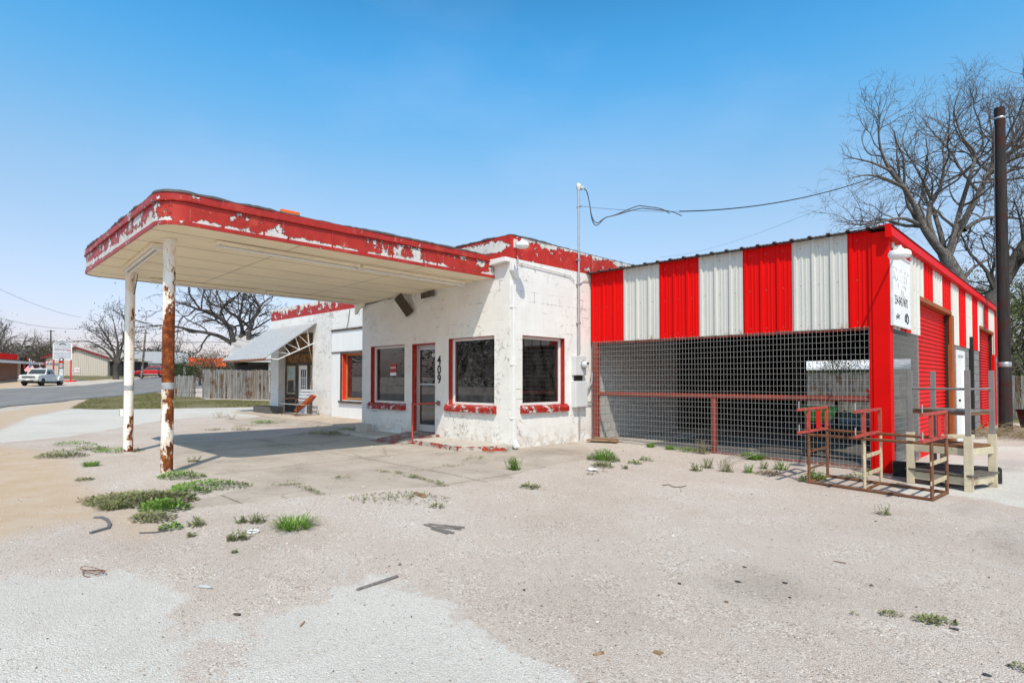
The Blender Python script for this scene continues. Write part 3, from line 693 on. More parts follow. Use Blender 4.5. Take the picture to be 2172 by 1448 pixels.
# entrance door
d0, d1, dz0, dz1 = DR
mb = MB(); mb.box(d0, d0 + .006, YA + .004, YA + .2, dz0, dz1); mb.box(d1 - .006, d1, YA + .004, YA + .2, dz0, dz1); mb.box(d0 + .006, d1 - .006, YA + .004, YA + .2, dz1 - .03, dz1)
mb.cur = 1; y0, y1 = YA + .13, YA + .18
mb.box(d0 + .014, d0 + .06, y0, y1, dz0, dz1 - .03); mb.box(d1 - .06, d1 - .014, y0, y1, dz0, dz1 - .03); mb.box(d0 + .06, d1 - .06, y0, y1, dz1 - .08, dz1 - .03)
door = mb.build('entrance_door', [M['red_reveal'], M['alu']], st, bevel=.003)
mb = MB(); y0, y1 = YA + .138, YA + .172; a, b = d0 + .065, d1 - .065; z0, z1 = dz0 + .012, dz1 - .086
mb.box(a, a + .06, y0, y1, z0, z1); mb.box(b - .06, b, y0, y1, z0, z1); mb.box(a + .06, b - .06, y0, y1, z1 - .06, z1); mb.box(a + .06, b - .06, y0, y1, z0, z0 + .17); mb.box(a + .06, b - .06, y0, y1, 1.30, 1.335)
mb.build('door_leaf', M['alu'], door, bevel=.004)
mb = MB(); mb.box(a + .06, b - .06, YA + .150, YA + .157, z0 + .17, 1.30); mb.box(a + .06, b - .06, YA + .150, YA + .157, 1.335, z1 - .06); mb.build('glass_pane', M['glass_dark'], door)
mb = MB(); mb.tube([(b - .03, YA + .14, 1.02), (b - .03, YA + .09, 1.02), (b - .03, YA + .09, 1.25), (b - .03, YA + .14, 1.25)], .011, 8); mb.build('handle', M['alu'], door, smooth=True)
mb = MB(); put_text(mb, '409', .05, (b - .17, YA + .1485, 2.02), (1, 0, 0), (0, 0, 1)); mb.cur = 1; mb.box(b - .235, b - .105, YA + .1495, YA + .1505, 1.985, 2.055); mb.build('sticker', [M['signblack'], M['signwhite']], door)
for ch, py in (('4', 764.5), ('0', 784.5), ('9', 804.5)):
    mb = MB(); put_text(mb, ch, .285, onY(931.5, py, YA - .005), (1, 0, 0), (0, 0, 1), bold=.006, extr=.004, narrow=.92); mb.build('house_number_digit', M['black'], st)
# downspout on the corner, with its gutter box
mb = MB(); yx = YA + .055
mb.box(XB + .004, XB + .078, YA + .012, YA + .10, .22, 3.38); mb.prism([(XB + .004, YA + .012, .22), (XB + .078, YA + .012, .22), (XB + .20, YA + .012, .07), (XB + .13, YA + .012, .03), (XB + .004, YA + .012, .12)], (0, .088, 0))
for z in (.62, 1.72, 2.9): mb.box(XB + .002, XB + .084, YA - .004, YA + .125, z, z + .028)
mb.build('downspout', M['white_metal'], st, bevel=.008)
mb = MB(); mb.prism([(XB + .004, YA - .02, 3.84), (XB + .004, YA + .16, 3.60), (XB + .004, YA + .16, 3.50), (XB + .004, YA - .02, 3.66)], (.10, 0, 0)); mb.prism([(XB - .62, YA - .002, 3.93), (XB + .02, YA - .002, 3.93), (XB + .02, YA - .002, 3.84), (XB - .62, YA - .002, 3.80)], (0, -.15, 0)); mb.build('scupper', M['white_metal'], st, bevel=.008)
mb = MB(); z = 3.80
mb.tube([(XB + .03, 8.75, 3.99), (XB + .03, 8.80, 3.86), (XB + .03, 9.4, 3.84), (XB + .03, 10.48, 3.80), (XB + .03, 10.66, 3.69)], .011, 8); mb.tube([(XB + .03, 11.22, 3.78), (XB + .03, 10.98, 3.76), (XB + .03, 10.86, 3.67)], .011, 8)
for y in (9.3, 10.3): mb.box(XB, XB + .045, y, y + .02, 3.79, 3.87)
mb.build('wall_conduit', M['grey_box'], st, smooth=True)

# lamp over the side window
def yard_lamp(base, head, label):
    base = Vector(base); head = Vector(head)
    t = thing('wall_lamp', base, label, 'lamp'); d = (head - base); dh = Vector((d.x, d.y, 0)).normalized()
    MB().tube([base, base + dh * .06, head - dh * .10 + Vector((0, 0, -.02)), head + Vector((0, 0, -.02))], .017, 8).build('arm', M['galv'], t, smooth=True)
    MB().box(base.x - .03, base.x + .012, base.y - .05, base.y + .05, base.z - .09, base.z + .09).build('mounting_plate', M['grey_box'], t, bevel=.006)
    h = MB().lathe(head + dh * .06, [(.0, .085), (.045, .085), (.05, .06), (.10, .055), (.128, .035), (.138, .01), (.138, -.022), (.130, -.026)], 28).build('hood', M['white_metal'], t, smooth=True)
    MB().lathe(head + dh * .06, [(.129, -.025), (.120, -.048), (.08, -.062), (.0, -.066)], 28).build('lens', M['signwhite'], t, smooth=True)
    MB().cyl(head + dh * .06 + Vector((0, 0, .085)), .028, .035, 14).build('photo_cell', M['grey_box'], t, smooth=True)
    return t
yard_lamp((XB + .02, 8.72, 4.24), tuple(onX(1106, 521, XB + .38)), 'white round yard lamp on a short arm high on the stucco corner wall')

# power mast, meter and breaker boxes
ms = thing('service_mast', (XB + .06, 10.77, 2.0), 'tall grey conduit mast with weatherhead rising above the stucco parapet', 'mast')
mx, my = XB + .06, 10.77; mz = above(1222.5, 402, (mx, my))
MB().tube([(mx, my, 2.0), (mx, my, 2.75)], .030, 14).tube([(mx, my, 2.75), (mx, my, mz)], .026, 14).build('pipe', M['galv'], ms, smooth=True)
mb = MB(); mb.lathe((mx, my, mz - .03), [(.034, 0), (.04, .03), (.055, .06), (.06, .12), (.045, .16), (.02, .175), (.0, .176)], 16); mb.box(mx - .05, mx + .05, my, my + .14, mz + .02, mz + .10); mb.build('weatherhead', M['grey_box'], ms, smooth=True, bevel=.01)
for z in (2.72, 3.62, 4.18): MB().box(XB, mx + .036, my - .04, my + .04, z, z + .035).build('clamp', M['galv'], ms, bevel=.004)
MB().box(mx - .05, mx + .09, my - .02, my + .02, mz - .42, mz - .39).build('clamp', M['galv'], ms, bevel=.004)
mt = thing('meter_box', (XB, 10.78, 1.5), 'grey electricity meter box with round glass meter under the mast', 'meter box')
MB().box(XB, XB + .12, 10.57, 10.97, 1.53, 1.98).build('case', M['grey_box'], mt, bevel=.012)
mm = MB().lathe((XB + .12, 10.84, 1.78), [(.095, 0), (.095, .035), (.082, .04)], 26, (1, 0, 0)).build('meter_ring', M['galv'], mt, smooth=True)
mb = MB().lathe((XB + .16, 10.84, 1.78), [(.080, 0), (.078, .07), (.06, .095), (.0, .10)], 26, (1, 0, 0)); mb.cur = 1; mb.box(XB + .262, XB + .268, 10.80, 10.88, 1.79, 1.82); mb.build('meter_glass', [M['grey_box'], M['black']], mm, smooth=True)
br_ = thing('breaker_box', (XB, 10.78, .76), 'plain grey breaker box below the electricity meter', 'breaker box')
MB().box(XB, XB + .13, 10.56, 11.0, .80, 1.40).build('case', M['grey_box'], br_, bevel=.01)
MB().box(XB + .13, XB + .143, 10.575, 10.985, .815, 1.385).build('cover', M['grey_box'], br_, bevel=.006)
MB().tube([(XB + .06, 10.80, .80), (XB + .05, 10.80, .05)], .014, 8).build('conduit', M['galv'], br_, smooth=True); MB().box(XB, XB + .06, 10.66, 10.90, 1.40, 1.53).build('nipple', M['dark_steel'], br_); mb = MB(); mb.tube([(XB + .06, 11.0, 1.18), (XB + .08, 11.1, 1.22), (XB + .08, 11.22, 1.36), (XB + .08, 11.24, 1.6)], .022, 8); mb.build('conduit', M['galv'], br_, smooth=True); MB().tube([(XB + .05, 11.0, .90), (XB + .05, 11.26, .90)], .018, 8).build('conduit', M['galv'], br_, smooth=True)

# stoop, ramp and slab at the door
mb = MB(); mb.prism([(-10.74, 7.78, -.1), (-8.95, 7.62, -.1), (-8.38, 8.36, -.1), (-8.40, YA - .003, -.1), (-10.74, YA - .003, -.1)], (0, 0, .215)); s1 = mb.build('stoop', M['concstep'], None, bevel=.02)
tag(s1, 'low concrete stoop with worn red front edge under the right front window', 'step')
mb = MB(); mb.prism([(-10.755, 7.762, .0), (-8.945, 7.602, .0), (-8.945, 7.618, .0), (-10.755, 7.778, .0)], (0, 0, .108)); mb.prism([(-8.94, 7.606, .0), (-8.365, 8.35, .0), (-8.378, 8.36, .0), (-8.955, 7.618, .0)], (0, 0, .108)); mb.build('painted_edge', M['rededge'], s1)
mb = MB(); mb.prism([(-14.15, 7.85, -.1), (-12.0, 7.70, -.1), (-12.0, YA - .003, -.1), (-14.15, YA - .003, -.1)], (0, 0, .20)); tag(mb.build('slab', M['concstep'], None, bevel=.02), 'grey concrete slab below the left front window', 'slab')
mb = MB(); mb.prism([(-11.98, YA - .003, -.05), (-11.98, YA - .003, .165), (-11.98, 7.35, .012), (-11.98, 7.35, -.05)], (1.22, 0, 0)); tag(mb.build('door_ramp', M['redwash'], None, bevel=.01), 'sloping ramp with faded red paint leading up to the glass door', 'ramp')
hr = thing('handrail', (-10.86, 7.8, 0), 'thin red steel handrail beside the ramp at the glass door', 'handrail'); pz = above(880, 857, (-10.80, 7.83)); pw = onY(932, 855, YA)
MB().tube([(-10.80, 7.83, .0), (-10.80, 7.83, pz)], .021, 10).build('post', M['redbar'], hr, smooth=True)
MB().tube([(-10.80, 7.81, pz), (-10.80, YA, pz + .01)], .021, 10).build('rail', M['redbar'], hr, smooth=True)
MB().box(-10.86, -10.74, YA - .015, YA, pz - .05, pz + .06).build('wall_bracket', M['steelgrey'], hr, bevel=.004)
def cinder(loc, rz, label, mat):
    mb = MB(); L, W, H, t = .39, .19, .19, .032
    for a, b, c, d in ((-L / 2, L / 2, -W / 2, -W / 2 + t), (-L / 2, L / 2, W / 2 - t, W / 2), (-L / 2, -L / 2 + t, -W / 2 + t, W / 2 - t), (L / 2 - t, L / 2, -W / 2 + t, W / 2 - t), (-t / 2, t / 2, -W / 2 + t, W / 2 - t)): mb.box(a, b, c, d, 0, H)
    o = mb.build('concrete_block', mat, None, bevel=.006, origin=(0, 0, 0)); o.location = loc; o.rotation_euler = (0, 0, rz); return tag(o, label, 'concrete block')
cinder((-13.45, 8.22, .10), .25, 'weathered hollow concrete block on the slab under the left front window', M['concstep'])

# ------------------------------------------------------------------ canopy
cx0, cx1, cy0, cy1, RR = -14.15, -8.94, 2.33, YA - .003, .34
SO = 3.57
cn = thing('canopy', ((cx0 + cx1) / 2, 5.4, 0), 'flat drive-through canopy with rounded corners and peeling red edge standing on two pipe columns', 'canopy')
def outline(o, n=9):
    P = [(cx1 + o, cy1)]
    for k in range(n + 1): t = k / n * pi / 2; P.append((cx1 - RR + (RR + o) * cos(t), cy0 + RR - (RR + o) * sin(t)))
    for k in range(n + 1): t = k / n * pi / 2; P.append((cx0 + RR - (RR + o) * sin(t), cy0 + RR - (RR + o) * cos(t)))
    P.append((cx0 - o, cy1)); return P
def dense(P, st=.3):
    Q = []
    for a, b in zip(P[:-1], P[1:]):
        L = math.hypot(b[0] - a[0], b[1] - a[1]); n = max(1, int(L / st))
        for k in range(n): Q.append((a[0] + (b[0] - a[0]) * k / n, a[1] + (b[1] - a[1]) * k / n))
    return Q + [P[-1]]
TILT = lambda x: .0154 * (x + 8.95)
def tilt(mb): mb.v = [(x, y, z + TILT(x)) for x, y, z in mb.v]; return mb
def band(mb, prof, wav=0.):     # profile of (offset, z) swept round the outline
    rows = []; rr = random.Random(5)
    cnt = len(dense(outline(0)))
    jit = [rr.uniform(-wav, wav) for _ in range(cnt)]
    for o, z in prof: rows.append([(x, y, z + jit[i]) for i, (x, y) in enumerate(dense(outline(o))[:cnt])] if len(dense(outline(o))) == cnt else None)
    return rows
def sweep(prof, wav=0., st=.3):
    base = dense(outline(0), st); base_n = len(base); mb = MB(); rr = random.Random(5); jit = [rr.uniform(-wav, wav) for _ in range(base_n)]
    # outward normals from the outline
    nn = []
    for i in range(base_n):
        a = base[max(0, i - 1)]; b = base[min(base_n - 1, i + 1)]; dx, dy = b[0] - a[0], b[1] - a[1]; L = math.hypot(dx, dy); nn.append((-dy / L, dx / L))
    sgn = 1 if nn[0][0] > 0 else -1
    rows = [[(x + sgn * nx_ * o, y + sgn * ny_ * o, z + j) for (x, y), (nx_, ny_), j in zip(base, nn, jit)] for o, z in prof]
    for A, B in zip(rows[:-1], rows[1:]): mb.sheet(A, B)
    return tilt(mb)
sweep([(-.05, SO), (0, SO), (0, SO + .315), (-.05, SO + .315)], .003).build('fascia', M['fascia'], cn, smooth=True, weld=True)
sweep([(-.01, SO - .012), (.014, SO - .012), (.014, SO + .045), (-.01, SO + .045)], .002).build('drip_edge', M['fascia_trim'], cn, smooth=True, weld=True)
sweep([(-.05, SO + .318), (.034, SO + .318), (.038, SO + .335), (.022, SO + .345), (.022, SO + .435), (-.10, SO + .440)], .004).build('roof_edge', M['fascia_trim'], cn, smooth=True, weld=True)
mb = MB(); P = outline(-.05); n_ = len(P); mb.add([(x, y, SO + .43) for x, y in P] + [(x, y, SO + .40) for x, y in P], [tuple(range(n_)), tuple(range(2 * n_ - 1, n_ - 1, -1))]); tilt(mb).build('roof_deck', M['roofmetal'], cn)
P = dense(outline(.018), .3); P = P if P[0][1] < P[-1][1] else P
ragged([(x, y, 0) for x, y in P[::-1]], SO + .438, .10, 'tar_edge', M['roofmetal'], cn, tilt)
mb = MB()      # joints between the fascia sheets
for px_, py_ in ((705, 505), (832, 525), (927, 545), (560, 470)):
    q = onX(px_, py_, cx1); MB_ = tilt(MB().box(cx1 - .004, cx1 + .009, q.y - .012, q.y + .012, SO + .04, SO + .435)).build('fascia_joint', M['fascia_trim'], cn)
def soffit_mat():
    m = NT('canopy_soffit'); p = m.pos; s = m.sep(p)
    wv = m.mul(m.mth('SUBTRACT', m.noise(p, 2, 3), .5), .018)
    jx = m.step(m.mth('PINGPONG', m.add(s[0], wv, .36), .415), .014, .008); jy = m.step(m.mth('PINGPONG', m.add(s[1], wv, .55), 1.22), .012, .006)
    j = m.mth('MAXIMUM', jx, m.mul(jy, .8)); k = m.lin(m.noise(p, 1.2, 5, .6), .3, .7, .93, 1.05)
    c = m.mix(1., (.87, .765, .56), m.comb(k, k, k), 'MULTIPLY'); c = m.mix(m.mul(m.step(m.noise(m.scale(p, (1, .25, 1)), 3, 8, .7), .58, .75), .3), c, (.42, .32, .22))
    c = m.mix(m.mul(j, .8), c, (.14, .105, .075)); c = m.mix(m.mul(m.step(m.noise(p, 8, 7, .75), .70, .74), .5), c, (.32, .22, .14))
    return m.fin(c, .85, None, m.bump(m.add(m.mul(j, -1.), m.mul(m.noise(p, .9, 2), 2.)), .012, .8))
mb = MB(); P = outline(-.012)
gxs = np.linspace(cx0, cx1, 14); gys = np.linspace(cy0, cy1, 16)
mb.add([(x, y, SO - .003) for x, y in P], [tuple(range(n_))]); tilt(mb).build('soffit', soffit_mat(), cn)
# columns
colN = (-9.95, 2.715); colF = (-13.28, 2.95)
def column(c, prof, seed, zt, band_z):
    z0 = Tz(*c) - .05
    p = [(c[0], c[1], z0 + (zt - z0) * k / 24) for k in range(25)]
    o = MB().tube(p, .084, 24).build('column', mat_rusty_white('rusty_column_paint', prof, seed), cn, smooth=True)
    MB().lathe((c[0], c[1], band_z), [(.086, 0), (.0885, .01), (.0885, .06), (.0875, .075), (.0885, .09), (.086, .10)], 24).build('tape_band', M['tape'], o, smooth=True)
    MB().lathe((c[0], c[1], z0 + .02), [(.11, 0), (.10, .045), (.086, .05)], 24).build('base_collar', M['concstep'], o, smooth=True)
    MB().lathe((c[0], c[1], zt - .014), [(.086, 0), (.105, .006), (.105, .012)], 24).build('top_flange', M['soffit'], o, smooth=True)
    return o
zt = lambda x: SO + TILT(x) - .004
cN = column(colN, [(0, .56), (.10, .58), (.18, .52), (.28, .57), (.36, .59), (.42, .72), (.60, .74), (.66, .60), (.72, .54), (.80, .50), (.92, .48), (1, .36)], (0, 0, 0), zt(colN[0]), 1.28)
cF = column(colF, [(0, .58), (.10, .57), (.16, .46), (.3, .46), (.5, .42), (.7, .45), (.8, .47), (1, .42)], (3.1, 1.7, 0), zt(colF[0]), 1.22)
mb = MB(); a = Vector((-.72, -.69, 0)); q = Vector((*colF, 0)) + a * .098
mb.tube([(q.x, q.y, .85), (q.x, q.y, 2.2), (q.x + .01, q.y, 2.9), (q.x + .16, q.y + .12, 3.1), (q.x + .20, q.y + .16, 3.47)], .009, 7); mb.build('conduit', M['cable_grey'], cF, smooth=True)
mb = MB(); mb.box(q.x - .06, q.x + .01, q.y - .06, q.y + .02, .72, .86); ob_ = mb.build('outlet_box', M['white_metal'], cF, bevel=.006)
for z in (.755, .82): MB().cyl((q.x - .01, q.y - .064, z), .016, .004, 12, 'y').build('socket', M['black'], ob_)
# orange marker on the roof edge
pm = onX(616, 459, cx1 - .02); MB().box(cx1 - .07, cx1 + .0, pm.y - .15, pm.y + .15, SO + .452, SO + .51).build('marker_light', M['orange'], cn, bevel=.008)
# torn soffit corner and the loose boards by the wall
mb = MB(); c = onY(757, 652, YA - .12); mb.prism([(c.x - .10, YA - .14, c.z + .10), (c.x + .42, YA - .14, c.z + .12), (c.x + .30, YA - .14, c.z - .02), (c.x + .12, YA - .14, c.z - .06), (c.x + .04, YA - .14, c.z - .15), (c.x - .06, YA - .14, c.z - .19)], (0, .05, 0)); mb.build('torn_corner', M['soffit'], cn)
mb = MB(); p = onY(843, 628, YA - .30); q2 = onY(870, 666, YA - .06); mb.bar(p, q2, .30, .018, (0, 1, 0)); mb.build('hanging_board', M['darkwood'], cn); p = onY(893, 628, YA - .15); MB().bar(p, p + Vector((.40, .08, .05)), .14, .015, (0, 1, 0)).build('hanging_board', M['darkwood'], cn)
mb = MB(); p = onY(762, 649, YA - .02); q2 = onY(985, 592, YA - .02); rr = random.Random(1); n_c = 24; L1 = [p.lerp(q2, k / n_c) + Vector((0, 0, rr.uniform(.0, .012))) for k in range(n_c + 1)]; L2 = [v - Vector((0, 0, rr.uniform(.004, .05) * (1 - .6 * k / n_c))) for k, v in enumerate(L1)]; mb.sheet(L1, L2); mb.sheet([v + Vector((0, .015, 0)) for v in L1], [v + Vector((0, .015, 0)) for v in L2]); mb.build('wall_batten', M['darkwood'], cn)
mb = MB(); p = onY(875, 628, YA - .2); mb.tube([p, p + Vector((.02, .05, -.14)), p + Vector((.12, .1, -.20)), p + Vector((.26, .12, -.10)), p + Vector((.3, .1, .02))], .011, 6); p0 = onY(815, 641, YA - .05); p1 = onY(932, 604, YA - .05); mb.tube([p0, p0.lerp(p1, .4) + Vector((0, 0, .02)), p1], .018, 6); mb.build('loose_conduit', M['white_metal'], cn, smooth=True)

# strip lights under the canopy: each hangs from the soffit
def strip_light(pa, pb, label, w=.13, tubes=1):
    def S(p):
        r = ray(*p); zz = 3.5
        for _ in range(4): q = EYE + r * ((zz - CAMZ) / r.z); zz = SO + TILT(q.x) - .05
        return q
    a, b = S(pa), S(pb); a.z = SO + TILT(a.x) - .006; b.z = SO + TILT(b.x) - .006
    t = thing('strip_light', (a + b) / 2, label, 'light fitting', 'strip lights under the canopy'); d = (b - a).normalized(); sd_ = d.cross(Vector((0, 0, 1)))
    MB().bar(a - Vector((0, 0, .03)), b - Vector((0, 0, .03)), w, .055).build('housing', M['soffit'], t, bevel=.006)
    offs = [0] if tubes == 1 else [-.04, .04]
    for o in offs: MB().tube([a + sd_ * o + d * .04 - Vector((0, 0, .085)), b + sd_ * o - d * .04 - Vector((0, 0, .085))], .020, 10).build('tube', M['tube'], t, smooth=True)
    for e in (a + d * .02, b - d * .02): MB().bar(e - d * .012 - Vector((0, 0, .08)), e + d * .012 - Vector((0, 0, .08)), w * .8, .05).build('lamp_holder', M['tube'], t, bevel=.004)
    return t
strip_light((458, 516), (760, 566), 'long strip light near the red canopy edge on the column side')
strip_light((768, 567), (982, 601), 'strip light near the red canopy edge ending close to the stucco wall')
strip_light((270, 572), (334, 521), 'short twin tube strip light across the outer end of the canopy above the far column', tubes=2, w=.17)
strip_light((318, 594), (560, 620), 'strip light along the far canopy edge starting beside the rusty column')
strip_light((566, 621), (752, 641), 'strip light along the far canopy edge nearest the awning building')

# ------------------------------------------------------------------ shopfront wing
YW = 10.75; WX0, WX1 = -25.0, XL - .003
wg = thing('shopfront_building', (-19.5, YW, 0), 'low white block shop with weathered wooden shopfront, corrugated awning and flaking red parapet', 'building')
PA = -21.25          # right pillar's left edge
PB = -24.25          # left pillar's right edge
P1 = -19.76          # white boarded bay begins
mb = MB(); mb.wall('y', YW, .3, P1, WX1, -.2, 3.93, ((-19.0, -17.2, .72, 2.35),)); mb.cur = 1; mb.box(PA, P1, YW, YW + .3, -.2, 3.93)
mb.cur = 0; mb.box(WX0, PB, YW, YW + .3, -.1, 3.30); mb.box(WX0, PA, YW, YW + .3, 3.30, 3.93)
mb.wall('x', WX0, .25, YW + .3, 22, -.1, 3.93); mb.wall('y', 22, -.2, WX0 + .25, WX1, -.1, 3.93); mb.build('wall', [M['stucco'], M['stucco_rough']], wg)
mb = MB(); mb.wall('y', YW, .25, WX0, WX1, 3.93, 4.41); mb.wall('x', WX0, .25, YW + .25, 22, 3.93, 4.41); mb.build('parapet', M['wing_parapet'], wg)
MB().box(WX0 + .25, WX1, YW + .25, 22, 4.0, 4.06).build('roof', M['roofmetal'], wg)
pz0 = Tz(-17, YW) - .1
mb = MB()
x = P1 + .02
bay_win = (-19.02, -17.18)
MB_ = MB(); MB_.wall('y', YW - .022, .019, P1 + .02, WX1 - .05, .04, 3.18, ((-19.0, -17.2, .72, 2.35),)); MB_.build('white_boarding', mat_wood('white_painted_boards', (.80, .80, .79), (.74, .74, .725), None, (14, 14, .3)), wg)
mb = MB(); mb.box(P1, WX1 - .05, YW - .055, YW - .023, 3.18, 3.25); mb.box(P1 + .02, WX1 - .05, YW - .05, YW - .023, 2.40, 2.44); mb.build('wood_trim', M['darkwood'], wg)
w_ = window('window', 'y', YW - .022, (-19.0, -17.2, .72, 2.35), 1, plain('orange_red_reveal', (.72, .035, .012), .5), plain('bare_orange_wood', (.42, .20, .07), .7), M['glass_dark'], wg, depth=.2, sill=False)
MB().box(-19.15, -17.05, YW - .10, YW - .023, .62, .70).build('sill', M['darkwood'], w_, bevel=.006)
mb = MB(); mb.box(-19.1, -19.0, YW - .05, YW - .023, .70, 2.40); mb.box(-19.0, -17.1, YW - .05, YW - .023, 2.35, 2.40); mb.build('casing', M['darkwood'], w_)
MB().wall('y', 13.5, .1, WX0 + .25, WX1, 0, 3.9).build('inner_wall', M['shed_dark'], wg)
MB().box(WX0 + .3, WX1, YW + .3, 13.5, -.05, .03).build('inner_floor', M['carpetfloor'], wg)
# recessed wooden shopfront
YR = YW + .34
sf = MB(); sf.box(PB, PA, YR, YR + .06, 2.08, 3.30)
shop = sf.build('shopfront', M['stripwood'], wg)
mb = MB(); mb.box(PB, PA, YR - .05, YR, 2.02, 2.12); mb.box(PB, PA, YR - .04, YR, 2.48, 2.55)
for x in (PB, PB + .93, PB + 1.08, PB + 1.96, PB + 2.10, PA - .12): mb.box(x, x + .12, YR - .05, YR + .02, .02, 2.02)
mb.box(PB + .12, PB + .93, YR - .02, YR + .03, .02, .78); mb.box(PB + 2.22, PA - .12, YR - .02, YR + .03, .02, .62)
mb.box(PB + .12, PB + .93, YR - .06, YR, .78, .86); mb.box(PB + 2.22, PA - .12, YR - .06, YR, .62, .84)
mb.build('frame', M['darkwood'], shop)
for a, b, z0 in ((PB + .12, PB + .93, .86), (PB + 2.22, PA - .12, .84)):
    mb = MB(); mb.box(a, a + .05, YR - .03, YR + .01, z0, 2.02); mb.box(b - .05, b, YR - .03, YR + .01, z0, 2.02); mb.box(a + .05, b - .05, YR - .03, YR + .01, 1.42, 1.48); mb.box(a + .05, b - .05, YR - .03, YR + .01, 1.97, 2.02); mb.box(a + .05, b - .05, YR - .03, YR + .01, z0, z0 + .05)
    sw = mb.build('sash_window', M['paleped'], wg); g = MB(); g.box(a + .05, b - .05, YR - .012, YR - .004, z0 + .05, 1.42); g.cur = 1; g.box(a + .05, b - .05, YR - .012, YR - .004, 1.48, 1.97); g.build('glass_pane', [M['glass_dark'], plain('pale_green_blind', (.36, .46, .45), .3)], sw)
a, b = PB + 1.20, PB + 1.96
mb = MB(); mb.wall('y', YR - .03, .04, a, b, .05, 2.02, ((a + .17, b - .13, .86, 1.86),))
for k in (1, 2): xx = a + .17 + (b - a - .30) * k / 3; mb.box(xx - .012, xx + .012, YR - .025, YR, .86, 1.86)
for k in (1, 2): zz = .86 + k / 3; mb.box(a + .17, b - .13, YR - .0245, YR - .0005, zz - .012, zz + .012)
dd = mb.build('shop_door', M['whitedoor'], wg); g = MB(); g.box(a + .17, b - .13, YR - .012, YR - .006, .86, 1.86); g.build('glass_pane', M['glass_dark'], dd)
MB().lathe((b - .07, YR - .03, .98), [(.02, 0), (.02, .03), (.035, .05), (.03, .08), (0, .085)], 12, (0, -1, 0)).build('door_knob', M['dark_steel'], dd, smooth=True)
# awning
az1, az0, ad = 3.62, 2.20, 2.0
aw0 = onX(480, 762, -25.2); 
AX0, AX1 = PB - .75, PA + .35
ay = YW - ad
mb = MB(); n = int((AX1 - AX0) / .0335); A = []; B = []
for k in range(n + 1):
    x = AX0 + (AX1 - AX0) * k / n; h = (0, 0, 0, .004, .004, 0, -.012, -.012)[k % 8]; A.append((x, YW - .02, az1 + h)); B.append((x, ay, az0 + h + .01 * sin(x * 3)))
C_ = [[(a_[0], a_[1] + (b_[1] - a_[1]) * t, a_[2] + (b_[2] - a_[2]) * t) for a_, b_ in zip(A, B)] for t in (0, .5, 1)]
mb.sheet(C_[0], C_[1]); mb.sheet(C_[1], C_[2]); mb.mi = [1 if (i % n) % 8 in (5, 6, 7) else 0 for i in range(2 * n)]; an = mb.build('awning', [plain('zinc_white_awning', (.62, .62, .61), .4, .1, var=.06, sc=4, dirt=.12, dirtcol=(.36, .18, .08)), plain('dark_awning_seam', (.17, .17, .175), .7, .2)], wg)  # valley strips take a darker colour than the crowns
def truss(x):
    mb = MB(); top = [(x, YW - .05, az1 - .06), (x, ay + .05, az0 + .0)]; bot = [(x, YW - .05, az1 - .78), (x, ay + .55, az0 - .02)]
    mb.bar(*top, .03, .03); mb.bar(*bot, .03, .03); mb.bar(bot[1], (x, ay + .06, az0 + .01), .03, .03)
    def L(p, t): return tuple(p[0][i] + (p[1][i] - p[0][i]) * t for i in range(3))
    for t in (.15, .42, .68): mb.bar(L(bot, t), L(top, t * .9 + .02), .02, .02); mb.bar(L(bot, t), L(top, t * .9 + .2), .018, .018)
    mb.build('truss', M['white_metal'], an)
truss(AX1 - .12); truss(AX0 + .25)
mb = MB(); mb.bar((AX0, ay + .03, az0 - .02), (AX1, ay + .03, az0 - .02), .05, .05); mb.bar((AX0, ay + .35, az0 - .05), (AX1 - .4, ay + .42, az0 - .03), .1, .03); mb.build('front_rail', plain('rusty_awning_rail', (.28, .12, .06), .8, var=.3, sc=5), an)
mb = MB(); mb.bar((PB + .3, YW - .01, az1 - .0), (PB + .9, YW - .01, az1 - .0), .02, .02); mb.tube([(PA + .1, YW - .3, 3.1), (PA - .25, YR - .1, 1.6), (PA - .3, YR - .1, 1.0)], .012, 6); mb.build('tie_rod', M['paleped'], an)
MB().tube([onY(742, 655, YW - .02), onY(739, 680, YW - .02), onY(734, 700, YW - .06)], .012, 6).build('stub_cable', M['cable_grey'], wg)
# pavement in front of the shop
mb = MB(); xs = np.linspace(-24.6, -14.2, 24); fr = 9.05 + .12 * np.sin(xs * 1.3)
for dz in (.05, -.12): mb.add([(x, YW - .003, Tz(x, 10) + dz) for x in xs] + [(x, f_, Tz(x, 10) + dz) for x, f_ in zip(xs, fr)], [(i, i + 1, 24 + i + 1, 24 + i) for i in range(23)])
mb.sheet([(x, f_, Tz(x, 10) + .05) for x, f_ in zip(xs, fr)], [(x, f_, Tz(x, 10) - .12) for x, f_ in zip(xs, fr)]); mb.quad((-14.2, YW - .003, .05), (-14.2, fr[-1], .05), (-14.2, fr[-1], -.12), (-14.2, YW - .003, -.12))
pv = mb.build('pavement', plain('tan_pavement_concrete', (.48, .40, .32), .9, var=.14, sc=2.2, bump=.005, bsc=30, dirt=.25, dirtcol=(.34, .28, .21)), None, bevel=.02); pv['kind'] = 'structure'
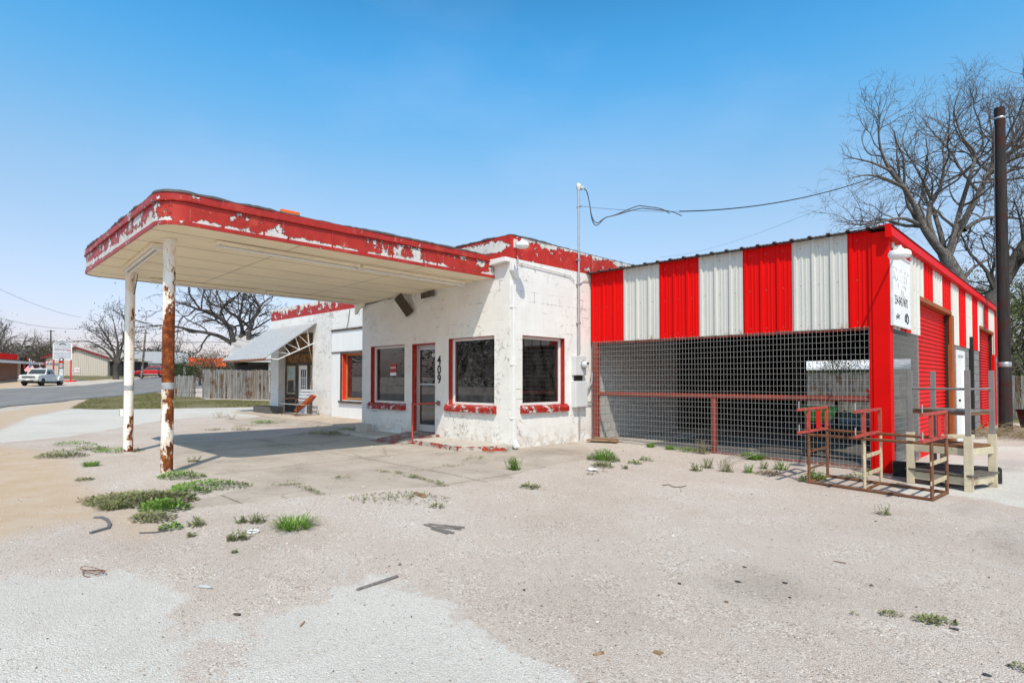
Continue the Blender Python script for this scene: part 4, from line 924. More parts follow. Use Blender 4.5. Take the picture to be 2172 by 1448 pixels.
# ------------------------------------------------------------------ striped steel shed
YF, SX0, SX1, SYB = 11.28, -8.46, -2.375, 28.0
VB, VT = 2.31, 3.94
sh = thing('storage_shed', (-5.4, 15, 0), 'red and white striped ribbed steel shed with open wire mesh front and roll-up doors', 'shed')
MODP = [(0, 0), (.022, 0), (.040, .032), (.082, .032), (.100, 0), (.155, 0), (.163, .007), (.180, .007), (.188, 0), (.222, 0), (.230, .007), (.247, .007), (.255, 0)]
def ribs(L, pitch=.305):
    P = []; k = 0
    while k * pitch < L:
        for u, h in MODP:
            if k * pitch + u < L - 1e-4: P.append((k * pitch + u, h))
        k += 1
    P.append((L, 0)); return P
vb = [SX0 + .003 + .9135 * k for k in range(7)] + [-2.62]
for k in range(7):
    L = vb[k + 1] - vb[k]; P = ribs(L)
    mb = MB(); mb.sheet([(vb[k] + u, YF - h, VB) for u, h in P], [(vb[k] + u, YF - h, VT - .01) for u, h in P])
    mb.sheet([(vb[k] + u, YF - h + .012, VB) for u, h in P], [(vb[k] + u, YF - h + .012, VT - .01) for u, h in P])
    mb.sheet([(vb[k] + u, YF - h, VB) for u, h in P], [(vb[k] + u, YF - h + .012, VB) for u, h in P])
    mb.build('valance_panel', M['redpanel'] if k % 2 == 0 else M['whitepanel'], sh)
mb = MB(); mb.box(SX0, -2.62, YF + .013, YF + .07, VB - .045, VB + .05); mb.build('valance_angle', M['redlead'], sh)
g0 = Tz(-2.4, YF) - .1
mb = MB(); mb.box(-2.655, SX1 + .012, YF - .035, YF + .24, g0, VT - .05); mb.box(-2.60, SX1 + .03, YF - .055, YF - .035, g0, VT - .06)
cpost = mb.build('corner_post', M['redtrim'], sh, bevel=.012)
# roof of ribbed sheets: overhang shows as a scalloped edge
P = ribs(SX1 - SX0 + .12); mb = MB()
A = [(SX0 - .02 + u, YF - .16, VT + .004 + h * .95) for u, h in P]; B = [(x, SYB, z) for x, y, z in A]; mb.sheet(A, B)
A2 = [(x, y, z - .012) for x, y, z in A]; mb.sheet(A2, [(x, y, z - .012) for x, y, z in B]); mb.sheet(A, A2); mb.build('roof', M['roofmetal'], sh)
mb = MB(); mb.box(SX1 + .003, SX1 + .085, YF - .19, SYB + .05, 3.74, 3.945); mb.prism([(SX1 + .085, YF - .19, 3.75), (SX1 + .105, YF - .19, 3.76), (SX1 + .085, YF - .19, 3.935)], (0, SYB - YF + .24, 0)); mb.box(SX1 - .1, SX1 + .09, YF - .19, SYB, 3.946, 3.956); mb.build('rake_trim', M['redtrim'], sh, bevel=.006)
# side cladding
ypx = [1886, 1909, 1931, 1956.1, 1977.9, 1998.6, 2016.2, 2032.8, 2047.3, 2060.1, 2072.2, 2085, 2095, 2105.7, 2115, 2126]
yb_ = [float(onX(px, 640, SX1).y) for px in ypx]; yb_[0] = YF + .24; yb_.append(SYB)
D1, D2, DZ = (13.62, 17.08), (22.2, 25.45), 3.04
side_cols = ['w', 'r'] * 8
for k in range(len(yb_) - 1):
    a, b = yb_[k], yb_[k + 1]; mb = MB()
    cuts = [c for c in (D1[0], D1[1], D2[0], D2[1]) if a < c < b]; es = [a] + cuts + [b]
    for e0, e1 in zip(es[:-1], es[1:]):
        mid = (e0 + e1) / 2; zb = DZ if (D1[0] < mid < D1[1] or D2[0] < mid < D2[1]) else VB - .03
        P = ribs(e1 - e0, .29); mb.sheet([(SX1 + h, e0 + u, zb) for u, h in P], [(SX1 + h, e0 + u, 3.75) for u, h in P]); mb.sheet([(SX1 + h - .012, e0 + u, zb) for u, h in P], [(SX1 + h - .012, e0 + u, 3.75) for u, h in P]); mb.sheet([(SX1 + h, e0 + u, zb) for u, h in P], [(SX1 + h - .012, e0 + u, zb) for u, h in P])
    mb.build('side_panel', M['whiteside'] if side_cols[k] == 'w' else M['redpanel'], sh)
# block wall under the cladding
WD = (18.05, 19.32)
gz = -.2
MB().wall('x', SX1 - .01, -.19, D1[1] + .34, D2[0], gz, VB - .03, ((WD[0], WD[1], gz, 2.17),)).build('block_wall', M['block'], sh); MB().wall('x', SX1 - .01, -.19, D2[1] + .55, SYB, gz, VB - .03).build('block_wall', M['block'], sh)
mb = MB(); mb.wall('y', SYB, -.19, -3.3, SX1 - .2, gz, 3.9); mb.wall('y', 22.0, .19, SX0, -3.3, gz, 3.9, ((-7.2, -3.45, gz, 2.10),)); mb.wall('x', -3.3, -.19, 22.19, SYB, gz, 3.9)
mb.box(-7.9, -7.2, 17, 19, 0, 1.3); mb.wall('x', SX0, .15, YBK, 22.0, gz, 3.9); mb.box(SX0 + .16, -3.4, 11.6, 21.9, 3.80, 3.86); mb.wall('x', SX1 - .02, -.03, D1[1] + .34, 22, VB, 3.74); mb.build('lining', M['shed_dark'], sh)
MB().box(SX0 + .03, SX0 + .16, YBK - .1, YBK + .05, -.1, 3.8).build('inner_post', M['dark_steel'], sh); MB().box(-5.5, -5.36, 16, 16.14, -.1, 3.8).build('inner_post', M['dark_steel'], sh)
mb = MB(); mb.box(SX0 + .004, SX1 - .2, YF + .16, 22, -.2, .0); mb.build('floor', plain('shed_floor_concrete', (.14, .137, .133), .9, var=.25, sc=2, dirt=.3, dirtcol=(.07, .065, .06)), sh)
mb = MB(); a = SX0 + .2
mb.prism([(SX0 + .02, YF + .02, -.2), (SX0 + .02, YF + .02, .02), (SX1 - .28, YF + .02, -.055), (SX1 - .28, YF + .02, -.2)], (0, .13, 0)); mb.box(SX1 - .16, SX1 - .03, YF + .24, D1[0], -.25, -.07); mb.build('brick_kerb', M['redbrick'], sh)
MB().box(SX0 + .002, SX0 + .018, YF + .15, YBK - .11, .02, 3.79).build('inner_wall', mat_bricks('shade_toned_inner_block', (.44, .43, .41), (.47, .46, .44), (.36, .35, .34)), sh)  # added facing over the white wall, its shade put into the greyer colour
# pipe frame behind the mesh
mb = MB(); mb.box(-8.40, -8.27, YF - .02, YF + .09, -.05, VB); mb.tube([(-8.27, YF + .04, 1.10), (-2.66, YF + .04, 1.095)], .048, 12); mb.tube([(-5.43, YF + .03, -.15), (-5.43, YF + .03, 1.06)], .055, 12); mb.build('pipe_frame', M['redlead'], sh, smooth=True)
def mesh_grid(axis, c, a0, a1, z0, z1, da, dz, r, slope=0.):
    mb = MB(); rr = random.Random(4); n = int((a1 - a0) / da)
    for k in range(n + 1):
        a = a0 + (a1 - a0) * k / n; w = rr.uniform(-.004, .004); zb = z0 + slope * (a - a0)
        p, q = ((a + w, c, zb), (a, c, z1)) if axis == 'y' else ((c, a + w, zb), (c, a, z1))
        mb.tube([p, q], r, 4, False)
    m = int((z1 - z0) / dz)
    for k in range(m + 2):
        z = z1 - .03 - dz * k
        if z < z0 + slope * (a1 - a0): break
        pts = []
        for j in range(9):
            a = a0 + (a1 - a0) * j / 8; zz = z + rr.uniform(-.006, .006); pts.append((a, c - r, zz) if axis == 'y' else (c + r, a, zz))
        mb.tube(pts, r, 4, False)
    return mb
mesh_grid('y', YF - .025, -8.40, -2.66, .02, VB + .02, .068, .110, .0027, -.017).build('wire_mesh', M['wire'], sh)
mesh_grid('x', SX1 + .0, YF + .26, D1[0] - .03, -.07, VB, .05, .10, .0028).build('wire_mesh', M['wire'], sh)
# roll-up doors
def rolldoor(y0, y1):
    mb = MB(); x = SX1 - .10; zs = np.arange(-.10, DZ - .04, .0125); P = [(x + .018 * max(-.55, sin(z * 2 * pi / .088)), z) for z in zs]
    mb.sheet([(h, y0, z) for h, z in P], [(h, y1, z) for h, z in P]); d = mb.build('rollup_door', M['reddoor'], sh, smooth=True, angle=60)
    m2 = MB(); m2.box(SX1 - .14, SX1 + .045, y0 - .02, y1 + .06, DZ - .09, DZ - .003); m2.cur = 1; m2.box(SX1 - .13, SX1 - .03, y1 - .03, y1 + .02, -.2, DZ - .09); m2.box(SX1 - .13, SX1 - .03, y0 - .02, y0 + .03, -.2, DZ - .09); m2.build('door_frame', [M['brownjamb'], M['dark_steel']], d, bevel=.005)
    m3 = MB(); m3.box(x + .02, x + .05, y0 + .03, y1 - .03, -.11, -.02); m3.build('bottom_bar', M['redtrim'], d); return d
rolldoor(*D1); rolldoor(*D2)
MB().box(SX1 - .15, SX1 + .05, D1[1] + .02, D1[1] + .33, gz, DZ - .09).build('door_jamb', M['brownjamb'], sh, bevel=.006)
mb = MB(); mb.box(SX1 - .15, SX1 + .045, D2[1] + .03, D2[1] + .54, gz, VB - .03); mb.build('door_jamb', M['redtrim'], sh, bevel=.006); MB().box(SX1 - .12, SX1 + .03, D2[1] + .03, D2[1] + .22, VB - .03, DZ - .09).build('door_jamb', M['brownjamb'], sh, bevel=.006)
mb = MB(); mb.box(SX1 - .12, SX1 - .03, WD[0] + .13, WD[1] - .13, -.13, 2.05)
wd = mb.build('service_door', M['whitedoor'], sh, bevel=.006)
mb = MB(); mb.box(SX1 - .15, SX1 + .012, WD[0], WD[0] + .13, gz, 2.17); mb.box(SX1 - .15, SX1 + .012, WD[1] - .13, WD[1], gz, 2.17); mb.box(SX1 - .15, SX1 + .012, WD[0] + .13, WD[1] - .13, 2.05, 2.17); mb.build('frame', M['whitedoor'], wd)
MB().lathe((SX1 - .03, WD[0] + .22, .92), [(.02, 0), (.02, .03), (.034, .05), (.028, .075), (0, .08)], 12, (1, 0, 0)).build('door_knob', M['dark_steel'], wd, smooth=True)
mb = MB(); ys = float(onX(2062, 780, SX1 + .05).y); mb.box(SX1 + .003, SX1 + .09, ys - .06, ys + .06, -.15, 2.6); mb.build('downspout', M['dark_steel'], sh, bevel=.008)
# sign board on the side wall
sg = thing('sign_board', (SX1 + .05, 11.95, 2.3), 'white painted sign board with a phone number hung beside the red corner post', 'sign')
s0, s1, zz0, zz1 = 11.27, 12.58, 2.34, 3.52
MB().box(SX1 + .034, SX1 + .055, s0, s1, zz0, zz1).build('panel', plain('white_sign_board', (.78, .79, .79), .5, var=.04, sc=2, dirt=.06, dirtcol=(.5, .5, .48)), sg)
mb = MB(); e = .022; mb.box(SX1 + .034, SX1 + .072, s0 - e, s0, zz0, zz1); mb.box(SX1 + .034, SX1 + .072, s1, s1 + e, zz0, zz1); mb.box(SX1 + .034, SX1 + .072, s0 - e, s1 + e, zz1, zz1 + e); mb.box(SX1 + .034, SX1 + .072, s0 - e, s1 + e, zz0 - e, zz0); mb.build('frame', plain('pale_grey_sign_edge', (.62, .65, .66), .5), sg)
mb = MB(); xx = SX1 + .0565; cy = (s0 + s1) / 2
put_text(mb, 'EQUIPMENT', .27, (xx, cy, 3.20), (0, 1, 0), (0, 0, 1), narrow=.80, extr=0, outline=.005); put_text(mb, 'YARD', .27, (xx, cy + .06, 2.95), (0, 1, 0), (0, 0, 1), narrow=.85, extr=0, outline=.006); mb.build('faded_lettering', plain('faded_sign_paint', (.66, .66, .67), .7), sg)
mb = MB(); put_text(mb, '254-842-9692', .215, (xx, cy, 2.76), (0, 1, 0), (0, 0, 1), narrow=.80, bold=.0, extr=.001); mb.build('lettering', M['signblack'], sg)
mb = MB(); rr = random.Random(2)       # small emblems: a mower-like scribble and two wheels
for k in range(7): a = cy - .40 + k * .035; mb.bar((xx, a, 2.46 + rr.uniform(-.03, .03)), (xx, a + rr.uniform(.02, .10), 2.50 + rr.uniform(-.02, .06)), .003, .022)
for c, r in ((cy + .30, .05), (cy + .44, .075)): mb.tube([(xx, c + r * cos(t), 2.49 + r * sin(t)) for t in np.linspace(0, 2 * pi, 16)], .011, 5)
mb.bar((xx, cy + .28, 2.56), (xx, cy + .47, 2.59), .003, .02); mb.build('emblem', M['signblack'], sg)
yard_lamp((SX1 + .06, 11.55, 3.56), tuple(onX(1908, 541, SX1 + .50)), 'white yard lamp on an arm above the white sign board')
# things inside the shed
mb = MB(); rr = random.Random(8)
fb = [(-4.9, 12.0), (-3.1, 11.65), (-2.75, 12.6), (-4.3, 13.3)]
for k in range(8):
    t0, t1 = k / 8, (k + .94) / 8; A_ = [Vector((fb[0][0] + (fb[3][0] - fb[0][0]) * t, fb[0][1] + (fb[3][1] - fb[0][1]) * t, .025)) for t in (t0, t1)]; B_ = [Vector((fb[1][0] + (fb[2][0] - fb[1][0]) * t, fb[1][1] + (fb[2][1] - fb[1][1]) * t, .025)) for t in (t0, t1)]
    mb.prism([A_[0], B_[0], B_[1], A_[1]], (0, 0, .03))
mb.prism([(fb[0][0] + .1, fb[0][1] + .1, .0), (fb[0][0] + .25, fb[0][1] + .05, .0), (fb[3][0] + .2, fb[3][1] - .1, .0), (fb[3][0] + .05, fb[3][1] - .05, .0)], (0, 0, .024))
tag(mb.build('board_platform', M['greyshelf']), 'grey slatted board platform on the shed floor behind the mesh', 'platform')
b0 = onY(1738, 862, 12.2)
t = thing('wheelbarrow', (b0.x, b0.y, 0), 'wheelbarrow with green rimmed tray behind the wire mesh', 'wheelbarrow')
MB().lathe((b0.x, b0.y, b0.z - .28), [(.16, 0), (.20, .02), (.30, .22), (.33, .26), (.33, .28), (.29, .235), (.15, .03)], 18).build('tray', plain('green_enamel', (.06, .30, .05), .5, var=.1), t, smooth=True)
mb = MB(); [mb.tube([(b0.x + s * .18, b0.y - .2, 0), (b0.x + s * .2, b0.y, b0.z - .26), (b0.x + s * .25, b0.y + .7, b0.z - .1)], .018, 8) for s in (-1, 1)]; mb.build('frame', M['dark_steel'], t, smooth=True)
MB().lathe((b0.x - .04, b0.y - .38, .17), [(.10, 0), (.17, .01), (.17, .07), (.10, .08)], 20, (1, 0, 0)).build('wheel', M['black'], t, smooth=True)
c0 = onX(1990 - 90, 905, -2.9)
mb = MB(); mb.lathe((-2.95, 12.75, 0), [(.16, 0), (.18, .02), (.20, .5), (.21, .52), (.19, .53)], 18); tag(mb.build('black_drum', M['black'], None, smooth=True), 'black plastic drum standing inside the mesh beside the red corner post', 'drum')
o0 = onY(1848, 835, 11.5); mb = MB(); mb.prism([(o0.x - .10, o0.y, o0.z + .09), (o0.x + .12, o0.y, o0.z - .02), (o0.x + .12, o0.y, o0.z - .10), (o0.x - .03, o0.y, o0.z - .06)], (0, .05, 0)); mb.box(o0.x + .05, o0.x + .10, o0.y + .052, o0.y + .09, 0, o0.z - .03)
tag(mb.build('marker_flag', plain('orange_red_flag', (.70, .06, .02), .6)), 'small orange red flag on a stake just inside the mesh by the corner post', 'flag')
mb = MB(); rr = random.Random(12)
tb = thing('workbench', (-6.6, 20.3, 0), 'dark workbench deep inside the shed near the back opening', 'bench')
MB().box(-7.6, -3.7, 20.1, 20.8, .86, .93).build('top', M['darkwood'], tb)
for x in (-7.5, -5.7, -3.8): MB().box(x - .05, x + .05, 20.2, 20.3, 0, .86).build('leg', M['darkwood'], tb)
# ------------------------------------------------------------------ pipe rack in front of the shed
GZ = -.108
rk = thing('pipe_rack', (-2.2, 9.6, GZ), 'rusty welded pipe rack with red top bars standing on the gravel before the mesh', 'rack')
FL, FM, FR = Vector((-3.0, 9.31, GZ)), Vector((-2.25, 9.20, GZ)), Vector((-1.46, 9.045, GZ))
BL, BM, BR = Vector((-2.99, 10.13, GZ)), Vector((-2.235, 10.02, GZ)), Vector((-1.41, 9.76, GZ))
H1, H2 = .72, 1.07; r = .021
mb = MB(); zz = Vector((0, 0, r)); mb.tube([FL + zz, FR + zz], r, 9); mb.tube([BL + zz, BR + zz], r, 9); mb.tube([FL + zz, BL + zz], r, 9); mb.tube([FR + zz, BR + zz], r, 9); mb.tube([FM + zz, BM + zz], r * .8, 9); mb.build('base_frame', M['rustpipe'], rk, smooth=True)
up = Vector((0, 0, 1)); mb = MB(); mb.tube([FL + up * H1, FR + up * (H1 + .0)], r, 9); mb.tube([BL + up * (H1 + .02), BR + up * (H1 + .02)], r, 9); mb.build('long_rail', M['rustpipe'], rk, smooth=True)
for i, (f, b) in enumerate(((FL, BL), (FM, BM), (FR, BR))):
    mt_ = M['steelgrey'] if i == 1 else M['rustpipe']
    for p in (f, b): MB().tube([p, p + up * (H1 + .02)], r, 10).build('upright', M['paleped'] if i == 1 else M['rustpipe'], rk, smooth=True)
    d = (b - f).normalized()
    for z in (.22, .47): MB().bar(f - d * .05 + up * z, b + d * .05 + up * (z + .005), .012, .055 if i else .03).build('rung', M['paleped'] if i else M['rustpipe'], rk, bevel=.003)
    o = Vector((-.014, 0, 0)); ext = .42
    MB().bar(f - d * ext + up * (H1 + .05), b + up * (H1 + .05), .040, .036).build('arm', M['redbar'], rk, bevel=.003)
    MB().bar(f - d * ext + up * (H2 + .03), b + up * (H2 + .03), .040, .038).build('arm', M['redbar'], rk, bevel=.003)
    MB().box(f.x - .022, f.x + .022, f.y - .024, f.y + .024, GZ + H1 + .075, GZ + H2 + .003).build('strut', M['redbar'], rk, bevel=.003); MB().box(b.x - .022, b.x + .022, b.y - .046, b.y + .002, GZ + H1 + .075, GZ + H2 + .003).build('strut', M['redbar'], rk, bevel=.003)
    if i != 1: c_ = f.lerp(b, .52); mb = MB(); mb.bar(c_ + up * (H1 + .075), c_ + up * (H2 + .003), .012, .17, tuple(d)); mb.build('plate', M['redplate'], rk)
    for z in (H1 + .07, H2 + .05): q = f - d * (ext - .04); MB().tube([q + up * z, q + up * (z + .10)], .008, 6).build('stop_pin', M['galv'], rk, smooth=True)

# workbench rack: cream legs below, grey tube posts above
tb = thing('bench_rack', (-1.5, 10.5, GZ), 'cream steel bench with tall grey posts and wooden shelves beside the pipe rack', 'rack')
tFL, tFR, tBR, tBL = Vector((-1.94, 10.44, GZ)), Vector((-1.225, 10.19, GZ)), Vector((-1.03, 10.86, GZ)), Vector((-1.76, 11.10, GZ))
for i, p in enumerate((tFL, tFR, tBR, tBL)):
    w_ = .055
    if i != 3: MB().bar(p, p + up * .755, w_ * 1.9 / 2 * 1.9, w_ * 1.9 / 2 * 1.9, (1, 0, 0)).build('leg', M['cream'], tb, bevel=.005)
    else: MB().bar(p, p + up * .755, .07, .07, (1, 0, 0)).build('leg', M['steelgrey'], tb, bevel=.005)
    MB().bar(p + up * .757, p + up * 1.66, .064, .064, (1, 0, 0)).build('post', M['steelgrey'], tb, bevel=.004)
def lrp(a, b, t): return a + (b - a) * t
def shelf(z, th, mat, over=0., name='shelf', n=2):
    mb = MB(); c = (tFL + tFR + tBR + tBL) / 4
    Q = [p + (p - c) * over for p in (tFL, tFR, tBR, tBL)]
    for k in range(n):
        t0, t1 = k / n, (k + .97) / n; pts = [lrp(Q[0], Q[3], t0), lrp(Q[1], Q[2], t0), lrp(Q[1], Q[2], t1), lrp(Q[0], Q[3], t1)]
        mb.prism([q + up * z for q in pts], (0, 0, th))
    return mb.build(name, mat, tb, bevel=.003)
shelf(.585, .028, M['brownshelf'], .0, n=2); shelf(.20, .026, M['greyshelf'], .16, n=3)
shelf(1.075, .03, M['greywood'], -.02, n=1); shelf(1.035, .038, M['brownshelf'], -.04, n=1)
mb = MB(); mb.bar(tFL + up * .53, tFR + up * .53, .05, .10); mb.bar(tFR + up * .53, tBR + up * .53, .05, .10); mb.bar(tFL + up * .53, tBL + up * .53, .05, .10); mb.bar(tBL + up * .53, tBR + up * .53, .05, .10)
mb.bar(tFL + up * .13, tFR + up * .13, .05, .11); mb.bar(tFR + up * .13, tBR + up * .13, .05, .11); mb.bar(tBL + up * .13, tBR + up * .13, .05, .11); mb.build('apron', M['cream'], tb, bevel=.004)
mb = MB(); mb.tube([tFL + up * 1.40, tFR + up * 1.40], .016, 8); mb.tube([tFR + up * 1.40, tBR + up * 1.40], .016, 8); mb.build('guard_rail', M['steelgrey'], tb, smooth=True)
for q in ((-1.55, 11.4), (-1.32, 11.62)):
    pass
tr = thing('trestle', (-1.62, 11.55, GZ), 'low rusty cream trestle half hidden behind the bench with grey posts', 'trestle')
for q in ((-1.70, 11.42), (-1.40, 11.75)): MB().bar((q[0], q[1], GZ), (q[0], q[1], .50), .06, .06, (1, 0, 0)).build('leg', M['cream'], tr, bevel=.004)
MB().bar((-1.74, 11.38, .53), (-1.36, 11.79, .53), .08, .06).build('top_bar', M['cream'], tr, bevel=.004)
tl = MB(); a, b = Vector((-2.30, 11.05, GZ + .115)), Vector((-.98, 11.33, GZ + .115)); 
tl.bar(a, b, .20, .225); tag(tl.build('timber_sleeper', M['sleeper'], None, bevel=.012), 'heavy black tarred timber lying on the ground behind the bench', 'timber')

# plank pile at the shed's left jamb
mb = MB(); c = at(1277, 938)
for k, (dx, dy, rz, z, L, W_) in enumerate(((0, .1, .3, 0, .62, .16), (.02, -.02, .38, .035, .70, .19), (.05, .06, .15, .07, .55, .14))):
    d = Vector((cos(rz), sin(rz), 0)); q = Vector((c.x + dx, c.y + dy, Tz(c.x, c.y) + z + .016)); mb.bar(q - d * L / 2, q + d * L / 2, W_, .03)
tag(mb.build('plank_pile', M['tanwood'], None, bevel=.004), 'short pile of tan planks on the gravel at the foot of the mesh post', 'planks')

# utility pole
pp = at(2133, 915); pp = Vector((pp.x, pp.y, Tz(pp.x, pp.y)))
pz = above(2128, 228, pp)
po = thing('utility_pole', pp, 'dark creosoted utility pole standing beside the striped shed', 'utility pole')
MB().tube([(pp.x, pp.y, pp.z - .2 + (pz - pp.z + .2) * k / 14) for k in range(15)], [.178 - .045 * k / 14 for k in range(15)], 18).build('shaft', M['pole'], po, smooth=True)
mb = MB(); zt_ = above(2128, 252, pp); mb.lathe((pp.x, pp.y, zt_), [(.139, 0), (.146, .01), (.146, .05), (.139, .06)], 18); mb.tube([(pp.x, pp.y, zt_ + .03), (pp.x - .22, pp.y - .14, zt_ + .0)], .014, 6); mb.build('clevis', M['galv'], po, smooth=True)
mb = MB(); zg = above(2133, 778, pp); mb.lathe((pp.x, pp.y, zg), [(.172, 0), (.176, .005), (.176, .14), (.172, .145)], 18); mb.build('tin_band', M['galv'], po, smooth=True)
mb = MB(); a = Vector((pp.x - .15, pp.y - .10, 0)); mb.tube([(a.x, a.y, .1), (a.x + .005, a.y, 3.), (a.x, a.y, 6.5), (a.x + .03, a.y + .02, pz - .5)], .012, 6); mb.build('ground_wire', M['cable_grey'], po, smooth=True)

# service cable from the mast to the pole
A = Vector((mx + .05, my, mz - .40)); B = Vector((pp.x - .2, pp.y - .12, zt_ + .01))
def span(A, B, sag, n=40, t0=0., t1=1.): return [A.lerp(B, t) - Vector((0, 0, 4 * sag * t * (1 - t))) for t in np.linspace(t0, t1, n)]
sc_ = thing('service_cable', A, 'twisted black service cable sagging from the mast to the tall dark pole', 'cable')
SAG = 1.02
pts = span(A, B, SAG, 60, .195, 1.); MB().tube(pts, .014, 6).build('twisted_cable', M['cable'], sc_, smooth=True)
mb = MB(); mb.tube(span(A, B, SAG, 20, 0, .21), .005, 5); 
j0 = span(A, B, SAG, 2, .055, .27)[0]
for dz, dr, e in ((-.03, .40, .175), (-.09, .20, .20)):
    Pm = span(A, B, SAG, 8, .10, e); W0 = Vector((mx + .03, my + .16, mz + .05))
    loop = [W0, W0 + Vector((.05, .05, -.05)), W0 + Vector((.08, .12, -.35)), W0 + Vector((.09, .18, -.58 - dr * .4)), W0 + Vector((.11, .34, -.74 - dr * .3)), W0 + Vector((.15, .62, -.58)), W0 + Vector((.2, .9, -.50))]
    tail = [p + Vector((0, 0, dz)) for p in Pm[1:]]
    # droop just before the splice, as the photo shows
    tail = [p + Vector((0, 0, .16 * (1 - i / len(tail)) ** .5)) for i, p in enumerate(tail)]; tail[-1] += Vector((0, 0, -.08)); tail[-2] += Vector((0, 0, -.02))
    allp = loop + tail; 
    # smooth the polyline
    for _ in range(2):
        q = [allp[0]]
        for a_, b_ in zip(allp[:-1], allp[1:]): q += [a_.lerp(b_, .25), a_.lerp(b_, .75)]
        allp = q + [allp[-1]]
    mb.tube(allp, .012, 6)
mb.build('drip_loop', M['cable_grey'], sc_, smooth=True)
mb = MB(); mb.tube([B, B + Vector((.4, .2, .02)), (pp.x + 3, pp.y + 1.5, zt_ + .35), (pp.x + 12, pp.y + 5, zt_ + 2.2)], .016, 6); tag(mb.build('overhead_wire', M['cable'], None, smooth=True), 'overhead wire leaving the tall dark pole towards the right', 'wire')

# bench with metal slats and an orange chair back resting on it
bz = Tz(-20.6, 10.2) + .05
bn = thing('slatted_bench', (-20.9, 10.1, bz), 'old garden seat of metal slats on bent tube legs before the wooden shopfront', 'bench')
bx0, bx1, byf, byb = -21.75, -20.45, 9.75, 10.3
mb = MB()
for k in range(5): y = byf + .03 + k * .11; mb.bar((bx0, y, bz + .42 - .01 * k), (bx1, y, bz + .42 - .01 * k), .085, .014)
mb.build('seat', M['grey_box'], bn, bevel=.003)
mb = MB()
for k in range(4): t = .14 + k * .115; mb.bar((bx0 + .15, byb + .02 + t * .25, bz + .42 + t), (bx1, byb + .02 + t * .25, bz + .42 + t), .012, .085)
mb.build('backrest', M['grey_box'], bn, bevel=.003)
for x in (bx0 + .15, bx1 - .1):
    MB().tube([(x, byf - .05, bz + .02), (x, byf + .02, bz + .05), (x, byf + .05, bz + .25), (x, byf, bz + .45), (x, byf + .02, bz + .60), (x, byb - .1, bz + .62), (x, byb + .05, bz + .45), (x, byb + .18, bz + .95)], .016, 7).tube([(x, byb + .03, bz + .42), (x, byb - .05, bz + .15), (x, byb + .05, bz + .0), (x, byf, bz + .0)], .016, 7).build('leg_frame', M['rustpipe'], bn, smooth=True)
mb = MB(); mb.tube([(-20.75, 9.85, bz + .16), (-20.65, 9.95, bz + .30), (-20.42, 10.26, bz + .60), (-20.34, 10.34, bz + .72)], [.08, .10, .105, .095], 10)
ob_ = mb.build('rolled_mat', mat_peel('burnt_orange_vinyl', red=(.24, .045, .014), under=(.45, .2, .1), thr=.7, sc=6), None, smooth=True); tag(ob_, 'burnt orange rolled mat leaning against the garden seat by the white pillar', 'mat')
MB().lathe((-20.34, 10.34, bz + .725), [(.094, -.02), (.097, .015), (.09, .02), (0, .01)], 12, (.2, .16, .75)).build('end_pad', plain('bright_red_lining', (.55, .05, .03), .6), ob_, smooth=True)
# low block planter beside the shop
q = at(580, 878); mb = MB(); z0 = Tz(q.x, q.y)
L_, W_ = 1.5, .6; cx_, cy_ = -23.2, 9.9; z0 = Tz(cx_, cy_) + .04
for a, b, c, d in ((-L_ / 2, L_ / 2, -W_ / 2, -W_ / 2 + .15), (-L_ / 2, L_ / 2, W_ / 2 - .15, W_ / 2), (-L_ / 2, -L_ / 2 + .15, -W_ / 2 + .15, W_ / 2 - .15), (L_ / 2 - .15, L_ / 2, -W_ / 2 + .15, W_ / 2 - .15)): mb.box(cx_ + a, cx_ + b, cy_ + c, cy_ + d, z0 - .1, z0 + .26)
mb.box(cx_ - L_ / 2 + .15, cx_ + L_ / 2 - .15, cy_ - W_ / 2 + .15, cy_ + W_ / 2 - .15, z0 - .1, z0 + .2)
tag(mb.build('planter', plain('dark_block_planter', (.12, .11, .10), .9, var=.25, sc=5), None, bevel=.01), 'low dark block planter at the left corner of the wooden shopfront', 'planter')

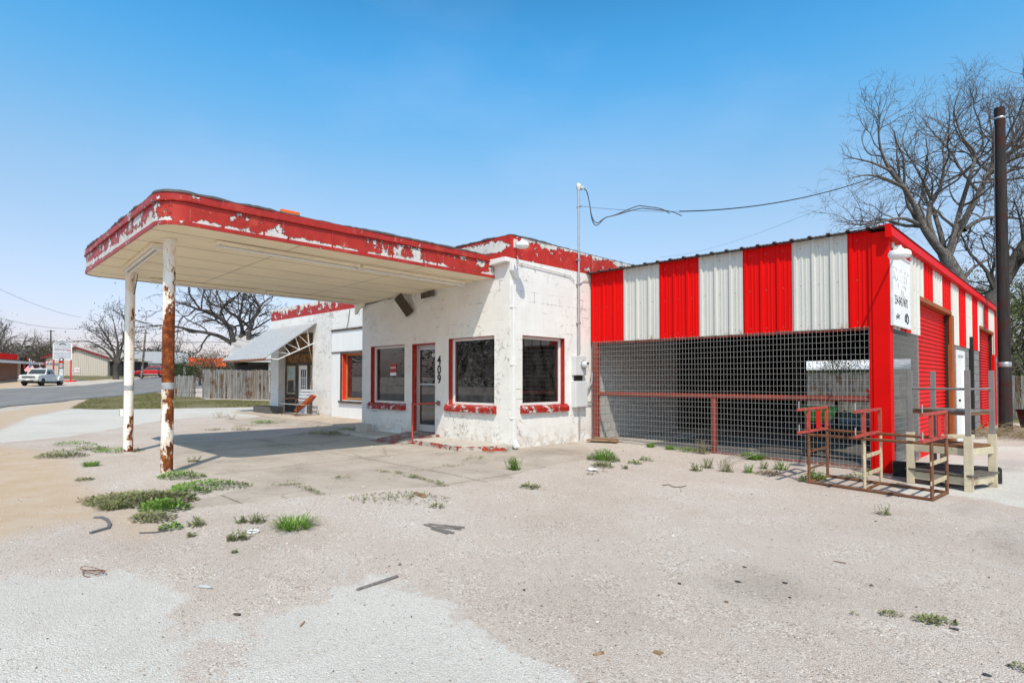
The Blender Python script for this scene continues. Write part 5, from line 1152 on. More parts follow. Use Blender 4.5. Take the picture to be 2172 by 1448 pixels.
# yard behind: board fence, tub, neighbour's white roof
def board_fence(name, pts, h, label, mats, bw=.14, gap=.012, rails=True, seed=1, jag=.06, group=None, post=2.4, lean=.0, missing=()):
    t = thing(name, (pts[0][0], pts[0][1], Tz(*pts[0])), label, 'fence', group); rr = random.Random(seed)
    bd = MB(); pk = MB(); k = 0
    for a, b in zip(pts[:-1], pts[1:]):
        a = Vector((*a, 0)); b = Vector((*b, 0)); L = (b - a).length; d = (b - a) / L; nrm = Vector((-d.y, d.x, 0)); n = int(L / bw)
        for i in range(n):
            k += 1
            if (i / n) and any(m0 < i / n < m1 for m0, m1 in missing): continue
            p = a + d * (i * bw + bw / 2) + nrm * rr.uniform(-.012, .012); z = Tz(p.x, p.y) - .05; hh = h + rr.uniform(-jag, jag * .6); ww = bw - gap - rr.random() * .01
            bd.cur = rr.choice(range(len(mats))); tilt_ = rr.uniform(-.014, .014)
            A_, B_ = p - d * ww / 2, p + d * ww / 2; top = hh + .05
            bd.prism([A_ + up * z, B_ + up * z, B_ + up * (z + top - .03) + d * tilt_, B_ - d * .025 + up * (z + top) + d * tilt_, A_ + d * .025 + up * (z + top) + d * tilt_, A_ + up * (z + top - .03) + d * tilt_], nrm * .018)
        for i in range(int(L / post) + 1):
            p = a + d * min(i * post, L) + nrm * .10; z = Tz(p.x, p.y); pk.box(p.x - .05, p.x + .05, p.y - .05, p.y + .05, z - .1, z + h * .95)
        for f_ in (.22, .8):
            m_ = max(1, int(L / 4))
            for i in range(m_):
                p = a + d * L * i / m_ + nrm * .045; q = a + d * L * (i + 1) / m_ + nrm * .045; pk.bar(p + up * (Tz(p.x, p.y) + h * f_), q + up * (Tz(q.x, q.y) + h * f_), .04, .09)
    bd.build('boards', mats, t); pk.build('posts_and_rails', M['darkwood'], t); return t
GW = [M['greywood'], mat_wood('pale_grey_boards', (.30, .29, .275), (.13, .125, .12), None, sc=1.3), mat_wood('brown_stained_boards', (.15, .095, .055), (.24, .215, .19), (.10, .055, .03), sc=1.3)]
GWG = GW[:2]
board_fence('board_fence', [(-12.5, 30.4), (5.5, 30.4)], 1.72, 'tall grey board fence across the yard behind the striped shed', GWG, seed=4)
tb_ = at(2165, 908); tx, ty = tb_.x, tb_.y
pt = thing('plant_tub', (tx, ty, Tz(tx, ty)), 'black plastic tub with two leaning canes beyond the utility pole', 'tub')
MB().lathe((tx + .2, ty + .5, Tz(tx, ty)), [(.22, 0), (.24, .02), (.33, .5), (.36, .52), (.36, .58), (.32, .58), (.30, .5), (.0, .48)], 22).build('tub', M['black'], pt, smooth=True)
mb = MB(); z = Tz(tx, ty); mb.tube([(tx + .0, ty + .5, z + .5), (tx - .2, ty + .7, z + 2.1)], .012, 5); mb.tube([(tx + .4, ty + .5, z + .5), (tx - .05, ty + .6, z + 1.3)], .012, 5); mb.build('cane', M['darkwood'], pt)
# ------------------------------------------------------------------ bare trees
class Tree:
    def __init__(s, seed, sides=(8, 6, 4, 3, 3), dens=(1.6, 2.6, 4.2, 5.5), maxl=4, wander=.20, lift=.05, step=(.5, .34, .24, .16, .12), tw=.004, kids=True):
        s.r = random.Random(seed); s.tr = MB(); s.cr = MB(); s.sides, s.dens, s.maxl, s.wander, s.lift, s.step, s.tw = sides, dens, maxl, wander, lift, step, tw
        s.tips = []
    def rv(s): return Vector((s.r.gauss(0, 1), s.r.gauss(0, 1), s.r.gauss(0, 1)))
    def tube(s, pts, rad, lvl): (s.tr if lvl <= 1 else s.cr).tube(pts, rad, s.sides[min(lvl, 4)], False)
    def kidsof(s, pts, rad, lvl, t0=.2, lenscale=1.):
        L = sum((b - a).length for a, b in zip(pts[:-1], pts[1:])); n = len(pts)
        k = max(1, int(L * s.dens[min(lvl, 3)] * s.r.uniform(.8, 1.2)))
        for _ in range(k):
            t = t0 + (1 - t0) * s.r.random() ** .85; f = t * (n - 1); i = min(int(f), n - 2); u = f - i
            p = pts[i].lerp(pts[i + 1], u); d = (pts[i + 1] - pts[i]).normalized(); rr = rad[i] + (rad[i + 1] - rad[i]) * u
            ax = d.cross(s.rv()).normalized(); q = Matrix.Rotation(RAD(s.r.uniform(28, 68)), 3, ax) @ d
            q = (q + Vector((0, 0, s.lift * 2))).normalized()
            l = L * s.r.uniform(.28, .62) * (1.1 - .5 * t) * lenscale
            if lvl >= 2: l = max(l, s.r.uniform(.25, .6))
            s.grow(p, q, l, min(rr * s.r.uniform(.45, .7), .02 * l + .012), lvl + 1)
    def grow(s, p, d, L, r, lvl):
        n = max(3, int(L / s.step[min(lvl, 4)])); n = min(n, 16); st = L / n; pts = [Vector(p)]; d = Vector(d)
        r1 = max(r * .35, s.tw); r = max(r, s.tw * 1.2)
        for _ in range(n):
            d = (d + s.rv() * s.wander + Vector((0, 0, s.lift))).normalized(); pts.append(pts[-1] + d * st)
        rad = [r + (r1 - r) * k / n for k in range(n + 1)]
        s.tube(pts, rad, lvl)
        if lvl < s.maxl: s.kidsof(pts, rad, lvl)
        else: s.tips.append(pts[-1])
    def guide(s, px, depth, r0, r1, lvl=0, dj=.0, kids=True, t0=.15, bulge=None, lenscale=1.):
        """a limb drawn through the picture points px at the given distance; it also swings towards / away from us"""
        n = len(px); pts = []; rnd = s.r.uniform(-1, 1)
        for i, (x, y) in enumerate(px):
            q = dep(x, y, depth + dj * (i / max(1, n - 1)) ** 1.2 + .12 * s.r.gauss(0, 1) * (i > 0)); pts.append(q)
        fine = []
        for i in range(n - 1):
            a = pts[max(0, i - 1)]; b = pts[i]; c = pts[i + 1]; d = pts[min(n - 1, i + 2)]
            for k in range(4):
                t = k / 4; fine.append(.5 * ((2 * b) + (c - a) * t + (2 * a - 5 * b + 4 * c - d) * t * t + (3 * b - a - 3 * c + d) * t ** 3))
        fine.append(pts[-1]); m = len(fine)
        rad = [r0 + (r1 - r0) * (k / (m - 1)) ** .8 for k in range(m)]
        s.tr.tube(fine, rad, 9 if r0 > .1 else 6, False)
        if kids: s.kidsof(fine, rad, 1 if r0 > .09 else 2, t0, lenscale)
        return fine
    def leaves(s, n, size, spread, pts=None):
        pts = pts or s.tips; V = []; Fc = []
        for k in range(n):
            p = s.r.choice(pts) + s.rv() * spread; a = s.rv().normalized() * size * s.r.uniform(.6, 1.3); b = a.cross(s.rv()).normalized() * size * .5
            i = len(V); V += [p - a * .5, p + b * .5, p + a * .5, p - b * .5]; Fc.append((i, i + 1, i + 2, i + 3))
        mb = MB(); mb.add(V, Fc); return mb
    def build(s, name, base, label, bark, twig, group=None, leaf=None, cat='tree'):
        t = thing(name, base, label, cat, group); s.tr.build('trunk', bark, t, smooth=True, angle=180, recalc=False)
        c = None
        if s.cr.f: c = s.cr.build('crown', twig, t, smooth=False, recalc=False)
        if leaf: leaf[0].build('leaves', leaf[1], c or t, recalc=False)
        return t

# the great bare tree behind the shed
D = 26.0
tree = Tree(21, dens=(1.2, 2.4, 3.9, 5.2), maxl=4, wander=.17, lift=.035, tw=.0036)
tree.guide([(2055, 700), (2048, 640), (2031, 592), (2006, 545), (2000, 530)], D, .38, .24, kids=False)
tree.guide([(2006, 545), (1978, 510), (1958, 480), (1944, 445), (1917, 397), (1888, 362), (1868, 315), (1864, 275), (1868, 240)], D, .20, .012, dj=-1.5, lenscale=.8)
tree.guide([(1960, 482), (1932, 468), (1907, 463), (1870, 470), (1820, 476), (1785, 468)], D, .105, .012, dj=-2.5, lenscale=.8)
tree.guide([(1917, 397), (1870, 376), (1830, 372), (1795, 382)], D - .8, .075, .01, dj=-1, lenscale=.85)
tree.guide([(1888, 362), (1850, 345), (1812, 336), (1785, 326)], D - 1, .065, .01, dj=1, lenscale=.85)
tree.guide([(1984, 515), (1970, 470), (1976, 425), (1994, 400), (2003, 345), (2000, 310), (2014, 262), (2010, 215)], D, .135, .010, dj=1.5, lenscale=.85)
tree.guide([(1976, 425), (1962, 392), (1944, 358), (1915, 305), (1924, 262)], D + .3, .09, .01, dj=.5, lenscale=.85)
tree.guide([(2004, 540), (1996, 500), (1985, 462), (1978, 440)], D + .4, .13, .08, dj=.4)
tree.guide([(2008, 545), (2022, 500), (2040, 432), (2058, 372), (2068, 326), (2042, 292), (2024, 240), (2030, 205)], D, .14, .010, dj=-2, lenscale=.85)
tree.guide([(2010, 545), (2032, 492), (2070, 422), (2100, 360), (2126, 322), (2152, 288), (2182, 240), (2196, 200)], D, .18, .02, dj=2, lenscale=.85)
tree.guide([(2044, 488), (2080, 466), (2122, 460), (2172, 463), (2225, 450)], D + .3, .11, .02, dj=2)
tree.guide([(2098, 364), (2076, 346), (2052, 312), (2032, 285), (2022, 240), (2040, 180)], D + 1, .08, .01, dj=0)
tree.guide([(2104, 354), (2106, 300), (2098, 240), (2104, 205)], D + 1.2, .08, .01, dj=1, lenscale=.85)
tree.guide([(2150, 290), (2140, 235), (2146, 205)], D + 1.6, .06, .01, dj=1, lenscale=.85)
tree.guide([(2036, 606), (2060, 572), (2092, 552), (2110, 545)], D, .09, .02)
tree.guide([(2172, 500), (2190, 420), (2176, 340), (2190, 280)], D + 2, .10, .02)
lf = tree.leaves(420, .07, .12)
b_ = dep(2058, 800, D); tree.build('bare_tree', (b_.x, b_.y, Tz(b_.x, b_.y)), 'great leafless tree with spreading grey limbs towering behind the striped shed', M['bark'], M['twig'], leaf=(lf, M['leaf_brown']))
t2 = Tree(5, dens=(1.1, 1.8, 3, 4), maxl=3, wander=.2)
t2.guide([(2075, 720), (2098, 648), (2130, 592), (2175, 520), (2240, 430)], 27, .40, .25); t2.guide([(2130, 592), (2120, 560), (2090, 530), (2080, 500)], 27, .08, .02)
t2.guide([(2172, 525), (2165, 470), (2150, 420)], 27, .1, .02)
b_ = dep(2070, 780, 27); t2.build('leaning_tree', (b_.x, b_.y, Tz(b_.x, b_.y)), 'thick dark trunk leaning right behind the utility pole', M['bark_dark'], M['twig_dark'])
# sparse olive-leaved trees further back
def leafy(px, py0, depth, h, w, seed, label, leafm, n, size=.11, bark=M['bark_dark'], twig=M['twig_dark'], name='live_oak', trunks=5, dens=(1.3, 2.0, 3.2, 4), group=None, lean=0):
    b = dep(px, py0, depth); z = Tz(b.x, b.y); b = Vector((b.x, b.y, z)); t = Tree(seed, dens=dens, maxl=3, wander=.24, lift=.05, tw=.007, step=(.6, .5, .4, .3, .3))
    t.tr.tube([b - up * .3, b + up * h * .12, b + up * h * .25], [h * .035, h * .03, h * .026], 8, False)
    for k in range(trunks):
        a = 2 * pi * k / trunks + t.r.uniform(-.4, .4); d = Vector((cos(a) * w / h * 1.1 + lean, sin(a) * w / h * 1.1, t.r.uniform(.55, 1.1))).normalized()
        t.grow(b + up * h * .2, d, math.hypot(h * .75, w * .4) * t.r.uniform(.7, 1.), h * .018, 1)
    lf = t.leaves(n, size, size * 4) if n else None
    return t.build(name, b, label, bark, twig, leaf=(lf, leafm) if lf else None, group=group)
leafy(2095, 800, 38, 9.5, 7, 31, 'olive leaved tree showing between the bare limbs left of the utility pole', M['leaf_oak'], 9000, .15)
leafy(2190, 800, 34, 7.5, 7, 33, 'green leafy tree at the right edge beyond the board fence', M['leaf_oak'], 6500, .12)
leafy(2140, 800, 46, 9, 7, 35, 'dull green tree directly behind the utility pole', M['leaf_oak'], 6000, .14)
leafy(1965, 800, 50, 11, 8, 36, 'thin leafless tree seen low behind the striped shed roof', M['leaf_brown'], 300, name='bare_tree', bark=M['bark'], twig=M['twig'], dens=(1.6, 2.6, 3.6, 4))
leafy(1830, 800, 60, 9.5, 7, 37, 'small leafless tree peeping over the shed roof near its corner', M['leaf_brown'], 200, name='bare_tree', bark=M['bark'], twig=M['twig'])
leafy(1022, 800, 52, 13.6, 5, 38, 'bare tree top rising above the parapet at the station corner', M['leaf_brown'], 120, name='bare_tree', bark=M['bark'], twig=M['twig'], dens=(1.4, 2.2, 3.2, 4))
leafy(1128, 800, 60, 14.0, 4, 39, 'faint bare tree top just right of the corner yard lamp', M['leaf_brown'], 60, name='bare_tree', bark=M['bark'], twig=M['twig'], dens=(1.2, 2.0, 3, 4))
leafy(1790, 800, 34, 3.2, 3.4, 41, 'dark bushy tree in the yard seen through the back opening of the shed', M['leaf_dark'], 2200, name='bush')

# big dark oak behind the board fence on the left
D = 48
oak = Tree(44, dens=(.95, 1.6, 2.5, 2.9), maxl=4, wander=.26, lift=.02, tw=.009, step=(.7, .5, .38, .3, .25))
oak.guide([(506, 815), (503, 770), (498, 738), (489, 700), (480, 686), (466, 673), (443, 660), (423, 657), (400, 648), (372, 640), (350, 628)], D, .30, .03, dj=-3)
oak.guide([(510, 800), (508, 750), (508, 726), (514, 700), (508, 675), (512, 658), (514, 637), (524, 600), (520, 570)], D, .25, .03, dj=2)
oak.guide([(508, 675), (493, 666), (478, 655), (458, 648), (441, 640), (430, 626), (415, 606)], D + .5, .14, .02, dj=-1)
oak.guide([(518, 790), (526, 730), (529, 703), (533, 683), (546, 663), (549, 650), (543, 637), (537, 620), (530, 590)], D, .24, .03, dj=1)
oak.guide([(546, 666), (556, 645), (576, 630), (600, 615)], D + .5, .11, .015)
oak.guide([(549, 671), (566, 663), (588, 660), (612, 650)], D + .3, .09, .015)
oak.guide([(508, 677), (518, 684), (528, 693)], D + .3, .12, .10, kids=False)
oak.guide([(500, 735), (470, 715), (440, 706), (414, 702), (380, 694), (345, 690), (312, 692), (285, 694)], D, .19, .02, dj=-4)
oak.guide([(466, 673), (450, 680), (425, 682), (400, 690)], D - 1, .08, .015)
oak.guide([(480, 686), (470, 660), (465, 630), (450, 600)], D - 1, .09, .015, dj=2)
lf = oak.leaves(500, .16, .5)
b_ = dep(508, 810, D); oak.build('oak_tree', (b_.x, b_.y, Tz(b_.x, b_.y)), 'large leafless oak with twisting dark limbs behind the weathered board fence', M['bark_dark'], M['twig_dark'], leaf=(lf, M['leaf_dark']))
D = 91
o2 = Tree(48, dens=(.75, 1.3, 2.0, 2.2), maxl=4, wander=.22, lift=.03, tw=.016, step=(1., .8, .7, .6, .5))
o2.guide([(246, 806), (246, 790), (247, 771)], D, .48, .36, kids=False)
for px_, r0, dj in (([(247, 772), (236, 757), (221, 741), (199, 728), (178, 722), (162, 724)], .22, -3), ([(247, 772), (240, 742), (228, 716), (214, 695), (200, 678)], .22, -1), ([(248, 770), (250, 730), (245, 700), (238, 668)], .24, 2), ([(249, 770), (258, 737), (266, 704), (262, 668)], .22, 2), ([(248, 775), (262, 758), (282, 742), (300, 735)], .2, 0), ([(240, 745), (222, 725), (200, 706), (186, 700)], .13, -2), ([(252, 735), (272, 712), (288, 700)], .14, 1)): o2.guide(px_, D, r0, .03, dj=dj)
lf = o2.leaves(260, .3, .5); b_ = dep(246, 803, D); o2.build('oak_tree', (b_.x, b_.y, Tz(b_.x, b_.y)), 'bare spreading tree on the lawn in front of the long beige metal building', M['bark_dark'], M['twig_dark'], leaf=(lf, M['leaf_dark']))
leafy(424, 800, 78, 5.4, 6.5, 52, 'low dark evergreen tree before the orange roofed building', M['leaf_dark'], 4200, .20, dens=(.8, 1.2, 1.6, 2))
leafy(455, 800, 62, 4.4, 5, 53, 'dense brown twiggy bush tree left of the big oak', M['leaf_brown'], 1500, .14, dens=(1.2, 1.6, 2.4, 3), name='bush')
for i, (px_, h, w_, dd, lb) in enumerate(((6, 11, 6, 112, 'bare tree at the far left edge above the red roofed shop'), (34, 10, 5, 120, 'tall bare tree second from the left edge behind the red roofed shop'), (60, 9, 5, 122, 'gnarled bare tree above the bunting of the red roofed shop'), (-25, 12, 6, 105, 'bare tree reaching in over the left edge of the view'), (150, 9.5, 7, 150, 'twiggy tree behind the house shaped shop sign'), (190, 9, 7, 160, 'twiggy grey tree above the ridge of the beige metal building'), (325, 10.5, 7, 135, 'bare grey tree above the grey roofed house'), (360, 9.5, 6, 142, 'bare tree just right of the rusty column'))):
    leafy(px_, 800, dd, h, w_, 60 + i, lb, M['leaf_brown'], 150, .25, name='bare_tree', bark=M['bark'], twig=M['twig'], dens=(1.0, 1.5, 2.1, 2.4), trunks=6)
leafy(92, 800, 125, 7.0, 6.5, 71, 'rounded brown bush tree left of the house shaped shop sign', M['leaf_brown'], 5200, .26, name='bush', dens=(.7, 1, 1.3, 1.5))
leafy(112, 800, 132, 8.4, 4, 72, 'dark green tree behind the house shaped shop sign', M['leaf_dark'], 2600, .26, dens=(.6, .9, 1.2, 1.4))
leafy(372, 800, 112, 2.6, 3.4, 73, 'dark round shrub beside the grey roofed house', M['leaf_dark'], 2600, .2, name='bush', dens=(.8, 1, 1.3, 1.5))

# far woods closing the horizon
def woods(name, pts, h, seed, label, col, n, k_=1.):
    r = np.random.default_rng(seed); V = []; Fc = []; k = len(pts) - 1
    t = r.random(n) * k; i = np.minimum(t.astype(int), k - 1); f = t - i; P = np.array(pts, float)
    xy = P[i] * (1 - f)[:, None] + P[i + 1] * f[:, None] + r.normal(0, 4, (n, 2))
    hh = h * (.65 + .35 * np.sin(t * 9 + np.sin(t * 23)))
    z = T(xy[:, 0], xy[:, 1]) + hh * r.random(n) ** .8
    a = r.normal(0, 1, (n, 3)); a /= np.linalg.norm(a, axis=1)[:, None]; b = np.cross(a, r.normal(0, 1, (n, 3))); b /= np.linalg.norm(b, axis=1)[:, None]
    s_ = k_ * r.uniform(.35, .9, n)[:, None]; c = np.concatenate([xy, z[:, None]], 1)
    V = np.stack([c - a * s_, c + b * s_ * .4, c + a * s_, c - b * s_ * .4], 1).reshape(-1, 3); Fc = np.arange(n * 4).reshape(-1, 4)
    o = MB().np(V, Fc).build(name, col, None, recalc=False); tag(o, label, 'woods', kind='stuff')
woods('far_woods', [(-150, -60), (-190, 20), (-190, 70), (-150, 110)], 8.0, 3, 'grey brown woods along the horizon behind the far buildings', mat_leaf('far_wood_twigs', (.10, .095, .075), (.17, .155, .13)), 26000)
woods('back_woods', [(-70, 80), (-30, 75), (0, 70), (30, 60)], 4.5, 5, 'olive brush and trees behind the back yard fence', mat_leaf('back_wood_leaves', (.07, .08, .035), (.14, .135, .08)), 12000)

# ------------------------------------------------------------------ weeds
def blades(mb, c, n, R, H, r, w=.006, flat=.6):
    for _ in range(n):
        a = r.uniform(0, 2 * pi); q = R * math.sqrt(r.random()) * .55; b = Vector((c.x + q * cos(a), c.y + q * sin(a), 0)); b.z = Tz(b.x, b.y)
        o = Vector((cos(a + r.gauss(0, .5)), sin(a + r.gauss(0, .5)), 0)); h = H * r.uniform(.4, 1.1); e = R * r.uniform(.2, flat); s_ = Vector((-o.y, o.x, 0)) * w * r.uniform(.7, 1.4)
        m_ = b + o * e * .5 + up * h * .7; tp = b + o * e * 1.25 + up * h * r.uniform(.25, 1.)
        mb.add([b - s_, b + s_, m_ + s_ * .7, m_ - s_ * .7, tp], [(0, 1, 2, 3), (3, 2, 4)])
def leaflets(mb, c, n, R, H, r, size=.02, ex=1., rot=0.):
    for _ in range(n):
        a = r.uniform(0, 2 * pi); q = R * math.sqrt(r.random()); x, y = q * cos(a) * ex, q * sin(a); p = Vector((c.x + x * cos(rot) - y * sin(rot), c.y + x * sin(rot) + y * cos(rot), 0)); p.z = Tz(p.x, p.y) + H * (1 - (q / R) ** 2) * r.random() + .006
        d = Vector((cos(a) + r.gauss(0, .6), sin(a) + r.gauss(0, .6), r.uniform(-.1, .8))).normalized(); L = min(size, R * .45) * r.uniform(.6, 1.5); s_ = d.cross(up).normalized() * L * .28
        mb.add([p, p + d * L * .5 + s_, p + d * L, p + d * L * .5 - s_], [(0, 1, 2, 3)])
def stems(mb, c, n, R, H, r, size=.012):
    for _ in range(n):
        a = r.uniform(0, 2 * pi); b = Vector((c.x + R * .35 * r.gauss(0, 1), c.y + R * .35 * r.gauss(0, 1), 0)); b.z = Tz(b.x, b.y); h = H * r.uniform(.5, 1.1); t = b + Vector((cos(a) * R * .5, sin(a) * R * .5, h))
        mb.tube([b, b.lerp(t, .5) + up * h * .12, t], .0022, 3, False)
        for k in range(7):
            p = b.lerp(t, .15 + .12 * k); d = Vector((r.gauss(0, 1), r.gauss(0, 1), .5)).normalized(); L = size * r.uniform(1., 2.2); s_ = d.cross(up).normalized() * L * .2
            mb.add([p, p + d * L * .5 + s_, p + d * L, p + d * L * .5 - s_], [(0, 1, 2, 3)])
WN = [0]
def weed(px, py, R, H, kind, label, n=None, mat='weed', ex=1., rot=0., name='weed', group='weeds growing through the lot'):
    WN[0] += 1; r = random.Random(100 + WN[0]); c = at(px, py); mb = MB()
    if kind == 'grass': blades(mb, c, n or 160, R, H, r, .004)
    elif kind == 'leafy': leaflets(mb, c, n or 260, R, H, r, .035, ex, rot)
    elif kind == 'stem': stems(mb, c, n or 14, R, H, r, .016); leaflets(mb, c, 60, R * .7, H * .2, r, .03)
    elif kind == 'mix': leaflets(mb, c, n or 500, R, H, r, .04, ex, rot); blades(mb, c, (n or 500) // 4, R, H * 1.2, r, .003)
    o = mb.build(name, M[mat], None, recalc=False, origin=(c.x, c.y, Tz(c.x, c.y))); return tag(o, label, 'weed', group)
weed(300, 1062, .42, .09, 'mix', 'large sprawling dull green weed patch on the gravel left of the rusty column foot', 1700, 'weed_dull', 1.5, .7)
weed(285, 1058, .44, .06, 'mix', 'dead straw coloured weeds matted through the large sprawling patch', 420, 'weed_dry', 1.4, .7)
weed(385, 1012, .24, .10, 'leafy', 'bright leafy weed clump touching the foot of the rusty column', 620, 'weed', 1.4, .7)
weed(450, 1032, .30, .09, 'leafy', 'long bright green weed patch right of the rusty column foot', 800, 'weed', 1.7, .72)
weed(395, 1045, .22, .08, 'leafy', 'green weed patch in front of the rusty column between two larger patches', 520, 'weed', 1.3, .7)
weed(350, 1078, .22, .10, 'mix', 'fresh green lower lobe of the big weed patch', 560, 'weed', 1.3, .5)
weed(325, 1100, .17, .07, 'mix', 'brownish ragged weed below the big weed patch', 300, 'weed_dull', 1.4, .5)
weed(240, 1078, .20, .10, 'grass', 'grassy left tip of the big weed patch', 240, 'weed_dull')
weed(362, 1121, .09, .06, 'leafy', 'small green weed beside the dark rubber strip', 130, 'weed')
weed(250, 957, .30, .07, 'leafy', 'low bright weeds around the foot of the white column with the outlet', 500, 'weed', 1.6, .75)
weed(132, 968, .34, .12, 'mix', 'brown and green ragged weed at the edge of the tan dirt', 520, 'weed_dull', 1.3, .75)
weed(160, 943, .32, .07, 'leafy', 'flat green weed streak left of the white column', 380, 'weed', 1.8, .3)
weed(196, 953, .26, .06, 'mix', 'dull weed clump between the flat streak and the white column', 260, 'weed_dull', 1.4, .6)
weed(193, 988, .17, .10, 'grass', 'bright grass tuft standing alone on the tan dirt', 200, 'weed')
weed(180, 1018, .09, .04, 'mix', 'small flat weed with a dark twig on the dirt', 70, 'weed_dull')
weed(625, 1118, .27, .12, 'grass', 'largest bright grass tuft on the open gravel', 300, 'weed')
weed(545, 1108, .10, .09, 'stem', 'feathery weed just left of the largest grass tuft', 22, 'weed_dull')
weed(514, 1108, .07, .07, 'stem', 'little feathery weed above the white ring', 12, 'weed_dull')
weed(417, 1114, .10, .08, 'stem', 'star shaped weed alone right of the rubber strip', 22, 'weed_dull')
weed(404, 1138, .05, .04, 'stem', 'tiny weed below the star shaped weed', 8, 'weed_dull')
weed(492, 1146, .07, .07, 'stem', 'left of two small weeds below the white ring', 14, 'weed_dull')
weed(514, 1143, .08, .08, 'stem', 'right of two small weeds below the white ring', 16, 'weed_dull')
weed(498, 1172, .03, .03, 'stem', 'tiny dark weed sprig on bare gravel', 5, 'weed_dull')
weed(850, 1058, .34, .04, 'mix', 'thin straggling weeds beside the broken tan wood chunk', 170, 'weed_dull', 1.8, .75)
weed(928, 1075, .07, .04, 'leafy', 'small green sprig right of the straggling weeds', 60, 'weed_dull')
weed(1092, 996, .13, .20, 'stem', 'upright bushy weed on the concrete near the station corner', 70, 'weed', group='weeds by the station')
weed(1280, 975, .26, .20, 'mix', 'thick bushy weed on the gravel left of the mesh front', 620, 'weed', 1.2)
weed(1278, 989, .15, .07, 'mix', 'dull flat weed just in front of the thick bushy weed', 200, 'weed_dull', 1.3)
weed(1346, 983, .11, .07, 'leafy', 'left one of a bright leafy pair right of the thick bushy weed', 120, 'weed')
weed(1370, 976, .12, .08, 'leafy', 'right one of a bright leafy pair right of the thick bushy weed', 130, 'weed')
weed(1327, 994, .06, .08, 'stem', 'small pale weed sprig in front of the leafy pair', 12, 'weed_dull')
weed(1126, 1034, .12, .05, 'mix', 'flat little weed alone on the gravel before the station corner', 90, 'weed_dull')
weed(1380, 948, .14, .12, 'grass', 'grass tuft against the foot of the mesh, left one', 150, 'weed')
weed(1420, 953, .14, .11, 'grass', 'grass tuft against the foot of the mesh, right of another tuft', 150, 'weed')
weed(1465, 957, .24, .07, 'mix', 'low weeds along the mesh foot left of the short red post', 260, 'weed', 1.7, 0)
weed(1488, 962, .16, .28, 'stem', 'dry beige bushy weed leaning on the mesh by the short red post', 40, 'weed_dry')
weed(1598, 973, .30, .13, 'grass', 'bright long grass clump against the mesh beside pale rods', 420, 'weed')
weed(1476, 998, .12, .14, 'stem', 'leftmost feathery weed in the row before the mesh', 26, 'weed_dull')
weed(1500, 992, .13, .18, 'stem', 'tall feathery weed second in the row before the mesh', 30, 'weed_dull')
weed(1543, 1000, .13, .20, 'stem', 'tallest feathery weed in the middle of the row before the mesh', 34, 'weed_dull')
weed(1588, 1002, .10, .15, 'stem', 'feathery weed right of the tallest one before the mesh', 24, 'weed')
weed(1621, 994, .09, .13, 'stem', 'slim feathery weed below the bright long grass', 18, 'weed_dull')
weed(1656, 996, .15, .15, 'stem', 'bright feathery weed near the rusty pipe rack', 40, 'weed')
weed(1632, 1006, .16, .07, 'mix', 'brown flattened weed left of the pipe rack shadow', 200, 'weed_dry', 1.4, .3)
weed(1728, 1017, .16, .15, 'mix', 'green weed inside the left end of the pipe rack', 240, 'weed')
weed(1704, 1021, .10, .10, 'stem', 'small weed at the left foot of the pipe rack', 16, 'weed_dull')
weed(1818, 1013, .14, .10, 'leafy', 'bright leafy weed inside the pipe rack near its middle', 130, 'weed')
weed(1848, 1006, .12, .12, 'grass', 'grassy weed between pipe rack and red corner post', 90, 'weed')
weed(1874, 1091, .09, .13, 'stem', 'wiry sparse weed alone on the gravel before the pipe rack', 9, 'weed_dull')
weed(1890, 1304, .045, .02, 'mix', 'flat weed streak left of another on the right foreground gravel', 60, 'weed_dull', 1.6, .75)
weed(1982, 1319, .06, .025, 'mix', 'longest flat weed streak on the right foreground gravel', 110, 'weed_dull', 2., .45)
weed(1812, 1303, .022, .015, 'leafy', 'small flat weed with a twig on the right foreground gravel', 40, 'weed_dull')
weed(2160, 1418, .035, .03, 'leafy', 'green weed in the bottom right corner beside slate chips', 80, 'weed_dull')
weed(745, 917, .34, .14, 'mix', 'dark weeds along the slab edge left of the hollow block', 420, 'weed', 1.7, .3)
weed(700, 921, .34, .10, 'mix', 'weeds in the pavement joint in the canopy shade', 320, 'weed_dull', 2., .3)
weed(560, 897, .40, .10, 'mix', 'green weed tuft on the tan pavement before the shopfront', 300, 'weed', 1.3)
weed(468, 886, .30, .26, 'stem', 'tall pale grass stalks on the pale gravel left of the shop', 20, 'weed_dry')
weed(488, 890, .26, .20, 'stem', 'dry stalks beside the taller pale grass stalks', 16, 'weed_dry')
weed(412, 979, .12, .09, 'stem', 'dark weed sprig alone in the canopy shade', 14, 'weed_dull')
weed(455, 912, .24, .05, 'mix', 'small flat weed left of the canopy shade', 90, 'weed_dull')
weed(514, 911, .28, .06, 'mix', 'flat weed above the edge of the canopy shade', 120, 'weed_dull', 1.4)
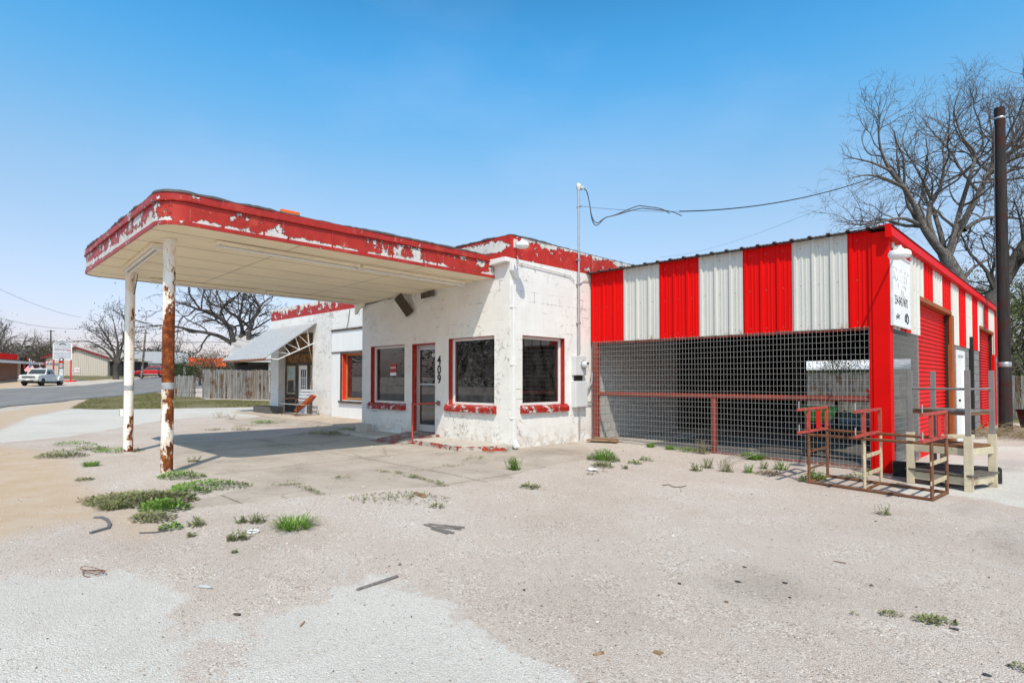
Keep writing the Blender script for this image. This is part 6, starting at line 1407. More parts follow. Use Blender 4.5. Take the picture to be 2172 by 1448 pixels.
def crackweeds():
    r = random.Random(77); mb = MB()
    for a, b, n in (((632, 1031), (690, 1051), 26), ((862, 1008), (948, 1030), 40), ((790, 998), (860, 1006), 14), ((575, 1030), (640, 1027), 12), ((700, 1015), (745, 1012), 10), ((500, 905), (600, 895), 20), ((600, 925), (700, 918), 30), ((880, 1000), (980, 985), 14), ((1020, 960), (1075, 957), 14), ((985, 975), (1025, 972), 8), ((320, 1040), (330, 1050), 3), ((560, 890), (680, 905), 26), ((1240, 1008), (1290, 1000), 6)):
        for k in range(n):
            t = r.random(); px_, py_ = a[0] + (b[0] - a[0]) * t + r.gauss(0, 3), a[1] + (b[1] - a[1]) * t + r.gauss(0, 1.2); c = at(px_, py_)
            leaflets(mb, c, r.randint(8, 26), r.uniform(.02, .07), r.uniform(.015, .05), r, .022)
    for k in range(70):
        c = at(r.uniform(560, 1000), r.uniform(960, 1075)); leaflets(mb, c, r.randint(3, 9), r.uniform(.01, .04), .02, r, .016)
    tag(mb.build('crack_weeds', M['weed_dull'], None, recalc=False), 'tiny weeds in the joints of the concrete apron', 'weeds', kind='stuff')
crackweeds()
def in_poly(P, poly):
    poly = np.array(poly); ins = np.zeros(len(P), bool)
    for a, b in zip(poly, np.roll(poly, -1, 0)):
        c = (a[1] > P[:, 1]) != (b[1] > P[:, 1]); ins ^= c & (P[:, 0] < a[0] + (P[:, 1] - a[1]) / np.where(abs(b[1] - a[1]) < 1e-9, 1e-9, b[1] - a[1]) * (b[0] - a[0]))
    return ins
def lawn(polys, n, h, seed, w):
    r = np.random.default_rng(seed); out = []
    for pg in polys:
        pg = np.array(pg); lo, hi = pg.min(0), pg.max(0); P = lo + (hi - lo) * r.random((n, 2)); out.append(P[in_poly(P, pg)])
    P = np.concatenate(out); f = np.sin(P[:, 0] * .9 + 1.3 * np.sin(P[:, 1] * .7)) + np.sin(P[:, 1] * 1.7 + P[:, 0] * .4) + r.normal(0, .7, len(P)); P = P[f > -.3]; m = len(P)
    z = T(P[:, 0], P[:, 1]); a = r.uniform(0, 2 * pi, m); hh = h * r.uniform(.4, 1.2, m); s_ = np.stack([np.cos(a), np.sin(a)], 1) * (w * r.uniform(.6, 1.4, m))[:, None]; l = r.normal(0, .5, (m, 2)) * hh[:, None]
    V = np.stack([np.c_[P - s_, z], np.c_[P + s_, z], np.c_[P + l, z + hh]], 1).reshape(-1, 3); return V, np.arange(m * 3).reshape(-1, 3)
V, Fq = lawn([pxpoly(POLY['lawn'][0])], 60000, .075, 1, .010)
tag(MB().np(V, Fq).build('roadside_grass', M['grassy'], None, recalc=False), 'short patchy grass between the road and the pale gravel', 'grass', kind='stuff')
V, Fq = lawn(FAR['lawn'][:1], 24000, .14, 2, .06); tag(MB().np(V, Fq).build('far_lawn_grass', M['grassy'], None, recalc=False), 'lawn across the road before the beige building', 'grass', kind='stuff')
# dead brush by the pole
br = MB(); r = random.Random(6); c0 = at(2118, 925)
for k in range(900):
    x = c0.x + r.gauss(.35, .75); y = c0.y + r.gauss(0, .7); z = Tz(x, y) + abs(r.gauss(0, .10)); a = r.uniform(0, 2 * pi); L = r.uniform(.15, .5); br.bar((x, y, z), (x + cos(a) * L, y + sin(a) * L, z + r.uniform(-.05, .18)), .006, .006)
tag(br.build('brush_pile', M['straw'], None, recalc=False), 'pile of dead straw coloured brush at the foot of the utility pole', 'brush')

woods('reflection_woods', [(-70, -40), (-45, -65), (-15, -80)], 9.0, 8, 'unseen dark woods added behind the viewpoint to show in the window reflections', mat_leaf('reflection_wood_leaves', (.03, .04, .02), (.07, .075, .04)), 40000, .42)  # unseen woods, added to give the window glass dark tree reflections
# ------------------------------------------------------------------ across the road
class Frame:
    def __init__(s, O, u): s.O = Vector(O); s.u = Vector((*u, 0)).normalized(); s.v = Vector((-s.u.y, s.u.x, 0))
    def P(s, a, b, z): return s.O + s.u * a + s.v * b + Vector((0, 0, z))
    def x(s, mb): mb.v = [tuple(s.P(*q)) for q in mb.v]; return mb
def grd(P): return Vector((P.x, P.y, Tz(P.x, P.y)))
u_road = (rd.x, rd.y)
# shop with red roof at the far left
O = grd(at(38, 808)); fr = Frame(O, u_road)    # v points away from the road? make sure
if fr.v.dot(Vector((-.98, .12, 0))) < 0: fr.v = -fr.v
sp = thing('roadside_shop', tuple(O), 'low salmon coloured shop with red roof edge and white porch beam at the far left', 'building')
salmon = plain('salmon_wall', (.42, .24, .18), .9, var=.12, sc=.8)
def FB(mat, name, parent, *boxes, frame=None, bevel=0.):
    mb = MB(); [mb.box(*b) for b in boxes]; (frame or fr).x(mb); return mb.build(name, mat, parent, bevel=bevel)
FB(salmon, 'wall', sp, (-30, 6, 2.6, 9, -.5, 2.6)); FB(M['redtrim'], 'roof_edge', sp, (-30, 5, 2.2, 9.4, 3.0, 3.75)); FB(M['roofmetal'], 'roof', sp, (-30, 6.3, 2.3, 9.3, 2.6, 2.98))
FB(M['roofmetal'], 'side_canopy', sp, (6.3, 13, -.2, 8, 2.5, 2.7)); FB(M['dark_steel'], 'side_room', sp, (6.3, 12.5, 4, 8, -.5, 2.5))
FB(M['white_metal'], 'porch_beam', sp, (-30, 13, -.3, -.05, 2.35, 2.66)); FB(M['soffit'], 'porch_roof', sp, (-30, 6.2, -.04, 2.59, 2.5, 2.6))
for a in (-18, -12, -6, -.1): FB(plain('tan_post', (.50, .36, .25), .7), 'porch_post', sp, (a - .12, a + .12, -.25, -.02, -.4, 2.34))
FB(M['redtrim'], 'porch_post', sp, (12.3, 12.7, -.3, .0, -.4, 3.1))
for a in (-2.2, -5.2, -9): d_ = FB(M['black'], 'shop_window', sp, (a, a + 1.3, 2.52, 2.58, .1, 2.2)); FB(M['white_metal'], 'frame', d_, (a + .6, a + .68, 2.46, 2.515, .1, 2.2))
# beige metal hall
O = grd(dep(97, 797, 106)); hz = Tz(O.x, O.y); hf = Frame(O, (.72, .69)); 
if hf.v.dot(Vector((-1, .15, 0))) < 0: hf.v = -hf.v
W_ = 11.2; hl = thing('metal_hall', tuple(O), 'beige ribbed metal building with dark red roof trim across the road', 'building')
def beige():
    m = NT('beige_ribbed_metal'); s = m.sep(m.pos); a = m.add(m.mul(s[0], .72), m.mul(s[1], .69)); k = m.step(m.mth('PINGPONG', a, .17), .02, .06)
    return m.fin(m.mix(k, (.36, .31, .26), (.52, .465, .395)), .5, None, m.bump(k, .03, .6))
bg_ = beige(); EV, PK = 3.2, 5.0
mb = MB(); mb.prism([(0, 0, -1), (W_, 0, -1), (W_, 0, EV), (W_ * .5, 0, PK), (0, 0, EV)], (0, 8.5, 0)); hf.x(mb).build('wall', bg_, hl)
mb = MB(); mb.prism([(-.4, -.4, EV - .06), (W_ * .5, -.4, PK + .04), (W_ * .5, -.4, PK + .2), (-.4, -.4, EV + .1)], (0, 9.3, 0)); mb.prism([(W_ * .5, -.4, PK + .04), (W_ + .4, -.4, EV - .06), (W_ + .4, -.4, EV + .1), (W_ * .5, -.4, PK + .2)], (0, 9.3, 0)); hf.x(mb).build('roof', plain('tan_metal_roof', (.50, .43, .36), .6), hl)
mb = MB(); mb.prism([(-.45, -.5, EV - .25), (W_ * .5, -.5, PK - .15), (W_ * .5, -.5, PK + .22), (-.45, -.5, EV + .12)], (0, .09, 0)); mb.prism([(W_ * .5, -.5, PK - .15), (W_ + .45, -.5, EV - .25), (W_ + .45, -.5, EV + .12), (W_ * .5, -.5, PK + .22)], (0, .09, 0)); hf.x(mb).build('rake_trim', plain('maroon_trim', (.17, .02, .025), .5), hl)
FB(M['dark_steel'], 'side_porch', hl, (W_ + .02, W_ + 2.2, .6, 8, -.8, 2.6), frame=hf); FB(plain('tan_metal_porch', (.48, .42, .35), .6), 'porch_roof', hl, (W_ + .0, W_ + 2.8, .1, 8.4, 2.62, 2.8), frame=hf)
# white plank with OPEN on the hall wall
mb = MB(); zc = 1.0; a0 = 5.2; mb.box(a0, a0 + 1.05, -.06, -.01, zc - .35, zc + .35); mb.cur = 1; put_text(mb, 'OPEN', .42, (a0 + .52, -.066, zc), (1, 0, 0), (0, 0, 1), bold=.012, extr=.002); hf.x(mb)
tag(mb.build('open_sign', [M['signwhite'], M['redbar']]), 'small white OPEN sign with red letters on the beige wall', 'sign')
# pylon sign
pR = grd(dep(150, 811, 82)); L_ = 1.92; du = Vector((.25, .968, 0)).normalized(); pL = grd(pR - du * L_)
pf = Frame(pL, (du.x, du.y)); 
if pf.v.dot(Vector((-1, .1, 0))) < 0: pf.v = -pf.v
gs = thing('pylon_sign', tuple(pL), 'house shaped grey shop sign on two red posts beside the road', 'sign')
zb = (811 - 766) * .0665; zt2 = (811 - 733) * .0665; zpk = (811 - 724) * .0665
for a in (0, L_): FB(plain('red_sign_post', (.50, .035, .05), .6), 'post', gs, (a - .09, a + .09, -.09, .09, -.4, zb + .1), frame=pf)
mb = MB(); mb.prism([(-.05, -.12, zb), (L_ + .05, -.12, zb), (L_ + .05, -.12, zt2), (L_ / 2, -.12, zpk), (-.05, -.12, zt2)], (0, .24, 0)); pf.x(mb).build('panel', plain('faded_grey_sign', (.46, .47, .50), .6, var=.16, sc=2.5, dirt=.3, dirtcol=(.68, .69, .71)), gs)
mb = MB()
for a, b in (((-.05, zb), (L_ + .05, zb)), ((L_ + .05, zb), (L_ + .05, zt2)), ((L_ + .05, zt2), (L_ / 2, zpk)), ((L_ / 2, zpk), (-.05, zt2)), ((-.05, zt2), (-.05, zb)), ((-.05, zb + 1.05), (L_ + .05, zb + 1.05))): mb.bar((a[0], -.14, a[1]), (b[0], -.14, b[1]), .06, .09)
pf.x(mb).build('frame', M['signwhite'], gs)
mb = MB(); put_text(mb, 'ANTIQUES', .42, (L_ * .46, -.125, zb + 1.34), (1, 0, 0), (0, 0, 1), narrow=.78, bold=.004, extr=.004); pf.x(mb).build('faded_lettering', plain('dull_pink_paint', (.36, .26, .29), .7), gs)
mb = MB(); put_text(mb, 'CO', .27, (L_ * .90, -.128, zb + 1.22), (1, 0, 0), (0, 0, 1), bold=.01, extr=.004); pf.x(mb).build('red_lettering', M['redbar'], gs)
mb = MB(); mb.tube([(L_ / 2 + .36 * cos(t), -.14, zpk - .85 + .30 * sin(t)) for t in np.linspace(.35, pi - .35, 9)], .05, 6); pf.x(mb).build('arch_emblem', M['signblack'], gs)
FB(M['redtrim'], 'kerb_island', gs, (-1.5, L_ + .6, -.6, .5, -.3, .12), frame=pf)
# old petrol pump
pg = pf.P(.92, -.55, 0); pg = grd(pg); pf2 = Frame(pg, (du.x, du.y)); gp = thing('petrol_pump', tuple(pg), 'antique petrol pump with round globe under the house shaped sign', 'petrol pump')
FB(M['grey_box'], 'body', gp, (-.22, .22, -.2, .2, .1, 1.75), frame=pf2, bevel=.05); FB(M['dark_steel'], 'neck', gp, (-.25, .25, -.22, .22, 1.76, 1.84), frame=pf2); mb = MB().lathe((0, 0, 1.85), [(.24, 0), (.25, .1), (.25, .72), (.2, .75)], 14); pf2.x(mb).build('glass_cylinder', plain('faded_pump_glass', (.42, .36, .34), .4), gp, smooth=True)
FB(M['redtrim'], 'cap', gp, (-.30, .30, -.28, .28, 2.6, 2.76), frame=pf2, bevel=.04); mb = MB().lathe((0, -.11, 3.0), [(.0, 0), (.2, .0), (.26, .05), (.26, .17), (.2, .22), (0, .22)], 18, (0, 1, 0)); pf2.x(mb).build('globe', M['dark_steel'], gp, smooth=True)
mb = MB().lathe((0, -.118, 3.0), [(.0, 0), (.13, .001), (.13, .006)], 16, (0, 1, 0)); pf2.x(mb).build('globe_face', M['signwhite'], gp, smooth=True)
# hanging lamp gear on the right post is too small to read; bunting and flags
def bunting(a, b, n, label, sag=.7):
    t = thing('bunting', tuple(grd(a)), label, 'bunting'); a = Vector(a); b = Vector(b); P_ = [a.lerp(b, k / n) - up * sag * 4 * (k / n) * (1 - k / n) for k in range(n + 1)]
    MB().tube(P_, .012, 4).build('cord', M['black'], t); d = (b - a).normalized(); mbs = [MB(), MB()]
    for k in range(n): p = P_[k].lerp(P_[k + 1], .5); mbs[k % 2].prism([p - d * .22, p + d * .22, p - up * .55 + d * .05 * (k % 3 - 1)], (.012, 0, 0))
    for m_, mt in zip(mbs, (M['redtrim'], M['signwhite'])): m_.build('pennants', mt, t)
def Z(px, py, d): return dep(px, py, d)
bunting(Z(5, 759, 84), Z(64, 768, 86), 12, 'string of red and white pennants along the porch beam of the salmon shop')
bunting(Z(56, 755, 88), Z(116, 756, 84), 13, 'upper string of red and white pennants running to the house shaped sign', .9)
bunting(Z(70, 765, 88), Z(112, 757, 84), 9, 'lower string of pennants between the shop and the house shaped sign', .9)
def flag(px, py, d, ang, w, h, label):
    base = grd(dep(px, py + 12, d)); top = dep(px, py - 2, d); t = thing('flag', tuple(base), label, 'flag'); MB().tube([base, top + up * .3], .03, 6).build('flagpole', M['white_metal'], t, smooth=True)
    a = Vector((-.71 * cos(ang), -.70 * cos(ang), -sin(ang))); b = Vector((.71 * sin(ang) * .6, .70 * sin(ang) * .6, -cos(ang)))
    for name, mat, sel in (('red_stripes', M['redtrim'], 0), ('white_stripes', M['signwhite'], 1)):
        mb = MB()
        for k in range(sel, 9, 2): mb.prism([top + b * h * k / 9, top + b * h * (k + 1) / 9, top + b * h * (k + 1) / 9 + a * w, top + b * h * k / 9 + a * w], (.01, .004, 0))
        mb.build(name, mat, t)
    mb = MB(); o = Vector((.03, -.005, 0)); mb.prism([top + o, top + o + b * h * .5, top + o + b * h * .5 + a * w * .42, top + o + a * w * .42], (.012, .0, 0)); mb.build('canton', plain('flag_blue_' + str(px), (.10, .13, .22), .7), t)
flag(66, 771, 70, .75, 1.15, .85, 'striped flag on a short pole behind the cab of the white pickup')
flag(84, 777, 78, 1.0, .8, .6, 'second smaller striped flag above the bed of the white pickup')
# grey house
O = grd(dep(272, 797, 122)); gf = Frame(O, (.15, .988)); 
if gf.v.dot(Vector((-1, .15, 0))) < 0: gf.v = -gf.v
gh = thing('grey_house', tuple(O), 'pale house with grey metal roof and a white framed window behind the red car', 'house')
FB(plain('pale_house_wall', (.52, .50, .48), .8), 'wall', gh, (0, 10.5, 0, 8, -1, 2.9), frame=gf)
mb = MB(); mb.prism([(-.5, -.6, 2.85), (-.5, 4, 5.4), (-.5, 8.6, 2.85), (-.5, 8.6, 2.72), (-.5, 4, 5.25), (-.5, -.6, 2.72)], (11.6, 0, 0)); gf.x(mb).build('roof', plain('light_grey_metal_roof', (.42, .43, .45), .45, .2), gh)
w1 = FB(M['signwhite'], 'window', gh, (2.7, 5.6, -.06, .0, .9, 2.5), frame=gf); FB(plain('teal_glass', (.06, .12, .13), .15), 'glass_pane', w1, (2.95, 4.0, -.075, -.062, 1.1, 2.3), (4.3, 5.35, -.075, -.062, 1.1, 2.3), frame=gf)
FB(M['dark_steel'], 'porch', gh, (6.2, 10.0, -.05, -.005, -.8, 2.6), frame=gf); 
# orange roofed building
O = grd(dep(362, 797, 136)); of = Frame(O, (.2, .98)); 
if of.v.dot(Vector((-1, .2, 0))) < 0: of.v = -of.v
oh = thing('orange_canopy', tuple(O), 'building with bright orange roof behind the low evergreen tree', 'building')
FB(M['dark_steel'], 'wall', oh, (0, 16, 1.5, 9, -1, 2.8), frame=of)
mb = MB(); mb.prism([(2.2, 0, 2.7), (2.2, 4.5, 4.6), (2.2, 9, 2.7), (2.2, 9, 2.5), (2.2, 0, 2.4)], (9.5, 0, 0)); of.x(mb).build('roof', plain('bright_orange_roof', (.75, .10, .02), .5), oh)
mb = MB(); mb.prism([(-1.5, -.2, 4.2), (3.6, -.2, 2.7), (3.6, -.2, 2.5), (-1.5, -.2, 3.9)], (0, 6, 0)); of.x(mb).build('white_eave', M['signwhite'], oh)
for a in (2.6, 6.5, 11): FB(M['dark_steel'], 'post', oh, (a - .1, a + .1, .1, .3, -1, 2.5), frame=of)
# clapboard house behind the fence
O = grd(dep(522, 830, 46)); cf = Frame(O, (.42, .907)); 
if cf.v.dot(Vector((-.9, .43, 0))) < 0: cf.v = -cf.v
ch_ = thing('clapboard_house', tuple(O), 'white clapboard house with worn metal roof behind the board fence', 'house')
def clap():
    m = NT('white_clapboard'); s = m.sep(m.pos); f = m.mth('FRACT', m.mul(s[2], 6.5)); k = m.step(f, .0, .12)
    return m.fin(m.mix(k, (.25, .25, .25), (.74, .74, .73)), .7, None, m.bump(f, .02, .8))
FB(clap(), 'wall', ch_, (1.6, 9, .0, 6, -.5, 2.75), frame=cf); FB(M['black'], 'porch', ch_, (-.6, 1.58, .6, 6, -.5, 2.35), frame=cf)
mb = MB(); mb.prism([(-1.2, -.6, 2.62), (-1.2, 3, 4.9), (-1.2, 6.6, 2.62), (-1.2, 6.6, 2.5), (-1.2, -.6, 2.5)], (10.5, 0, 0)); cf.x(mb).build('roof', plain('worn_metal_roof', (.50, .49, .48), .5, .2, var=.15, sc=.8, dirt=.2, dirtcol=(.30, .18, .12)), ch_)
# neighbour's white roof seen through the shed
of2 = Frame((-14, 42, -.1), (1, 0)); nb = thing('white_roofed_barn', (-10, 42, -.1), 'low barn with bright white metal roof beyond the yard fence', 'barn')
FB(plain('grey_barn_wall', (.22, .22, .21), .9), 'wall', nb, (0, 9, 0, 9, -.3, 2.3), frame=of2); mb = MB(); mb.prism([(-.5, -.7, 2.3), (-.5, 4.5, 4.0), (-.5, 9.7, 2.3), (-.5, 9.7, 2.2), (-.5, -.7, 2.2)], (10, 0, 0)); of2.x(mb).build('roof', M['whitedoor'], nb)

# fences on the left
board_fence('board_fence', [(-40.6, 13.05), (-36.05, 15.45), (-29.5, 18.9)], 1.84, 'weathered grey and brown picket board fence beside the wooden shopfront', GW, bw=.15, seed=2, jag=.05)
board_fence('fence_panel', [(-42.9, 11.5), (-42.2, 13.2)], 1.45, 'short leaning grey fence panel seen just right of the rusty column', GWG, bw=.15, seed=3, jag=.12)
# utility poles and wires far off
q = grd(at(300, 803.5)); lp = thing('utility_pole', tuple(q), 'leaning grey wooden pole in front of the red car', 'utility pole'); topq = dep(309, 700, 97); MB().tube([q - up * .3, topq], [.20, .13], 10).build('shaft', M['greywood'], lp, smooth=True)
MB().bar(topq - up * .5 - Vector((.5, .5, 0)), topq - up * .5 + Vector((.5, .5, 0)), .1, .12).build('crossarm', M['greywood'], lp)
q = grd(dep(107, 800, 160)); fp = thing('utility_pole', tuple(q), 'distant utility pole with crossarm above the brown bush tree', 'utility pole'); tq = dep(108, 700, 160); MB().tube([q, tq], [.2, .15], 8).build('shaft', M['pole'], fp, smooth=True)
MB().bar(tq - up * .3 - Vector((.12, .9, 0)), tq - up * .3 + Vector((.12, .9, 0)), .15, .15).build('crossarm', M['pole'], fp)
def wire(a, b, da, db, sag, label, r=.02):
    A_, B_ = dep(*a, da), dep(*b, db); tag(MB().tube(span(A_, B_, sag, 24), r, 4, False).build('overhead_wire', M['cable'], None, smooth=True), label, 'wire')
wire((-60, 722), (640, 724), 78, 78, .15, 'level overhead wire crossing low behind the two canopy columns', .028)
wire((-40, 664), (170, 697), 75, 110, .6, 'overhead wire sloping down from the left edge towards the bare spreading tree', .022)
wire((-40, 594), (172, 673), 70, 108, .6, 'upper overhead wire sloping down from the left edge of the sky', .020)
wire((1400, 545), (2128, 262), 60, 18.0, .9, 'thin overhead wire rising behind the shed roof to the dark utility pole', .006)

# ------------------------------------------------------------------ vehicles
def loft(sections, closed=True):
    mb = MB(); n = len(sections[0]); V = [p for s_ in sections for p in s_]; Fq = []
    for i in range(len(sections) - 1):
        for k in range(n if closed else n - 1): k2 = (k + 1) % n; Fq.append((i * n + k, i * n + k2, (i + 1) * n + k2, (i + 1) * n + k))
    Fq += [tuple(range(n - 1, -1, -1)), tuple((len(sections) - 1) * n + k for k in range(n))]
    mb.add(V, Fq); return mb
def wheel(root, x, y, r, w, side, tyre, rim, name='wheel'):
    o = MB().lathe((x, y, r), [(r * .6, 0), (r * .94, .0), (r, .04), (r, w - .04), (r * .94, w), (r * .6, w)], 22, (0, side, 0)).build(name, tyre, root, smooth=True)
    MB().lathe((x, y, r), [(r * .62, w * .72), (r * .58, w * .9), (r * .2, w * .80), (0, w * .86)], 18, (0, side, 0)).build('rim', rim, o, smooth=True)
def side_glass(root, pts, y0, y1, mat, name):   # pts (x,z); leaning from y0 at low z to y1 at high z
    zs = [p[1] for p in pts]; lo, hi = min(zs), max(zs)
    for sgn in (1, -1):
        mb = MB(); A_ = [(x, sgn * (y0 + (y1 - y0) * (z - lo) / (hi - lo)), z) for x, z in pts]; mb.prism(A_, (0, sgn * .008, 0)); mb.build(name, mat, root)
def pickup(label, paint):
    root = thing('pickup_truck', (0, 0, 0), label, 'pickup truck'); gl = plain('vehicle_glass', (.05, .065, .07), .12, var=.05, spec=.6); tyre = plain('tyre_rubber', (.02, .02, .02), .85); chrome = plain('bumper_grey', (.42, .42, .41), .35, .5); rim = plain('wheel_rim', (.40, .40, .40), .35, .7)
    mb = MB(); hw = .98
    def sec(x, zb, zt, w, cr=.06): return [(x, -w, zb), (x, -w, zt - cr), (x, -w + cr, zt), (x, w - cr, zt), (x, w, zt - cr), (x, w, zb)]
    loft([sec(3.05, .62, 1.12, .93), sec(2.98, .55, 1.22, .97), sec(2.4, .50, 1.27, hw), sec(1.35, .48, 1.33, hw), sec(-.95, .48, 1.30, hw)]).build('body', paint, root, smooth=True, bevel=.03)
    cab = loft([[(1.42, -.93, 1.31), (1.42, .93, 1.31), (.72, .78, 1.88), (.72, -.78, 1.88)], ]) if False else MB()
    prof = [(1.45, 1.28), (.72, 1.94), (.45, 2.02), (-.55, 2.02), (-.80, 1.96), (-.93, 1.28)]
    def wy(z): return .96 - (z - 1.30) / .62 * .20
    cab.add([(x, -wy(z), z) for x, z in prof] + [(x, wy(z), z) for x, z in prof], [tuple(range(6)), tuple(range(11, 5, -1))] + [(i, (i + 1) % 6, 6 + (i + 1) % 6, 6 + i) for i in range(6)])
    cab.build('cab', paint, root, bevel=.035)
    mb = MB(); a, b = (1.36, 1.365), (.79, 1.88); mb.prism([(a[0] + .012, -.84, a[1] + .01), (a[0] + .012, .84, a[1] + .01), (b[0] + .012, .72, b[1] + .01), (b[0] + .012, -.72, b[1] + .01)], (.012, 0, .016)); mb.build('windscreen', gl, root)
    side_glass(root, [(1.12, 1.36), (.68, 1.86), (.20, 1.89), (.20, 1.36)], .945, .80, gl, 'side_window'); side_glass(root, [(.10, 1.36), (.10, 1.89), (-.52, 1.89), (-.74, 1.42), (-.74, 1.36)], .945, .80, gl, 'side_window')
    mb = MB(); mb.box(-3.15, -.98, -.93, -.86, .55, 1.27); mb.box(-3.15, -.98, .86, .93, .55, 1.27); mb.box(-3.15, -3.07, -.86, .86, .55, 1.27); mb.box(-1.04, -.98, -.86, .86, .55, 1.27); mb.box(-3.07, -1.04, -.86, .86, .62, .70); bed = mb.build('bed', paint, root, bevel=.03)
    for s_ in (1, -1):
        P = [(-1.35, .62), (-1.42, .95), (-1.65, 1.14), (-2.05, 1.18), (-2.45, 1.12), (-2.68, .92), (-2.74, .62)]; mb = MB(); mb.prism([(x, s_ * .931, z) for x, z in P], (0, s_ * .22, 0)); mb.build('rear_fender', paint, root, bevel=.05)
        wheel(root, -2.05, s_ * .78, .40, .36, s_, tyre, rim); wheel(root, 2.02, s_ * .70, .40, .27, s_, tyre, rim)
        mb = MB(); t = np.linspace(0, pi, 14); mb.prism([(2.02 + .50 * cos(q), s_ * .981, .40 + .50 * sin(q)) for q in t], (0, s_ * .012, 0)); mb.build('wheel_arch', M['black'], root)
        mb = MB(); mb.box(2.96, 3.10, s_ * .68, s_ * .95, .92, 1.14); mb.build('headlight', plain('headlamp_lens', (.62, .62, .60), .15, spec=.6), root, bevel=.03)
        mb = MB(); mb.box(1.02, 1.18, s_ * 1.02, s_ * 1.24, 1.36, 1.66); mb.bar((1.10, s_ * .94, 1.42), (1.10, s_ * 1.06, 1.42), .05, .04); mb.build('wing_mirror', M['black'], root, bevel=.03)
        mb = MB(); mb.box(.42, .55, s_ * .985, s_ * 1.0, 1.12, 1.16); mb.box(-.52, -.39, s_ * .985, s_ * 1.0, 1.12, 1.16); mb.build('door_handle', M['black'], root)
        mb = MB(); mb.box(.10, .118, s_ * .979, s_ * .983, .60, 1.28); mb.box(1.16, 1.178, s_ * .979, s_ * .983, .60, 1.28); mb.box(-.86, -.842, s_ * .979, s_ * .983, .60, 1.28); mb.build('door_seam', M['dark_steel'], root)
        mb = MB(); mb.box(-.9, 1.3, s_ * .95, s_ * 1.08, .42, .48); mb.build('running_board', M['black'], root)
    mb = MB(); mb.box(3.0, 3.09, -.66, .66, .86, 1.14); g = mb.build('grille', chrome, root, bevel=.02); mb = MB()
    for z in (.90, .985, 1.07): mb.box(3.085, 3.105, -.60, .60, z, z + .045)
    mb.build('grille_slot', M['black'], g)
    mb = MB(); mb.box(2.98, 3.24, -1.0, 1.0, .50, .78); bp = mb.build('front_bumper', chrome, root, bevel=.05); mb = MB(); mb.box(3.236, 3.25, -.55, .55, .52, .60); mb.build('air_slot', M['black'], bp); mb = MB(); mb.box(3.236, 3.252, -.17, .17, .64, .76); mb.build('number_plate', M['signwhite'], bp)
    MB().box(-3.36, -3.16, -.95, .95, .52, .72).build('rear_bumper', chrome, root, bevel=.03); mb = MB(); mb.box(-2.9, 2.7, -.6, .6, .30, .52); mb.build('chassis', M['black'], root)
    mb = MB(); [mb.box(.55, .66, y - .05, y + .05, 2.022, 2.06) for y in (-.55, -.25, 0, .25, .55)]; mb.build('roof_marker', M['signwhite'], root)
    return root
pk = pickup('white crew cab pickup truck parked beside the road in front of the shop sign', plain('white_vehicle_paint', (.72, .72, .70), .25, var=.03, sc=2, spec=.5))
cpos = grd((at(64, 820.5) + at(126, 815.5)) / 2); 
cpos = grd(Vector((-89.0, 10.7, 0))); pk.location = grd(at(89, 818)); pk.rotation_euler = (0, -RAD(.6), math.atan2(-.500, .866))
def suv(label, paint):
    root = thing('parked_car', (0, 0, 0), label, 'car'); gl = bpy.data.materials['vehicle_glass']; tyre = bpy.data.materials['tyre_rubber']; rim = bpy.data.materials['wheel_rim']
    prof = [(2.28, .45), (2.32, .70), (2.2, .92), (1.25, 1.06), (-2.0, 1.12), (-2.25, 1.02), (-2.30, .60), (-2.22, .42)]
    mb = MB(); mb.prism([(x, -.92, z) for x, z in prof], (0, 1.84, 0)); mb.build('body', paint, root, bevel=.07)
    pr = [(1.22, 1.04), (.45, 1.58), (.1, 1.66), (-1.35, 1.66), (-1.75, 1.58), (-2.12, 1.10)]; wy = lambda z: .90 - (z - 1.04) / .62 * .20
    mb = MB(); mb.add([(x, -wy(z), z) for x, z in pr] + [(x, wy(z), z) for x, z in pr], [tuple(range(6)), tuple(range(11, 5, -1))] + [(i, (i + 1) % 6, 6 + (i + 1) % 6, 6 + i) for i in range(6)]); mb.build('cabin', paint, root, bevel=.05)
    side_glass(root, [(.98, 1.12), (.42, 1.52), (-.35, 1.55), (-.35, 1.12)], .885, .765, gl, 'side_window'); side_glass(root, [(-.45, 1.12), (-.45, 1.55), (-1.35, 1.54), (-1.80, 1.20), (-1.72, 1.12)], .885, .765, gl, 'side_window')
    mb = MB(); mb.prism([(1.16, -.78, 1.12), (1.16, .78, 1.12), (.52, .68, 1.56), (.52, -.68, 1.56)], (.012, 0, .016)); mb.build('windscreen', gl, root); mb = MB(); mb.prism([(-2.10, -.76, 1.16), (-2.10, .76, 1.16), (-1.80, .66, 1.54), (-1.80, -.66, 1.54)], (-.014, 0, .01)); mb.build('rear_window', gl, root)
    for s_ in (1, -1):
        for x in (1.42, -1.38): wheel(root, x, s_ * .70, .36, .24, s_, tyre, rim)
        mb = MB(); mb.box(-2.32, -2.12, s_ * .62, s_ * .90, .86, 1.06); mb.build('tail_light', plain('tail_lamp', (.35, .01, .01), .3), root, bevel=.02); mb = MB(); mb.box(2.12, 2.30, s_ * .58, s_ * .88, .74, .90); mb.build('headlight', bpy.data.materials['headlamp_lens'], root, bevel=.02)
        mb = MB(); mb.box(-1.0, 1.05, s_ * .921, s_ * .935, .40, .47); mb.build('sill_strip', M['grey_box'], root)
    MB().box(-2.0, 2.0, -.8, .8, .22, .46).build('underbody', M['black'], root); return root
cr = suv('bright red car parked before the grey roofed house', plain('red_car_paint', (.50, .008, .012), .2, var=.03, spec=.6))
cr.scale = (1.06, 1.06, 1.14); cr.location = grd(Vector((-115.5, 29.0, 0))); cr.rotation_euler = (0, 0, math.atan2(-.9, -.35))
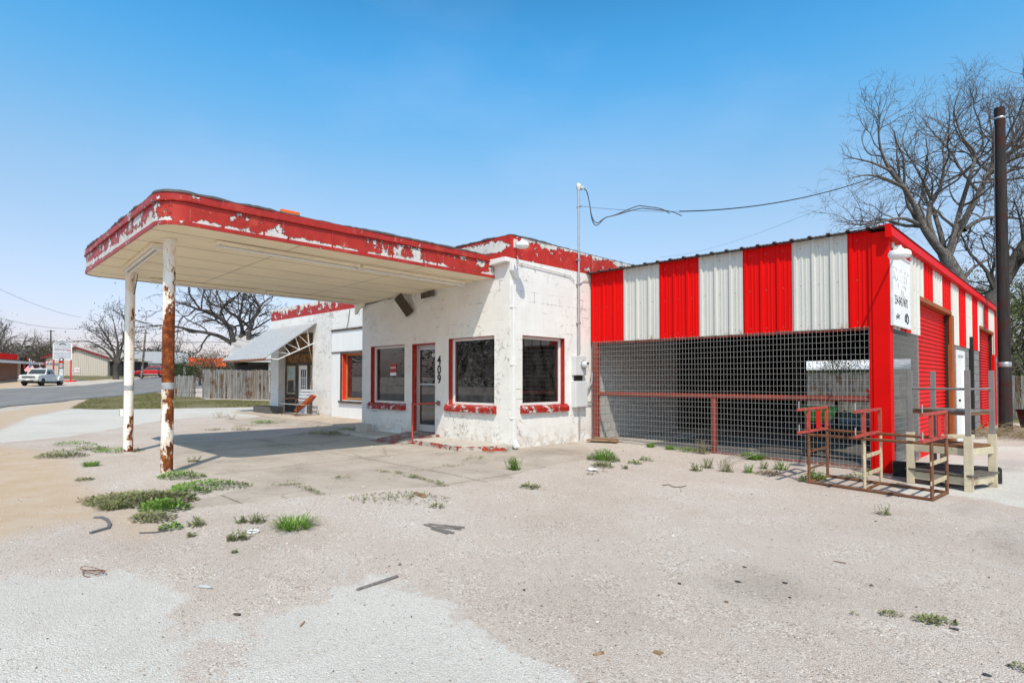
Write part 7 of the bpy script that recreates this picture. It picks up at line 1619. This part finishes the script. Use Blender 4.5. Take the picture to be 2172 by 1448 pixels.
# ------------------------------------------------------------------ litter on the lot
def bit(px, py, name, label, cat, fn, mat, **k):
    c = at(px, py); c = Vector((c.x, c.y, Tz(c.x, c.y))); mb = MB(); fn(mb, c); return tag(mb.build(name, mat, None, origin=c, **k), label, cat)
def px_bar(a, b, w, h): 
    def f(mb, c): A_, B_ = at(*a), at(*b); A_.z = Tz(A_.x, A_.y) + h / 2; B_.z = Tz(B_.x, B_.y) + h / 2 + .006; mb.bar(A_, B_, w, h)
    return f
bit(800, 1237, 'broken_lath', 'long thin grey lath lying across the edge of the pale patch', 'lath', px_bar((757, 1252), (843, 1224), .028, .012), M['greyboard'], bevel=.002)
def splinters(mb, c):
    r = random.Random(3)
    for a, b, w in (((900, 1113), (962, 1132), .03), ((908, 1112), (985, 1120), .018), ((925, 1118), (978, 1124), .02), ((915, 1122), (950, 1133), .02)): px_bar(a, b, w, .012)(mb, c)
bit(940, 1122, 'wood_splinters', 'heap of grey wood splinters on the open gravel', 'wood', splinters, M['greyboard'])
bit(888, 1051, 'wood_chunk', 'short broken chunk of tan wood beside straggling weeds', 'wood', px_bar((880, 1047), (900, 1055), .05, .03), M['tanwood'], bevel=.004)
def rods(mb, c):
    for k in range(6):
        A_ = at(1532 + k * 2, 976 + k * 2.2); B_ = at(1597 + k * 3, 948 + k * 4.5); A_.z = Tz(A_.x, A_.y) + .01 + .004 * k; B_.z = Tz(B_.x, B_.y) + .05 + .008 * k; mb.tube([A_, B_], .006, 5)
bit(1565, 965, 'pale_rods', 'bundle of thin pale rods lying by the bright long grass', 'rods', rods, plain('pale_stick_wood', (.50, .44, .40), .8), smooth=True)
def ring(mb, c): mb.tube([c + Vector((.055 * cos(t), .055 * sin(t), .012)) for t in np.linspace(0, 2 * pi, 25)], .007, 6, False)
bit(536, 1129, 'plastic_ring', 'small white plastic ring on the gravel near the largest grass tuft', 'ring', ring, M['signwhite'], smooth=True)
def strip(pts, w, h=.02):
    def f(mb, c):
        P_ = [at(*p) for p in pts]; P_ = [Vector((p.x, p.y, Tz(p.x, p.y))) for p in P_]
        for a, b in zip(P_[:-1], P_[1:]): mb.bar(a + up * h / 2, b + up * h / 2, w, h)
    return f
bit(230, 1115, 'rubber_strip', 'curled strip of grey rubber left of the dark flat strip', 'rubber strip', strip([(200, 1099), (216, 1099), (228, 1104), (233, 1113), (230, 1121), (212, 1126), (192, 1132)], .028), plain('grey_rubber', (.14, .145, .145), .6))
bit(325, 1131, 'flat_strip', 'thin dark flat strip beside the small green weed', 'strip', strip([(296, 1131), (330, 1130), (350, 1127)], .015, .012), plain('dark_rubber', (.10, .10, .105), .6))
def coil(mb, c):
    for k in range(3): mb.tube([c + Vector((.07 * (1 + .2 * k) * cos(t) * 1.2, .06 * sin(t + k), .012 + .012 * k + .008 * sin(2 * t))) for t in np.linspace(0, 2 * pi * .92, 18)], .003, 4)
bit(197, 1217, 'wire_coil', 'rusty loop of wire at the edge of the pale foreground patch', 'wire', coil, M['rustpipe'])
def crumple(mb, c):
    r = random.Random(9); L = .085; V = [c + Vector((x * L + r.gauss(0, .008), y * L * .7 + r.gauss(0, .008), .012 + abs(r.gauss(0, .016)))) for y in range(-1, 2) for x in range(-1, 2)]; W_ = [v - up * .004 for v in V]
    for S in (V, W_): mb.add(S, [(i + 3 * j, i + 1 + 3 * j, i + 4 + 3 * j, i + 3 + 3 * j) for i in range(2) for j in range(2)])
bit(1256, 998, 'paper_scrap', 'crumpled white paper scrap below the thick bushy weed', 'paper', crumple, M['signwhite'])
def slate(s_, sd):
    def f(mb, c):
        r = random.Random(sd); n = 7; P_ = [c + Vector((s_ * cos(2 * pi * k / n) * r.uniform(.45, 1.25), s_ * sin(2 * pi * k / n) * r.uniform(.3, .8), .003)) for k in range(n)]; mb.prism(P_, (0, 0, .006))
    return f
dk = plain('dark_slate_chip', (.055, .058, .058), .7, var=.2, sc=20)
for i, (x, y, s_, lb) in enumerate(((1565, 1234, .035, 'dark flat chip left of a similar one on the bare gravel'), (1665, 1237, .036, 'dark flat chip right of a similar one on the bare gravel'), (1579, 1203, .022, 'small dark chip above two larger dark chips'), (1441, 1238, .030, 'reddish dark stick like chip alone on the gravel'), (1676, 1268, .018, 'small dark chip below the pair of dark chips'), (2024, 1335, .034, 'grey slate chip at the end of the longest weed streak'), (2092, 1432, .030, 'angular dark slate piece near the bottom right corner'), (1857, 1106, .026, 'round dark stone below the wiry sparse weed'), (1542, 1277, .025, 'brown rounded stone on the foreground gravel'), (1112, 1252, .020, 'small dark stone on the gravel before the station'))):
    bit(x, y, 'slate_chip' if i not in (7, 8, 9) else 'dark_stone', lb, 'stone', slate(s_ * .72, i), dk if i != 8 else plain('brown_stone', (.20, .13, .08), .9))
bit(1396, 1385, 'dry_leaf', 'curled brown leaf on the near gravel', 'leaf', slate(.045, 31), plain('brown_leaf', (.30, .19, .10), .8))
bit(1270, 1388, 'short_stick', 'short brown stick left of the curled leaf', 'stick', px_bar((1259, 1390), (1281, 1386), .012, .010), M['tanwood'])
def squig(mb, c):
    P_ = [at(x, y) for x, y in ((1405, 1030), (1418, 1028), (1428, 1033), (1441, 1034), (1455, 1031))]; mb.tube([Vector((p.x, p.y, Tz(p.x, p.y) + .008)) for p in P_], .005, 5)
bit(1430, 1031, 'twig', 'thin dark wavy twig on the gravel before the mesh front', 'twig', squig, M['darkwood'])
def bottle(mb, c): d = Vector((.8, .45, 0)).normalized(); mb.tube([c + d * t - Vector((0, 0, -.012)) for t in (-.055, -.04, .025, .038, .05, .06)], [.008, .013, .014, .009, .006, .006], 10)
bit(435, 1247, 'glass_shard', 'crushed clear plastic bottle on the pale foreground gravel', 'bottle', bottle, plain('clear_plastic', (.46, .48, .48), .2, var=.05, spec=.6), smooth=True)
bit(496, 1305, 'dark_twig', 'small dark twig above the little pale patch', 'twig', px_bar((497, 1303), (509, 1306), .014, .010), M['darkwood'])
bit(641, 1325, 'red_twig', 'short reddish twig on the pale foreground patch', 'twig', px_bar((637, 1329), (646, 1320), .008, .008), M['tanwood'])
bit(1840, 1191, 'pale_twig', 'long pale twig on the right hand gravel', 'twig', px_bar((1767, 1190), (1795, 1196), .007, .006), M['tanwood'])

for o in bpy.data.objects:
    if '_o' in o.keys(): del o['_o']
